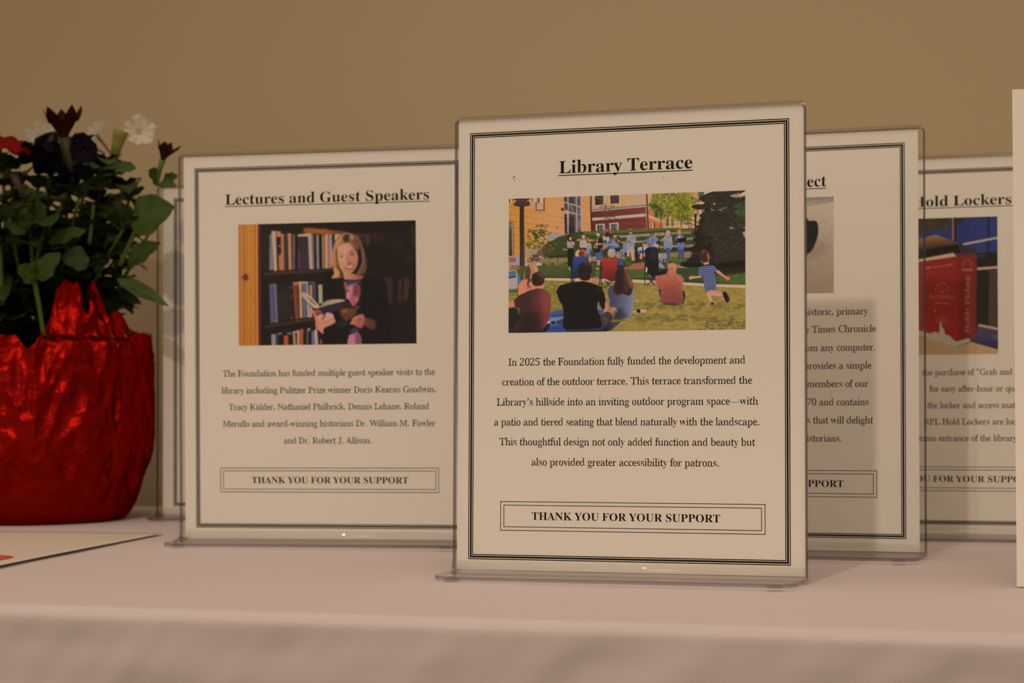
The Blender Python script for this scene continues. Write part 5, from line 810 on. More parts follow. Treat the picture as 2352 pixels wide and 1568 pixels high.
    P.p((112, 56, 44), [(820, 930), (900, 850), (920, 900), (850, 950)], .7, 8); P.l((126, 66, 54), 14, [(730, 980), (860, 960), (920, 920)], .6, 6); P.l((126, 66, 54), 14, [(800, 1040), (880, 1010)], .6, 6); P.e((206, 140, 116), 690, 990, 30, 18, -.4, .8, 5)
    P.p((56, 46, 54), [(340, 960), (640, 940), (560, 1060), (380, 1080)], .5, 24)
    # lower print of the skirt
    P.p((52, 56, 70), [(660, 1170), (760, 1090), (870, 1130), (850, 1200), (680, 1240)], .9, 10, True)
    P.p(0, [(640, 1260), (740, 1230), (830, 1190), (890, 1240), (930, 1340), (945, 1520), (600, 1520), (610, 1380)], soft=5, grad=(((640, 1400), (180, 110, 112)), ((920, 1400), (130, 66, 82))))
    P.p((112, 56, 76), [(800, 1250), (870, 1280), (900, 1460), (800, 1440)], .6, 16, True); P.p((190, 124, 128), [(690, 1270), (760, 1260), (760, 1480), (690, 1480)], .5, 14, True)
    P.grain(.015, 2)
    return P.done(1)
def paint_locker(w, h):
    # the stretch hidden by the sign in front continues the same scene
    xl = 2288.6 - 198
    P = Print([(xl, 507.5), (2288.6, 497.3), (2293.8, 813.3), (xl + 3, 814.5)], w, h)
    Q, R = (2110, 490, 9.225), (2110, 650, 9.225)
    P.f(*Q)
    P.p((46, 50, 84), [(-300, 0), (1750, 0), (1750, 1500), (-300, 1500)]); P.p((42, 48, 92), [(860, 180), (1460, 80), (1460, 800), (860, 700)], .8, 30); P.p((40, 52, 88), [(1500, 60), (1700, 60), (1700, 800), (1500, 800)])
    P.p((58, 46, 32), [(-300, 60), (1140, 60), (720, 270), (-300, 560)]); P.spk([(46, 36, 28), (70, 54, 36)], [(-200, 120), (1000, 100), (700, 260), (-200, 500)], 14, 30, 60, 3, .6, 0, .1)
    P.l((40, 34, 34), 60, [(795, 100), (800, 640)], 1, 6); P.l((140, 96, 72), 34, [(756, 110), (760, 600)], 1, 5); P.l((32, 32, 44), 50, [(1475, 80), (1480, 880)], 1, 6)
    P.l((172, 142, 118), 46, [(960, 675), (1720, 510)], 1, 5)
    P.p((28, 26, 24), [(1240, 860), (1720, 800), (1720, 1140), (1240, 1190)], 1, 6); P.l((48, 54, 66), 50, [(1250, 935), (1440, 905)], .8, 8); P.l((176, 136, 98), 54, [(1250, 1185), (1720, 1140)], 1, 6)
    P.p((30, 26, 22), [(1240, 1215), (1500, 1200), (1500, 2500), (1240, 2500)]); P.p((66, 48, 38), [(1495, 1200), (1720, 1190), (1720, 2480), (1495, 2400)])
    # red locker body with dark lid
    P.p(0, [(-300, 640), (140, 560), (400, 475), (860, 640), (860, 700), (140, 860), (-300, 900)], grad=(((400, 500), (140, 92, 58)), ((420, 780), (56, 40, 32))))
    P.p((32, 26, 20), [(-300, 860), (140, 800), (860, 670), (930, 850), (820, 860), (140, 970), (-300, 1040)], 1, 8); P.p((54, 44, 34), [(880, 680), (1000, 690), (1250, 790), (1230, 880), (940, 850)], 1, 8)
    P.p((182, 140, 104), [(-300, 1060), (140, 985), (770, 850), (830, 930), (140, 1050), (-300, 1130)], 1, 4)
    P.p(0, [(-300, 1110), (140, 1040), (830, 930), (870, 870), (900, 2980), (140, 2800), (-300, 2700)], grad=(((500, 1100), (124, 36, 30)), ((500, 2700), (136, 34, 26))))
    P.p((112, 34, 28), [(860, 870), (1240, 890), (1250, 2780), (1130, 2850), (870, 2980)])
    P.f(*R)
    P.p(0, [(1280, 890), (1700, 960), (1700, 1420), (1130, 1230), (1240, 1100)], grad=(((1400, 1000), (66, 56, 70)), ((1500, 1350), (42, 38, 56)))); P.l((172, 130, 104), 50, [(1290, 895), (1720, 985)], 1, 6); P.p((86, 86, 120), [(1560, 1100), (1700, 1100), (1700, 1230), (1540, 1200)], .5, 30)
    P.p((164, 126, 84), [(-300, 1090), (180, 1150), (870, 1340), (1140, 1250), (1720, 1420), (1720, 1700), (-300, 1700)])
    P.p((160, 142, 114), [(-300, 960), (165, 1020), (230, 1050), (330, 1070), (400, 1030), (480, 1060), (505, 1020), (505, 830), (545, 830), (550, 940), (600, 980), (610, 1080), (720, 1130), (800, 1220), (860, 1245), (960, 1210), (1090, 1170), (1135, 1235), (870, 1360), (600, 1280), (165, 1140), (-300, 1060)], 1, 4); P.l((110, 90, 64), 22, [(860, 1355), (1135, 1250)], .8, 5)
    P.e((160, 90, 62), 560, 800, 150, 90, 0, .35, 40); P.e((180, 110, 80), 410, 590, 24, 24, 0, .8, 8)
    # white marks printed on the locker
    wh = (176, 116, 92)
    P.f(*Q)
    for cx, cy, rx, ry in ((1055, 1120, 100, 130),):
        t = [(cx - rx * math.cos(a), cy - ry * math.sin(a)) for a in np.linspace(0, math.pi, 12)]; P.l(wh, 16, t, .55, 5); P.l(wh, 10, [(cx + (x - cx) * .55, cy + (y - cy) * .55) for x, y in t], .4, 5)
    P.l(wh, 46, [(945, 1205), (1160, 1205)], .6, 8)
    for k in range(9): P.l((150, 70, 54), 8, [(965 + 22 * k, 1185), (965 + 22 * k, 1225)], .7, 2)
    P.l(wh, 40, [(175, 1190), (330, 1165)], .55, 8)
    for a in ([(365, 1160), (480, 1140)], [(500, 1140), (570, 1130)], [(600, 1122), (760, 1100)], [(175, 1292), (240, 1286)], [(290, 1284), (360, 1276)]): P.l(wh, 36 if a[0][1] < 1200 else 22, a, .5, 8)
    P.f(*R)
    t = [(545 - 135 * math.cos(a), 200 - 190 * math.sin(a)) for a in np.linspace(0, math.pi, 16)]; P.l(wh, 18, t, .6, 5); P.l(wh, 10, [(545 + (x - 545) * .55, 200 + (y - 200) * .55) for x, y in t], .4, 5)
    P.e(wh, 545, 195, 36, 20, 0, .5, 6)
    P.text(wh, 'READING', (290, 335), (800, 365), 96, 'b', .6, 4); P.l(wh, 46, [(400, 425), (520, 436)], .4, 8); P.l(wh, 46, [(560, 438), (690, 446)], .4, 8)
    return_txt = 'Holds Pickup'
    P.text((176, 126, 104), return_txt, (1105, 1060), (1095, -150), 92, 'b', .75, 3)
    P.grain(.015, 2)
    return P.done(1)
def paint_archive(w, h):
    P = Print([(1552, 464), (1915, 451), (1915, 672.4), (1552, 672)], w, h)
    P.f(1840, 380, 3.266)
    P.p(0, [(-1000, 100), (400, 100), (400, 1000), (-1000, 1000)], grad=(((130, 330), (176, 152, 122)), ((130, 930), (146, 118, 92))))
    P.p(0, [(-1000, 300), (-1000, 120), (245, 120), (245, 272), (30, 300)], grad=(((140, 240), (134, 112, 98)), ((140, 285), (156, 134, 114)))); P.l((112, 92, 80), 6, [(-1000, 400), (30, 302), (245, 272)], .5, 3)
    P.e((126, 102, 82), 60, 640, 150, 60, -.3, .5, 26)
    P.p((38, 32, 30), [(-260, 400), (0, 390), (30, 400), (50, 418), (75, 415), (110, 425), (122, 470), (115, 540), (80, 620), (40, 660), (-60, 690), (-260, 600)], 1, 3, True)
    P.grain(.015, 2)
    return P.done(0)

# ---------------------------------------------------------------- room
mm = .001
TN, TD = Vector((.2690, .9631, 0)), Vector((.9631, -.2690, 0))      # across and along the table, as it stands askew to the camera
FRONT, DEPTH = 1.012, .765
def tpt(s, t, z=0.): return TD * s + TN * t + Vector((0, 0, z))
wall_t = FRONT + DEPTH + .035
V, F = [], []
for s, t in ((-3.2, wall_t), (3.2, wall_t), (3.2, wall_t + .12), (-3.2, wall_t + .12)):
    V += [tpt(s, t, 0), tpt(s, t, 3.0)]
F = [[0, 2, 3, 1], [2, 4, 5, 3], [4, 6, 7, 5], [6, 0, 1, 7], [1, 3, 5, 7], [0, 6, 4, 2]]
tag(obj('wall_back', V, F, M_WALL), 'plain beige painted wall behind the table', kind='structure')
V, F = [], []
for s, t in ((-3.2, -2.6), (3.2, -2.6), (3.2, wall_t), (-3.2, wall_t)): V += [tpt(s, t, -.1), tpt(s, t, 0)]
F = [[1, 3, 5, 7], [0, 6, 4, 2], [0, 2, 3, 1], [2, 4, 5, 3], [4, 6, 7, 5], [6, 0, 1, 7]]
tag(obj('floor', V, F, M_FLOOR), 'carpeted floor under the table', kind='structure')

# ---------------------------------------------------------------- tablecloth
def cloth_level(x, y):
    """Height of the cloth over the gently sagging table top."""
    return TABLE_H + (-.000735 - .004213 * x + .003845 * (y - 1.4))
def build_cloth():
    S0, S1, T0, T1 = -1.16, .67, FRONT, FRONT + DEPTH
    R = .0085
    def arc(o):
        """overhang length -> (outwards, down)"""
        if o <= 0: return o, 0.
        if o < R * math.pi / 2: a = o / R; return R * math.sin(a), R * (1 - math.cos(a))
        return R, R + (o - R * math.pi / 2)
    def axis(lo, hi, step, drops):
        L = list(np.linspace(lo, hi, max(2, int((hi - lo) / step) + 1)))
        return [lo - d for d in reversed(drops)] + L + [hi + d for d in drops]
    dr = [.001, .0025, .004, .0055, .007, .0085, .010, .0115, .0133] + list(np.arange(.016, .06, .003)) + list(np.arange(.066, .745, .022)) + [.745]
    A = axis(S0 + R, S1 - R, .0055, dr); B = axis(T0 + R, T1 - R, .012, dr)
    V, UV = [], []
    for b in B:
        for a in A:
            oa = max(S0 + R - a, a - (S1 - R), 0.); ob = max(T0 + R - b, b - (T1 - R), 0.)
            sa = -1 if a < S0 + R else 1; sb = -1 if b < T0 + R else 1
            xa, da = arc(oa); xb, db = arc(ob)
            s = min(max(a, S0 + R), S1 - R) + sa * xa * (oa > 0); t = min(max(b, T0 + R), T1 - R) + sb * xb * (ob > 0)
            d = max(da, db)
            if oa > 0 and ob > 0:
                q = min(da, db) * .3; s += sa * q; t += sb * q if sb < 0 else 0
            p = TD * s + TN * t
            z = cloth_level(p.x, p.y) - d
            if d < R * .5:
                z += .00035 * noise.noise((p.x * 9, p.y * 14, 1.)) + .0006 * (noise.noise((s * 7, t * 3, 4.))) * min(1, (t - T0) / .05) - .0004
            k = min(1., d / .02) if ob > 0 else min(1., d / .02)
            if d > 0:
                w1 = .0010 * noise.noise((s * 24 + d * 20, d * 16, 2.)) + .0007 * noise.noise((s * 60 + d * 46, d * 14, 7.)) + .0006 * noise.noise((s * 11, d * 50, 3.))
                w1 = w1 * k * 2.1
                fold = max(0., d - .03) * (.055 * math.sin(s * 31 + 2 * noise.noise((s * 3, 0, 0))) + .03 * math.sin(s * 67)) + max(0, d - .03) * .04
                if ob > 0 and oa == 0: p += TN * sb * (w1 + (fold if sb < 0 else 0))
                elif oa > 0 and ob == 0: p += TD * sa * (w1 + max(0., d - .03) * (.055 * math.sin(t * 31) + .04))
                else: p += (TD * sa + (TN * sb if sb < 0 else TN * 0)) * max(0., d - .03) * .05
            # the long front edge is not quite ruler-straight
            if sb < 0 and ob > 0: p += TN * (.0011 * noise.noise((s * 6, 0, 9.)) + .0006 * noise.noise((s * 19, 0, 5.)))
            V.append((p.x, p.y, max(z, .006))); UV.append((a, -b))
    nA = len(A)
    F = [[j * nA + i, j * nA + i + 1, (j + 1) * nA + i + 1, (j + 1) * nA + i] for j in range(len(B) - 1) for i in range(nA - 1)]
    o = obj('tablecloth', V, F, M_CLOTH, smooth=True)
    uv = o.data.uv_layers.new(name='UVMap'); vi = np.empty(len(o.data.loops), int); o.data.loops.foreach_get('vertex_index', vi)
    uv.data.foreach_set('uv', np.array(UV)[vi].ravel())
    sol = o.modifiers.new('cloth_thickness', 'SOLIDIFY'); sol.thickness = .0006; sol.offset = -1
    tag(o, 'white twill tablecloth over the long table, hanging down past its front edge', 'tablecloth')
    return o
build_cloth()

# ---------------------------------------------------------------- flat sheet lying on the cloth
def build_flyer():
    ax = Vector((.232, .9727, 0)); lx = Vector((-.9727, .232, 0)); p0 = Vector((-.3315, 1.322, 0))
    e = empty('flyer', (p0.x, p0.y, cloth_level(p0.x, p0.y)))
    V, F, n, k = [], [], 24, 18
    for j in range(k + 1):
        for i in range(n + 1):
            a, b = i / n * .2794, j / k * .2159
            p = ax * a + lx * b
            z = cloth_level(p0.x + p.x, p0.y + p.y) - e.location.z + .0009 + .0006 * math.exp(-b / .02) * (.6 + .4 * math.sin(a * 16)) + .0003
            V.append((p.x, p.y, z))
    for j in range(k):
        for i in range(n): F.append([j * (n + 1) + i, j * (n + 1) + i + 1, (j + 1) * (n + 1) + i + 1, (j + 1) * (n + 1) + i])
    sh = obj('paper_sheet', V, F, M_FLYER, e, True)
    sol = sh.modifiers.new('paper_thickness', 'SOLIDIFY'); sol.thickness = .00012; sol.offset = -1
    # the printed orange-red shape reaching in from the left
    V = []
    for i in range(20):
        t = i / 20 * 2 * math.pi
        a = .055 + .030 * math.cos(t); b = .052 + .042 * math.sin(t) - .006 * math.cos(2 * t)
        p = ax * a + lx * b
        V.append((p.x, p.y, cloth_level(p0.x + p.x, p0.y + p.y) - e.location.z + .0009 + .0006 * math.exp(-b / .02) + .00045))
    tag(obj('printed_patch', V, [list(range(19, -1, -1))], mat('orange_red_ink', (.50, .09, .04), .6), e), 'orange-red printed patch')
    tag(e, 'flat white paper with an orange-red patch lying on the cloth before the plant pot', 'paper')
build_flyer()

# ---------------------------------------------------------------- upright acrylic sign stands
BW, BH = 198.92, 261.73                            # printed page border, mm; page coordinates start at its lower left corner
SEEN_WHITE = np.array(lin((193, 169, 141))); PAPER_WHITE = np.array((.79, .78, .785))
def ink_albedo(a):
    """Print colours: what the picture shows divided by the warm room light that falls on the page."""
    c = np.clip(a / 255., 0, 1); c = np.where(c <= .04045, c / 12.92, ((c + .055) / 1.055) ** 2.4)
    q = c / SEEN_WHITE * PAPER_WHITE
    q = q * np.minimum(1, .84 / q.max(-1, keepdims=True).clip(1e-6))              # no ink is brighter than the paper
    return np.clip(q, .004, .88)
M_PRINT = mat('photo_print', (.5, .5, .5), .6, spec=.08)
_v = nd(M_PRINT, 'ShaderNodeVertexColor', layer_name='ink'); link(M_PRINT, _v.outputs[0], M_PRINT.node_tree.nodes['Principled BSDF'].inputs['Base Color'])

class Sign:
    def __init__(s, x, y, psi, lean, dz, u0, u1, v1, label, pu0=-8.3, pu1=207.6):
        s.lean, s.u0, s.u1, s.v1 = lean, u0, u1, v1
        cx, cy = x + 100 * math.cos(psi), y - 100 * math.sin(psi)
        zc = cloth_level(cx * mm, cy * mm) + .0008
        s.z0 = (TABLE_H + (11 + dz) * mm - zc) / mm        # border corner above the cloth, mm
        s.root = empty('sign_stand', (x * mm, y * mm, zc), -psi)
        tag(s.root, label, 'sign', 'acrylic sign stands on the table')
        s.holder()
        V, F = [], []
        for u, v in ((pu0, -8.5), (pu1, -8.5), (pu1, 270.2), (pu0, 270.2)): V += [s.P(u, v, -.05), s.P(u, v, .05)]
        F = [[0, 2, 4, 6], [7, 5, 3, 1], [0, 1, 3, 2], [2, 3, 5, 4], [4, 5, 7, 6], [6, 7, 1, 0]]
        s.sheet = obj('paper_sheet', V, F, M_PAPER, s.root)
        V, F = [], []
        for i, (o, w) in enumerate(((0, .60), (1.06, 1.14), (2.58, .58))): s.frame(V, F, o, o, BW - o, BH - o, w)
        obj('border_line', [s.P(u, v, -.09) for u, v in V], F, M_INK, s.sheet)
    def P(s, u, v, w):
        c, d = math.cos(s.lean), math.sin(s.lean)
        return (u * mm, (v * d + w * c) * mm, (s.z0 + v * c - w * d) * mm)
    @staticmethod
    def frame(V, F, x0, y0, x1, y1, w):
        b = len(V)
        V += [(x0, y0), (x1, y0), (x1, y1), (x0, y1), (x0 + w, y0 + w), (x1 - w, y0 + w), (x1 - w, y1 - w), (x0 + w, y1 - w)]
        for i in range(4): j = (i + 1) % 4; F.append([b + i, b + j, b + 4 + j, b + 4 + i])
    def holder(s):
        """One bent sheet of acrylic: two panes that hold the page and a foot that runs forward on the cloth."""
        V, F, MI, SM = [], [], [], []
        th, g = 1.9, .35
        vb = -s.z0 + 2.6
        def pane(w0, w1):
            u0, u1, v0, v1, c = s.u0, s.u1, vb, s.v1 - 2.2, 2.2
            out = [(u0, v0), (u1, v0), (u1, v1 - c)] + [(u1 - c + c * math.cos(a), v1 - c + c * math.sin(a)) for a in (math.pi / 6, math.pi / 3)] + [(u1 - c, v1), (u0 + c, v1)] + [(u0 + c - c * math.sin(a), v1 - c + c * math.cos(a)) for a in (math.pi / 6, math.pi / 3)] + [(u0, v1 - c)]
            n = len(out); b = len(V)
            ins = []
            cx, cy = (u0 + u1) / 2, (v0 + v1) / 2
            for u, v in out: ins.append((u + (1.0 if u < cx else -1.0), v + (.5 if v < cy else -.5)))
            V.extend([s.P(u, v, w0) for u, v in ins]); V.extend([s.P(u, v, w0 + .35) for u, v in out]); V.extend([s.P(u, v, w1 - .35) for u, v in out]); V.extend([s.P(u, v, w1) for u, v in ins])
            F.append([b + i for i in range(n)]); MI.append(0)
            F.append([b + 3 * n + i for i in reversed(range(n))]); MI.append(0)
            for k in range(3):
                for i in range(n):
                    j = (i + 1) % n; F.append([b + k * n + j, b + k * n + i, b + (k + 1) * n + i, b + (k + 1) * n + j]); MI.append(1)
        pane(-g - th, -g); pane(g, g + th)
        # the sheet folds over at the top: a half-round that joins the two panes
        rt, b, nf = g + th, len(V), 9
        for u in (s.u0 + 1.6, s.u1 - 1.6):
            for a in np.linspace(0, math.pi, nf): V.append(s.P(u, s.v1 - 2.25 + rt * math.sin(a), -rt * math.cos(a)))
        for i in range(nf - 1): F.append([b + i, b + nf + i, b + nf + i + 1, b + i + 1]); MI.append(3); SM.append(len(F) - 1)
        # bend: front pane curls into the foot
        foot = 40.; n = 7; rb = 6.
        yb = s.P(0, -8.5, -g)[1] / mm
        prof_o = [(yb - th - rb + rb * math.cos(a), 2.6 + rb - rb * math.sin(a)) for a in np.linspace(0, math.pi / 2, n)]
        prof_i = [(yb - th - rb + (rb + th) * math.cos(a), 2.6 + rb - (rb + th) * math.sin(a)) for a in np.linspace(0, math.pi / 2, n)]
        prof_i = [(y, max(z, .2)) for y, z in prof_i]
        b = len(V)
        for u in (s.u0, s.u1):
            V.extend([(u * mm, y * mm, z * mm) for y, z in prof_o]); V.extend([(u * mm, y * mm, z * mm) for y, z in prof_i])
        for i in range(n - 1):
            SM.append(len(F)); F.append([b + i, b + i + 1, b + 2 * n + i + 1, b + 2 * n + i]); MI.append(2)
            F.append([b + n + i + 1, b + n + i, b + 3 * n + i, b + 3 * n + i + 1]); MI.append(2)
            F.append([b + i + 1, b + i, b + n + i, b + n + i + 1]); MI.append(1); F.append([b + 2 * n + i, b + 2 * n + i + 1, b + 3 * n + i + 1, b + 3 * n + i]); MI.append(1)
        # foot plate with rounded front corners
        r = 9.; y0, y1 = yb - foot, yb - th - rb + .5
        out = [(s.u0, y1)] + [(s.u0 + r - r * math.cos(a), y0 + r - r * math.sin(a)) for a in np.linspace(0, math.pi / 2, 7)] + [(s.u1 - r + r * math.sin(a), y0 + r - r * math.cos(a)) for a in np.linspace(0, math.pi / 2, 7)] + [(s.u1, y1)]
        m = len(out); b = len(V)
        V.extend([(u * mm, y * mm, .3 * mm) for u, y in out]); V.extend([(u * mm, y * mm, 2.6 * mm) for u, y in out])
        F.append([b + i for i in reversed(range(m))]); MI.append(2); F.append([b + m + i for i in range(m)]); MI.append(2)
        for i in range(m): j = (i + 1) % m; F.append([b + i, b + j, b + m + j, b + m + i]); MI.append(1)
        # strip under the page that closes the pocket
        b = len(V)
        for u in (s.u0, s.u1): V.extend([s.P(u, vb, -g - th), s.P(u, vb, g + th), (u * mm, (yb + g * 2 + th) * mm, .3 * mm), (u * mm, (yb - th) * mm, .3 * mm)])
        F.extend([[b, b + 1, b + 5, b + 4], [b + 1, b + 2, b + 6, b + 5], [b + 2, b + 3, b + 7, b + 6], [b + 3, b, b + 4, b + 7], [b, b + 3, b + 2, b + 1], [b + 4, b + 5, b + 6, b + 7]]); MI.extend([2, 1, 2, 2, 1, 1])
        o = obj('acrylic_holder', V, F, [M_ACR, M_ACR_EDGE, M_ACR_FOOT, M_ACR_BEND], s.root, midx=MI)
        for i in SM: o.data.polygons[i].use_smooth = True
        bm = bmesh.new(); bm.from_mesh(o.data); bmesh.ops.recalc_face_normals(bm, faces=bm.faces); bm.to_mesh(o.data); bm.free()
        s.acr = o
        for u in (s.u0 + 12, s.u1 - 12):                           # clear stick-on bumpers under the front corners of the foot
            VV, FF, nn = [(u * mm, (y0 + 3.2) * mm, 2.2 * mm)], [], 18
            for k, (rr, zz) in enumerate(((2.6, 1.9), (4.2, 1.2), (5.0, .25))):
                VV += [((u + rr * math.cos(i * 2 * math.pi / nn)) * mm, (y0 + 3.2 + rr * math.sin(i * 2 * math.pi / nn)) * mm, zz * mm) for i in range(nn)]
            for i in range(nn):
                j = (i + 1) % nn; FF.append([0, 1 + i, 1 + j])
                for k in range(2): FF.append([1 + k * nn + i, 1 + (k + 1) * nn + i, 1 + (k + 1) * nn + j, 1 + k * nn + j])
            FF.append([1 + 2 * nn + i for i in reversed(range(nn))])
            obj('rubber_bumper', VV, FF, M_BUMPER, o, True)
    def lines(s, name, rows, font, cap, underline=None, parent=None):
        V, F = [], []
        for txt, x0, x1, base in rows:
            v, t = text_tris(txt, x0, x1, base, cap, font); b = len(V); V += v; F += [[b + i for i in q] for q in t]
        if underline:
            x0, x1, y, w = underline; b = len(V); V += [(x0, y), (x1, y), (x1, y + w), (x0, y + w)]; F.append([b, b + 1, b + 2, b + 3])
        return obj(name, [s.P(u, v, -.09) for u, v in V], F, M_INK, parent or s.sheet)
    def thanks(s, x0, y0, tx0, tx1, base):
        V, F = [], []
        s.frame(V, F, x0, y0, x0 + 163.5, y0 + 17.8, .42); s.frame(V, F, x0 + 2.15, y0 + 2.15, x0 + 161.35, y0 + 15.65, .42)
        v, t = text_tris('THANK YOU FOR YOUR SUPPORT', tx0, tx1, base, 4.55, 'b'); b = len(V); V += v; F += [[b + i for i in q] for q in t]
        obj('thanks_box', [s.P(u, v, -.09) for u, v in V], F, M_INK, s.sheet)
    def picture(s, arr, u0, v0, u1, v1, label):
        h, w = arr.shape[:2]
        U, W = np.meshgrid(np.linspace(u0, u1, w + 1), np.linspace(v1, v0, h + 1))
        c, d = math.cos(s.lean), math.sin(s.lean)
        co = np.stack([U * mm, (W * d - .10 * c) * mm, (s.z0 + W * c + .10 * d) * mm], -1).reshape(-1, 3)
        i, j = np.meshgrid(np.arange(w), np.arange(h)); q = (j * (w + 1) + i).ravel()
        faces = np.stack([q, q + w + 1, q + w + 2, q + 1], -1)
        me = bpy.data.meshes.new('photo_print'); me.vertices.add(len(co)); me.vertices.foreach_set('co', co.ravel())
        me.loops.add(faces.size); me.loops.foreach_set('vertex_index', faces.ravel().astype(np.int32))
        me.polygons.add(len(faces)); me.polygons.foreach_set('loop_start', np.arange(0, faces.size, 4, dtype=np.int32)); me.polygons.foreach_set('loop_total', np.full(len(faces), 4, np.int32))
        me.update(calc_edges=True); me.materials.append(M_PRINT)
        a = np.pad(arr, ((0, 1), (0, 1), (0, 0)), mode='edge'); b = np.pad(arr, ((1, 0), (1, 0), (0, 0)), mode='edge')
        a = ink_albedo((a + b + np.pad(arr, ((1, 0), (0, 1), (0, 0)), mode='edge') + np.pad(arr, ((0, 1), (1, 0), (0, 0)), mode='edge')) / 4 if False else a)
        at = me.color_attributes.new('ink', 'FLOAT_COLOR', 'POINT')
        rgba = np.ones((len(co), 4), np.float32); rgba[:, :3] = a.reshape(-1, 3); at.data.foreach_set('color', rgba.ravel())
        o = bpy.data.objects.new('photo_print', me); COL.objects.link(o); o.parent = s.sheet
        o['label'] = label
        return o

AP = '\u2019'
# nearest sign
S = Sign(-27.918, 1278.038, .32072, .038687, -2.542, -9.4, 208.7, 272.0, 'upright Library Terrace sign in clear acrylic, front and centre, in sharp focus', -7.3, 208.0)
S.lines('heading_text', [('Library Terrace', 57.3, 140.9, 234.55)], 'b', 7.45, (57.0, 140.9, 233.0, .55))
S.picture(paint_concert(620, 347), 25.45, 137.9, 172.55, 220.1, 'colour photo of an outdoor concert on a lawn')
S.lines('body_text', [('In 2025 the Foundation fully funded the development and', 25.4, 172.4, 117.88), ('creation of the outdoor terrace. This terrace transformed the', 21.4, 176.4, 105.88), ('Library' + AP + 's hillside into an inviting outdoor program space\u2014with', 18.0, 180.0, 93.62), ('a patio and tiered seating that blend naturally with the landscape.', 16.3, 181.0, 81.47), ('This thoughtful design not only added function and beauty but', 19.9, 178.1, 69.46), ('also provided greater accessibility for patrons.', 40.3, 156.9, 57.25)], 'r', 4.4)
S.thanks(20.6, 17.7, 40.6, 157.2, 24.45)
def dust(S, pts):
    V, F = [], []
    for u, v, r in pts:
        b = len(V); n = 7
        rr = random.Random(int(u * 10)); V += [S.P(u + r * (.7 + .6 * rr.random()) * math.cos(i * 2 * math.pi / n), v + r * (.5 + .7 * rr.random()) * math.sin(i * 2 * math.pi / n), -2.27) for i in range(n)]; F.append([b + i for i in reversed(range(n))])
    tag(obj('dust_speck', V, F, M_DUST, S.acr), 'dark specks of dust on the front pane', kind='stuff')
dust(S, [(29.5, 233.4, .55), (28.6, 232.6, .35), (72.2, 228.4, .32), (69.2, 226.2, .22), (123.2, 229.3, .36), (27.6, 124.2, .2)])
# left sign
S = Sign(-230.857, 1521.61, .210057, .003154, .700, -12.0, 207.9, 273.0, 'upright Lectures and Guest Speakers sign in clear acrylic, standing left of centre')
S.lines('heading_text', [('Lectures and Guest Speakers', 23.3, 177.0, 234.45)], 'b', 7.45, (23.0, 177.0, 232.85, .55))
S.picture(paint_reader(400, 264), 33.4, 131.9, 166.5, 219.8, 'colour photo of a person reading beside bookshelves')
S.lines('body_text', [('The Foundation has funded multiple guest speaker visits to the', 21.0, 179.9, 109.5), ('library including Pulitzer Prize winner Doris Kearns Goodwin,', 19.8, 180.8, 97.2), ('Tracy Kidder, Nathaniel Philbrick, Dennis Lehane, Roland', 25.5, 175.4, 85.2), ('Merullo and award-winning historians Dr. William M. Fowler', 20.7, 180.0, 73.1), ('and Dr. Robert J. Allison.', 66.9, 133.2, 60.95)], 'r', 4.4)
S.thanks(18.7, 25.75, 42.5, 159.8, 32.35)
# sign half hidden behind the nearest one
S = Sign(69.899, 1437.370, .344215, .047277, -.0917, -7.6, 212.2, 273.2, 'upright acrylic sign half hidden behind the Library Terrace sign, its heading ending in ect', -8.0, 207.7)
S.lines('heading_text', [('Project', 112.8, 146.7, 234.6)], 'b', 7.45, (112.5, 146.7, 233.0, .55))
S.picture(paint_archive(240, 150), 47.5, 162.8, 151.5, 227.5, 'greyish photo of a dark rounded object on a pale surface')
def right_rows(rows):
    out = []
    for txt, x1, base in rows: out.append((txt, x1 - text_width(txt, "r") * 6.75, x1, base))
    return out
S.lines('body_text', right_rows([('historic, primary', 174.2, 148.1), ('y Times Chronicle', 179.65, 136.4), ('from any computer.', 179.7, 124.0), ('provides a simple', 176.5, 112.0), ('members of our', 174.35, 99.9), ('1870 and contains', 174.65, 87.75), ('s that will delight', 177.4, 75.7), ('historians.', 157.0, 63.6)]), 'r', 4.5)
S.thanks(16.4, 26.85, 40.6, 157.85, 33.5)
# far right sign
S = Sign(225.0, 1552.8, .313129, .074516, -2.158, -10.0, 209.0, 272.5, 'upright Hold Lockers sign in clear acrylic picturing a red locker, behind at the right')
_k = 62.6 / text_width('old Lockers', 'b'); _x = 80.6 - _k * text_width('RPL H', 'b')
S.lines('heading_text', [('RPL Hold Lockers', _x, 143.2, 234.3)], 'b', 7.45, (_x - .3, 143.4, 232.7, .55))
S.picture(paint_locker(220, 336), 66.6, 124.3, 132.5, 225.4, 'colour photo of a red book locker by blue windows')
def span_rows(rows):
    out = []
    for pre, mid, post, m0, m1, base in rows:
        k = (m1 - m0) / text_width(mid, 'r')
        out.append((pre + mid + post, m0 - text_width(pre, 'r') * k, m1 + text_width(post, 'r') * k, base))
    return out
S.lines('body_text', span_rows([('the ', 'purchase of \u201cGrab and', '', 87.0, 142.7, 109.1), ('', 'for easy after-hour or', ' quick', 83.0, 136.0, 97.0), ('', 'the locker and access', ' materials', 81.4, 133.0, 84.9), ('R', 'PL Hold Lockers are', ' located', 83.0, 136.0, 72.9), ('main ', 'entrance of the', ' library', 89.7, 127.0, 60.9)]), 'r', 4.4)
S.thanks(18.0, 24.45, 40.9, 157.6, 31.05)
# sign tucked behind the lectures sign
S = Sign(-287.857, 1770.249, .078583, .029831, 1.067, -14.2, 206.9, 273.5, 'upright acrylic sign mostly hidden behind the lectures sign, next to the red foil pot', -9.0, 206.7)

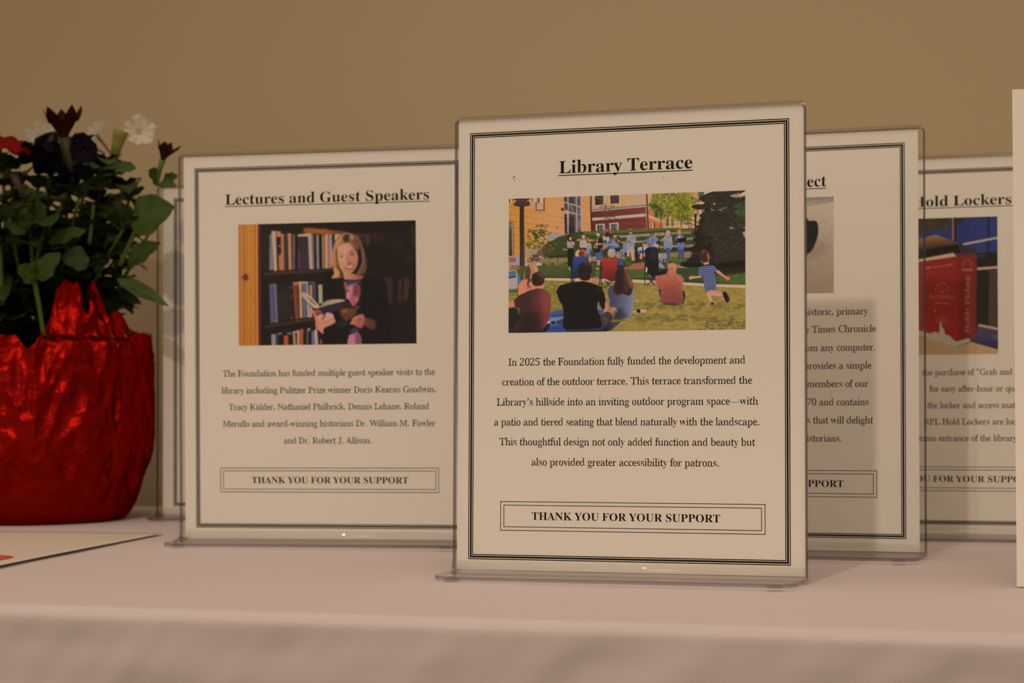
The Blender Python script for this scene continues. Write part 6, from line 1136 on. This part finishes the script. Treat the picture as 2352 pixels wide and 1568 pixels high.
# ---------------------------------------------------------------- blank card cut by the right edge of the photograph
def build_card():
    e = empty('display_card', (.2866, 1.1924, TABLE_H - .0025), -.297); ln = .0489
    zc = cloth_level(.38, 1.165) ; e.location.z = zc + .0010
    c, d = math.cos(ln), math.sin(ln); V, F = [], []
    for u, v in ((0, 0), (.2159, 0), (.2159, .2855), (0, .2855)): V += [(u, v * d - .0015, v * c), (u, v * d + .0015, v * c)]
    F = [[0, 2, 4, 6], [7, 5, 3, 1], [0, 1, 3, 2], [2, 3, 5, 4], [4, 5, 7, 6], [6, 7, 1, 0]]
    obj('card_panel', V, F, M_CARD, e)
    # folded strut that props the card from behind
    V, F = [], []
    for x in (.085, .13): V += [(x, .2 * d + .002, .2 * c), (x, .2 * d + .004, .2 * c), (x, .075, .0002), (x, .073, .0002)]
    F = [[0, 1, 2, 3], [4, 7, 6, 5], [0, 4, 5, 1], [1, 5, 6, 2], [2, 6, 7, 3], [3, 7, 4, 0]]
    obj('easel_strut', V, F, M_CARD, e)
    tag(e, 'blank white card standing nearest at the right, cut off by the edge of the photo', 'card')
build_card()
# ---------------------------------------------------------------- potted petunias in red foil
def build_plant():
    rng = random.Random(11)
    PC = Vector((-.4035, 1.768, 0)); PC.z = cloth_level(PC.x, PC.y)
    root = empty('potted_plant', PC)
    tag(root, 'petunias in a pot wrapped in crinkled red foil at the left end of the table', 'plant')
    m_foil = mat('red_foil', (.27, .006, .004), .38, metal=1.)
    m_foil.node_tree.nodes['Principled BSDF'].inputs['Specular Tint'].default_value = (.55, .03, .02, 1)
    tc = nd(m_foil, 'ShaderNodeTexCoord'); bsdf = m_foil.node_tree.nodes['Principled BSDF']
    nz = nd(m_foil, 'ShaderNodeTexNoise'); nz.inputs['Scale'].default_value = 45; nz.inputs['Detail'].default_value = 4; link(m_foil, tc.outputs['Object'], nz.inputs['Vector'])
    mxv = nd(m_foil, 'ShaderNodeMix', data_type='VECTOR'); mxv.inputs[0].default_value = .02; link(m_foil, tc.outputs['Object'], mxv.inputs[4]); link(m_foil, nz.outputs['Color'], mxv.inputs[5])
    vo = nd(m_foil, 'ShaderNodeTexVoronoi'); vo.inputs['Scale'].default_value = 62; link(m_foil, mxv.outputs[1], vo.inputs['Vector'])
    vo2 = nd(m_foil, 'ShaderNodeTexVoronoi'); vo2.inputs['Scale'].default_value = 150; link(m_foil, mxv.outputs[1], vo2.inputs['Vector'])
    sm = nd(m_foil, 'ShaderNodeMath', operation='MULTIPLY_ADD'); link(m_foil, vo2.outputs['Distance'], sm.inputs[0]); sm.inputs[1].default_value = .35; link(m_foil, vo.outputs['Distance'], sm.inputs[2])
    bp = nd(m_foil, 'ShaderNodeBump'); bp.inputs['Strength'].default_value = .32; bp.inputs['Distance'].default_value = .006
    link(m_foil, sm.outputs[0], bp.inputs['Height']); link(m_foil, bp.outputs[0], bsdf.inputs['Normal'])
    # --- foil
    NT, NZ = 420, 120
    def bump(th, deg, wd):
        d = (th - math.radians(deg) + math.pi) % (2 * math.pi) - math.pi
        return math.exp(-abs(d / wd) ** 2.8)
    def rim(th):
        """height of the gathered foil rim around the pot, mm"""
        c, s = math.cos(th), math.sin(th)
        gather = max(46 * bump(th, -59, .17), 44 * bump(th, -42, .12), 20 * bump(th, -28, .14)) + 5 * noise.noise((th * 9, 0, 3.)) * bump(th, -48, .4)
        return 153 + gather + 8 * bump(th, -125, .3) - 12 * bump(th, -80, .07) + 5 * noise.noise((c * 5, s * 5, 2.)) + 8 * abs(noise.noise((c * 13, s * 13, 5.))) + 4 * noise.noise((c * 30, s * 30, 1.))
    creases = [(rng.uniform(0, 2 * math.pi), rng.uniform(-.009, .0015), rng.uniform(-10, 90), rng.uniform(50, 130), rng.uniform(2.2, 5.), rng.uniform(.12, .30)) for _ in range(40)]
    def ridged(p): return 1 - 2 * abs(noise.noise(p))
    V, F = [], []
    for j in range(NZ + 1):
        t = j / NZ
        for i in range(NT):
            th = i / NT * 2 * math.pi
            H = rim(th); z = t * H
            q = z / 160.
            q2 = min(1, q / .48); r = 76 + 20.5 * (1 - (1 - q2) ** 1.6) - 3 * max(0, .05 - q) / .05
            over = max(0, z - 148)
            r += over * (.10 * noise.noise((th * 3, 1., 4.)) - .16)
            if over > 0: r -= 7 * min(1, over / 5) * min(1, (H - 153) / 15 if H > 153 else 0)
            c, s = math.cos(th), math.sin(th)
            fold = 3.6 * ridged((c * 3 + z * .006, s * 3 - z * .004, z * .005)) + 3.4 * ridged((c * 5 - z * .016, s * 5, z * .016 + 3)) + 1.6 * ridged((c * 9, s * 9 + z * .03, z * .045 + 8)) + .5 * noise.noise((c * 24, s * 24, z * .11))
            for t0, sl, z0, zl, amp, wd in creases:                                  # flaps of foil lying over one another
                f = (z - z0) / zl
                if 0 < f < 1:
                    d = (th - t0 - sl * (z - z0) + math.pi) % (2 * math.pi) - math.pi
                    x = d / wd
                    if 0 <= x < 1: fold += amp * math.sin(math.pi * f) ** .6 * (1 - x) ** 1.3 * min(1, x / .06)
            r += (fold - 4.2) * (.35 + .65 * min(1, q * 3)) * (1 + over * .035)
            zz = z + (1.0 * noise.noise((c * 8, s * 8, z * .03)) if j else 0)
            r = min(r, 99.6 if c > .8 else 103)
            V.append((r * c * mm, r * s * mm, max(zz, .4) * mm))
    for j in range(NZ):
        for i in range(NT):
            k = (i + 1) % NT; F.append([j * NT + i, j * NT + k, (j + 1) * NT + k, (j + 1) * NT + i])
    F.append([i for i in reversed(range(NT))])
    foil = obj('foil_wrap', V, F, m_foil, root, False)
    foil.data.materials.append(mat('silver_foil_back', (.62, .60, .58), .28, metal=1.))
    sol = foil.modifiers.new('foil_thickness', 'SOLIDIFY'); sol.thickness = .0003; sol.material_offset = 1
    foil.data.polygons.foreach_set('use_smooth', [True] * len(foil.data.polygons))
    # --- soil
    m_soil = mat('potting_soil', (.02, .014, .01), .95)
    V, F = [(0, 0, .142)], []
    for k in range(1, 9):
        for i in range(32):
            a = i / 32 * 2 * math.pi; r = 86 * k / 8
            V.append((r * math.cos(a) * mm, r * math.sin(a) * mm, .140 + .003 * noise.noise((r * .1 * math.cos(a), r * .1 * math.sin(a), 0))))
    for i in range(32): F.append([0, 1 + i, 1 + (i + 1) % 32])
    for k in range(7):
        for i in range(32): a, b = 1 + k * 32 + i, 1 + k * 32 + (i + 1) % 32; F.append([a, a + 32, b + 32, b])
    obj('soil', V, F, m_soil, root, True)
    # --- leaves and stems
    m_leaf = mat('petunia_leaf', (.024, .05, .007), .5, spec=.35)
    vc = nd(m_leaf, 'ShaderNodeVertexColor', layer_name='tone'); link(m_leaf, vc.outputs[0], m_leaf.node_tree.nodes['Principled BSDF'].inputs['Base Color'])
    m_leaf.node_tree.nodes['Principled BSDF'].inputs['Subsurface Weight'].default_value = 0
    m_stem = mat('petunia_stem', (.06, .095, .014), .6, spec=.15)
    LV, LF, LC = [], [], []
    def leaf(base, d, up, L, W, cup, droop, tone):
        d = Vector(d).normalized(); side = d.cross(Vector(up)).normalized(); n = side.cross(d).normalized()
        nu, nv = 9, 6; b = len(LV)
        for i in range(nu + 1):
            t = i / nu
            wdt = W * (max(0., math.sin(math.pi * (t ** .78))) ** .85) * (1 - .15 * t) + (.0012 if t < .12 else 0)
            bend = droop * t * t * L
            for j in range(nv + 1):
                u = (j / nv - .5) * 2
                p = Vector(base) + d * (L * t - .25 * bend * t) + side * (u * wdt / 2) - Vector((0, 0, 1)) * bend + n * (cup * abs(u) ** 1.4 * wdt * .5 + .0012 * math.sin(t * 17 + u * 3) * abs(u))
                LV.append(p); k = 1.25 if abs(u) < .12 else 1.
                LC.append((tone[0] * k, tone[1] * k, tone[2] * k, 1))
        if any((PC + v).x > -.309 and (PC + v).y > 1.745 for v in LV[b:]):           # would poke into the neighbouring sign
            del LV[b:], LC[b:]; return
        for i in range(nu):
            for j in range(nv): q = b + i * (nv + 1) + j; LF.append([q, q + 1, q + nv + 2, q + nv + 1])
    def tone():
        k = .26 + .50 * rng.random(); g = rng.random()
        return ((.034 + .02 * g) * k, (.078 + .014 * g) * k, (.014 + .004 * g) * k)
    def tube(name, pts, r0, r1, m, parent, n=7):
        V, F = [], []
        for i, p in enumerate(pts):
            p = Vector(p); t = (Vector(pts[min(i + 1, len(pts) - 1)]) - Vector(pts[max(i - 1, 0)])).normalized()
            a = t.cross(Vector((.31, .9, .17))).normalized(); b2 = t.cross(a)
            r = r0 + (r1 - r0) * i / (len(pts) - 1)
            V += [p + (a * math.cos(k * 2 * math.pi / n) + b2 * math.sin(k * 2 * math.pi / n)) * r for k in range(n)]
        for i in range(len(pts) - 1):
            for k in range(n): F.append([i * n + k, i * n + (k + 1) % n, (i + 1) * n + (k + 1) % n, (i + 1) * n + k])
        F.append(list(reversed(range(n)))); F.append([(len(pts) - 1) * n + k for k in range(n)])
        return obj(name, V, F, m, parent, True)
    def curve(a, b, bow, n=9):
        a, b = Vector(a), Vector(b)
        return [a.lerp(b, i / n) + Vector((a.x - b.x, a.y - b.y, 0)) * (-bow * math.sin(math.pi * i / n)) + Vector((0, 0, 1)) * (bow * .4 * (b - a).length * math.sin(math.pi * i / n)) for i in range(n + 1)]
    for k in range(34):
        a = k * 2.399 + .4; r0 = 12 + 50 * ((k % 7) / 7); R = 26 + 84 * math.sqrt((k + .5) / 34)
        top = (R * math.cos(a) * mm, R * math.sin(a) * mm, (320 - .0066 * R * R + rng.uniform(-14, 6)) * mm)
        pts = curve((r0 * math.cos(a) * mm, r0 * math.sin(a) * mm, .140), top, -.12)
        tube('stem', pts, .0022, .0013, m_stem, root)
        nl = 12
        for i in range(nl):
            t = .06 + .94 * i / (nl - 1); f = t * (len(pts) - 1); i0 = min(int(f), len(pts) - 2); p = pts[i0].lerp(pts[i0 + 1], f - i0)
            az = a + i * 2.2 + rng.uniform(-.5, .5); el = rng.uniform(-.05, .75) + .35 * (t > .9)
            L = rng.uniform(.032, .054) * (1.10 - .35 * t)
            d = Vector((math.cos(az) * math.cos(el), math.sin(az) * math.cos(el), math.sin(el)))
            leaf(p, d, (rng.uniform(-.3, .3), rng.uniform(-.3, .3), 1), L, L * rng.uniform(.66, .90), rng.uniform(.05, .35), rng.uniform(.05, .55), tone())
        for i in range(4):                                                        # rosette at the tip
            az = a + i * 1.6; leaf(pts[-1], (math.cos(az) * .8, math.sin(az) * .8, .7), (0, 0, 1), .026, .014, .3, .25, tone())
    for k in range(150):                                                             # the dense heart of the plant
        while True:
            v = Vector((rng.uniform(-1, 1), rng.uniform(-1, 1), rng.uniform(-1, 1)))
            if v.length < 1: break
        az = math.atan2(v.y, v.x) + rng.uniform(-.8, .8); el = rng.uniform(-.2, .7); ln = rng.uniform(.030, .048)
        leaf((v.x * .088, v.y * .088, .232 + v.z * .080), (math.cos(az) * math.cos(el), math.sin(az) * math.cos(el), math.sin(el)), (rng.uniform(-.5, .5), rng.uniform(-.7, .3), 1), ln, ln * rng.uniform(.65, .85), rng.uniform(.05, .3), rng.uniform(.05, .4), tone())
    def L(px, py, D): return ray(px, py, D) - PC
    # leaves that stand out in front
    lt = (.028, .062, .007)
    for (bx, by), (tx, ty), D, W, tn in (((300, 515), (400, 468), 1.70, .044, lt), ((292, 602), (368, 552), 1.69, .022, (.024, .05, .007)), ((85, 640), (140, 575), 1.675, .022, lt), ((82, 640), (38, 610), 1.675, .02, lt), ((110, 555), (200, 522), 1.68, .016, lt), ((270, 640), (386, 694), 1.70, .014, lt), ((205, 600), (140, 588), 1.69, .026, (.022, .045, .012)), ((70, 520), (0, 490), 1.68, .03, lt), ((75, 505), (28, 475), 1.685, .026, (.03, .06, .008)), ((75, 505), (110, 480), 1.685, .028, (.024, .05, .007)), ((370, 420), (408, 400), 1.71, .014, (.026, .058, .007)), ((365, 415), (340, 390), 1.71, .018, (.026, .058, .007)), ((365, 420), (404, 424), 1.70, .012, (.03, .066, .009)), ((265, 390), (312, 382), 1.72, .016, (.028, .06, .014))):
        a, b = L(bx, by, D), L(tx, ty, D - .012); d = b - a
        leaf(a, d, (rng.uniform(-.2, .2), -.9, .55), d.length * 1.03, W, .14, .06, tn)
    for (x0, y0), (x1, y1), D, w in (((275, 610), (330, 480), 1.70, .0021), ((78, 640), (100, 770), 1.68, .0022), ((78, 640), (68, 515), 1.69, .0018), ((80, 610), (105, 510), 1.69, .0016), ((205, 560), (215, 470), 1.70, .0017), ((5, 700), (0, 560), 1.68, .002)):
        pts = curve(L(x0, y0, D), L(x1, y1, D), .04); tube('stem', pts, w, w * .8, m_stem, root)
    fo = obj('foliage', LV, LF, m_leaf, root, True)
    at = fo.data.color_attributes.new('tone', 'FLOAT_COLOR', 'POINT'); at.data.foreach_set('color', np.array(LC, np.float32).ravel())
    # --- flowers
    def flower(name, c, axis, R, col, label, lobes=5, depth=.35, ruffle=.12, tube_len=.02, rough=.6, droop=.0, seed=0, tube_col=None):
        ax = Vector(axis).normalized(); a = ax.cross(Vector((.2, .1, 1))).normalized(); b2 = ax.cross(a)
        m = mat(name + '_petals', col, .75, spec=.08); n, k = 60, 9; V, F = [], []
        for j in range(k + 1):
            t = j / k
            for i in range(n):
                th = i / n * 2 * math.pi
                lobe = 1 - ruffle * (1 - abs(math.cos(lobes * th / 2)) ** .6)
                wav = .09 * t * t * math.sin(th * 2 * lobes + seed) + .10 * t * t * noise.noise((math.cos(th) * 2 + seed, math.sin(th) * 2, 1))
                r = R * (.12 + .88 * t) * (1 if t < .5 else 1 - (1 - lobe) * (t - .5) * 2)
                hgt = R * (depth * (t ** .6) + wav - droop * t ** 3)
                V.append(Vector(c) + (a * math.cos(th) + b2 * math.sin(th)) * r + ax * (hgt - depth * R))
        for j in range(k):
            for i in range(n): q = (i + 1) % n; F.append([j * n + i, j * n + q, (j + 1) * n + q, (j + 1) * n + i])
        o = obj('flower', V, F, m, root, True); o['label'] = label
        sol = o.modifiers.new('petal_thickness', 'SOLIDIFY'); sol.thickness = .0004
        p0 = Vector(c) - ax * depth * R
        tm = mat(name + '_tube', tube_col or tuple(v * .8 for v in col), .6)
        tube('flower_tube', [p0 + ax * .001, p0 - ax * tube_len * .5, p0 - ax * tube_len + Vector((0, 0, -.002))], R * .13, R * .07, tm, o)
        return o
    def wilted(c, axis, H, R, col, teeth, label, green, curl=.5):
        """A spent trumpet: a narrow tube that flares into pointed shrivelled tips."""
        ax = Vector(axis).normalized(); a = ax.cross(Vector((.1, .9, .1))).normalized(); b2 = ax.cross(a); m = mat('spent_petals', col, .8, spec=.06)
        n, k = teeth * 8, 10; V, F = [], []
        for j in range(k + 1):
            t = j / k
            for i in range(n):
                th = i / n * 2 * math.pi
                tooth = abs(((th * teeth / (2 * math.pi)) % 1) - .5) * 2           # 0 in the notch centre .. 1 at tip
                hh = H * t * (1 if t < .6 else 1 + (t - .6) * (tooth - .62) * 1.0)
                r = R * (.20 + .10 * t + .75 * max(0, t - .42) ** 1.1 * (1.35 + .7 * tooth)) * (1 + .10 * math.sin(th * 3 + t * 4))
                V.append(Vector(c) + (a * math.cos(th) + b2 * math.sin(th)) * r + ax * hh)
        for j in range(k):
            for i in range(n): q = (i + 1) % n; F.append([j * n + i, j * n + q, (j + 1) * n + q, (j + 1) * n + i])
        o = obj('spent_flower', V, F, m, root, True); o['label'] = label
        sol = o.modifiers.new('petal_thickness', 'SOLIDIFY'); sol.thickness = .0004
        st = tube('flower_tube', [Vector(c) + ax * H * .35, Vector(c), Vector(c) - ax * H * .8 + Vector((.002, 0, 0))], R * .34, R * .14, mat('flower_stalk', green, .6), o)
    wilted(L(152, 348, 1.69), (-.10, -.05, 1), .0315, .0145, (.028, .006, .005), 5, 'dark maroon spent bloom standing tallest', (.040, .026, .012))
    wilted(L(368, 386, 1.70), (.35, -.1, 1), .0195, .0085, (.03, .007, .006), 4, 'small dark maroon spent bloom at the right', (.07, .12, .02))
    flower('red', L(2, 312, 1.66), (.25, -.25, .93), .027, (.15, .003, .003), 'bright red bloom at the left edge', depth=.30, droop=.25, seed=2)
    flower('violet', L(192, 345, 1.70), (.25, -.95, .15), .0115, (.009, .003, .014), 'small round blackish violet bloom', depth=.5, ruffle=.04, seed=1)
    flower('midnight', L(96, 372, 1.67), (-.25, -.45, -.85), .0235, (.004, .003, .009), 'large drooping blue-black bloom', depth=.8, ruffle=.3, droop=.1, seed=4, tube_len=.012)
    flower('dusk', L(150, 418, 1.69), (.35, -.5, -.8), .0125, (.010, .003, .010), 'dark purple bloom hanging below the tall spent one', depth=.6, seed=6)
    tube('flower_tube', [L(32, 400, 1.665), L(42, 425, 1.665), L(56, 455, 1.668)], .0036, .0022, mat('purple_tube', (.045, .03, .035), .6), root)
    wh = (.58, .55, .48)
    flower('white_right', L(322, 300, 1.84), (.4, -.9, .25), .0150, wh, 'white bloom at the back, furthest right', ruffle=.25, seed=3)
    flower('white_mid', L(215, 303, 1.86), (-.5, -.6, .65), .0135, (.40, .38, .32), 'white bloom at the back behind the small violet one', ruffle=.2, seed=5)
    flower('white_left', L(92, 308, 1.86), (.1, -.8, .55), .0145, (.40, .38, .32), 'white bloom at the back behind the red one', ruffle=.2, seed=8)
    tube('bud', [L(262, 365, 1.78), L(268, 335, 1.78), L(274, 312, 1.78), L(277, 300, 1.78)], .0036, .0075, mat('yellow_green_bud', (.22, .22, .05), .6), root)['label'] = 'yellow-green flower bud'
build_plant()
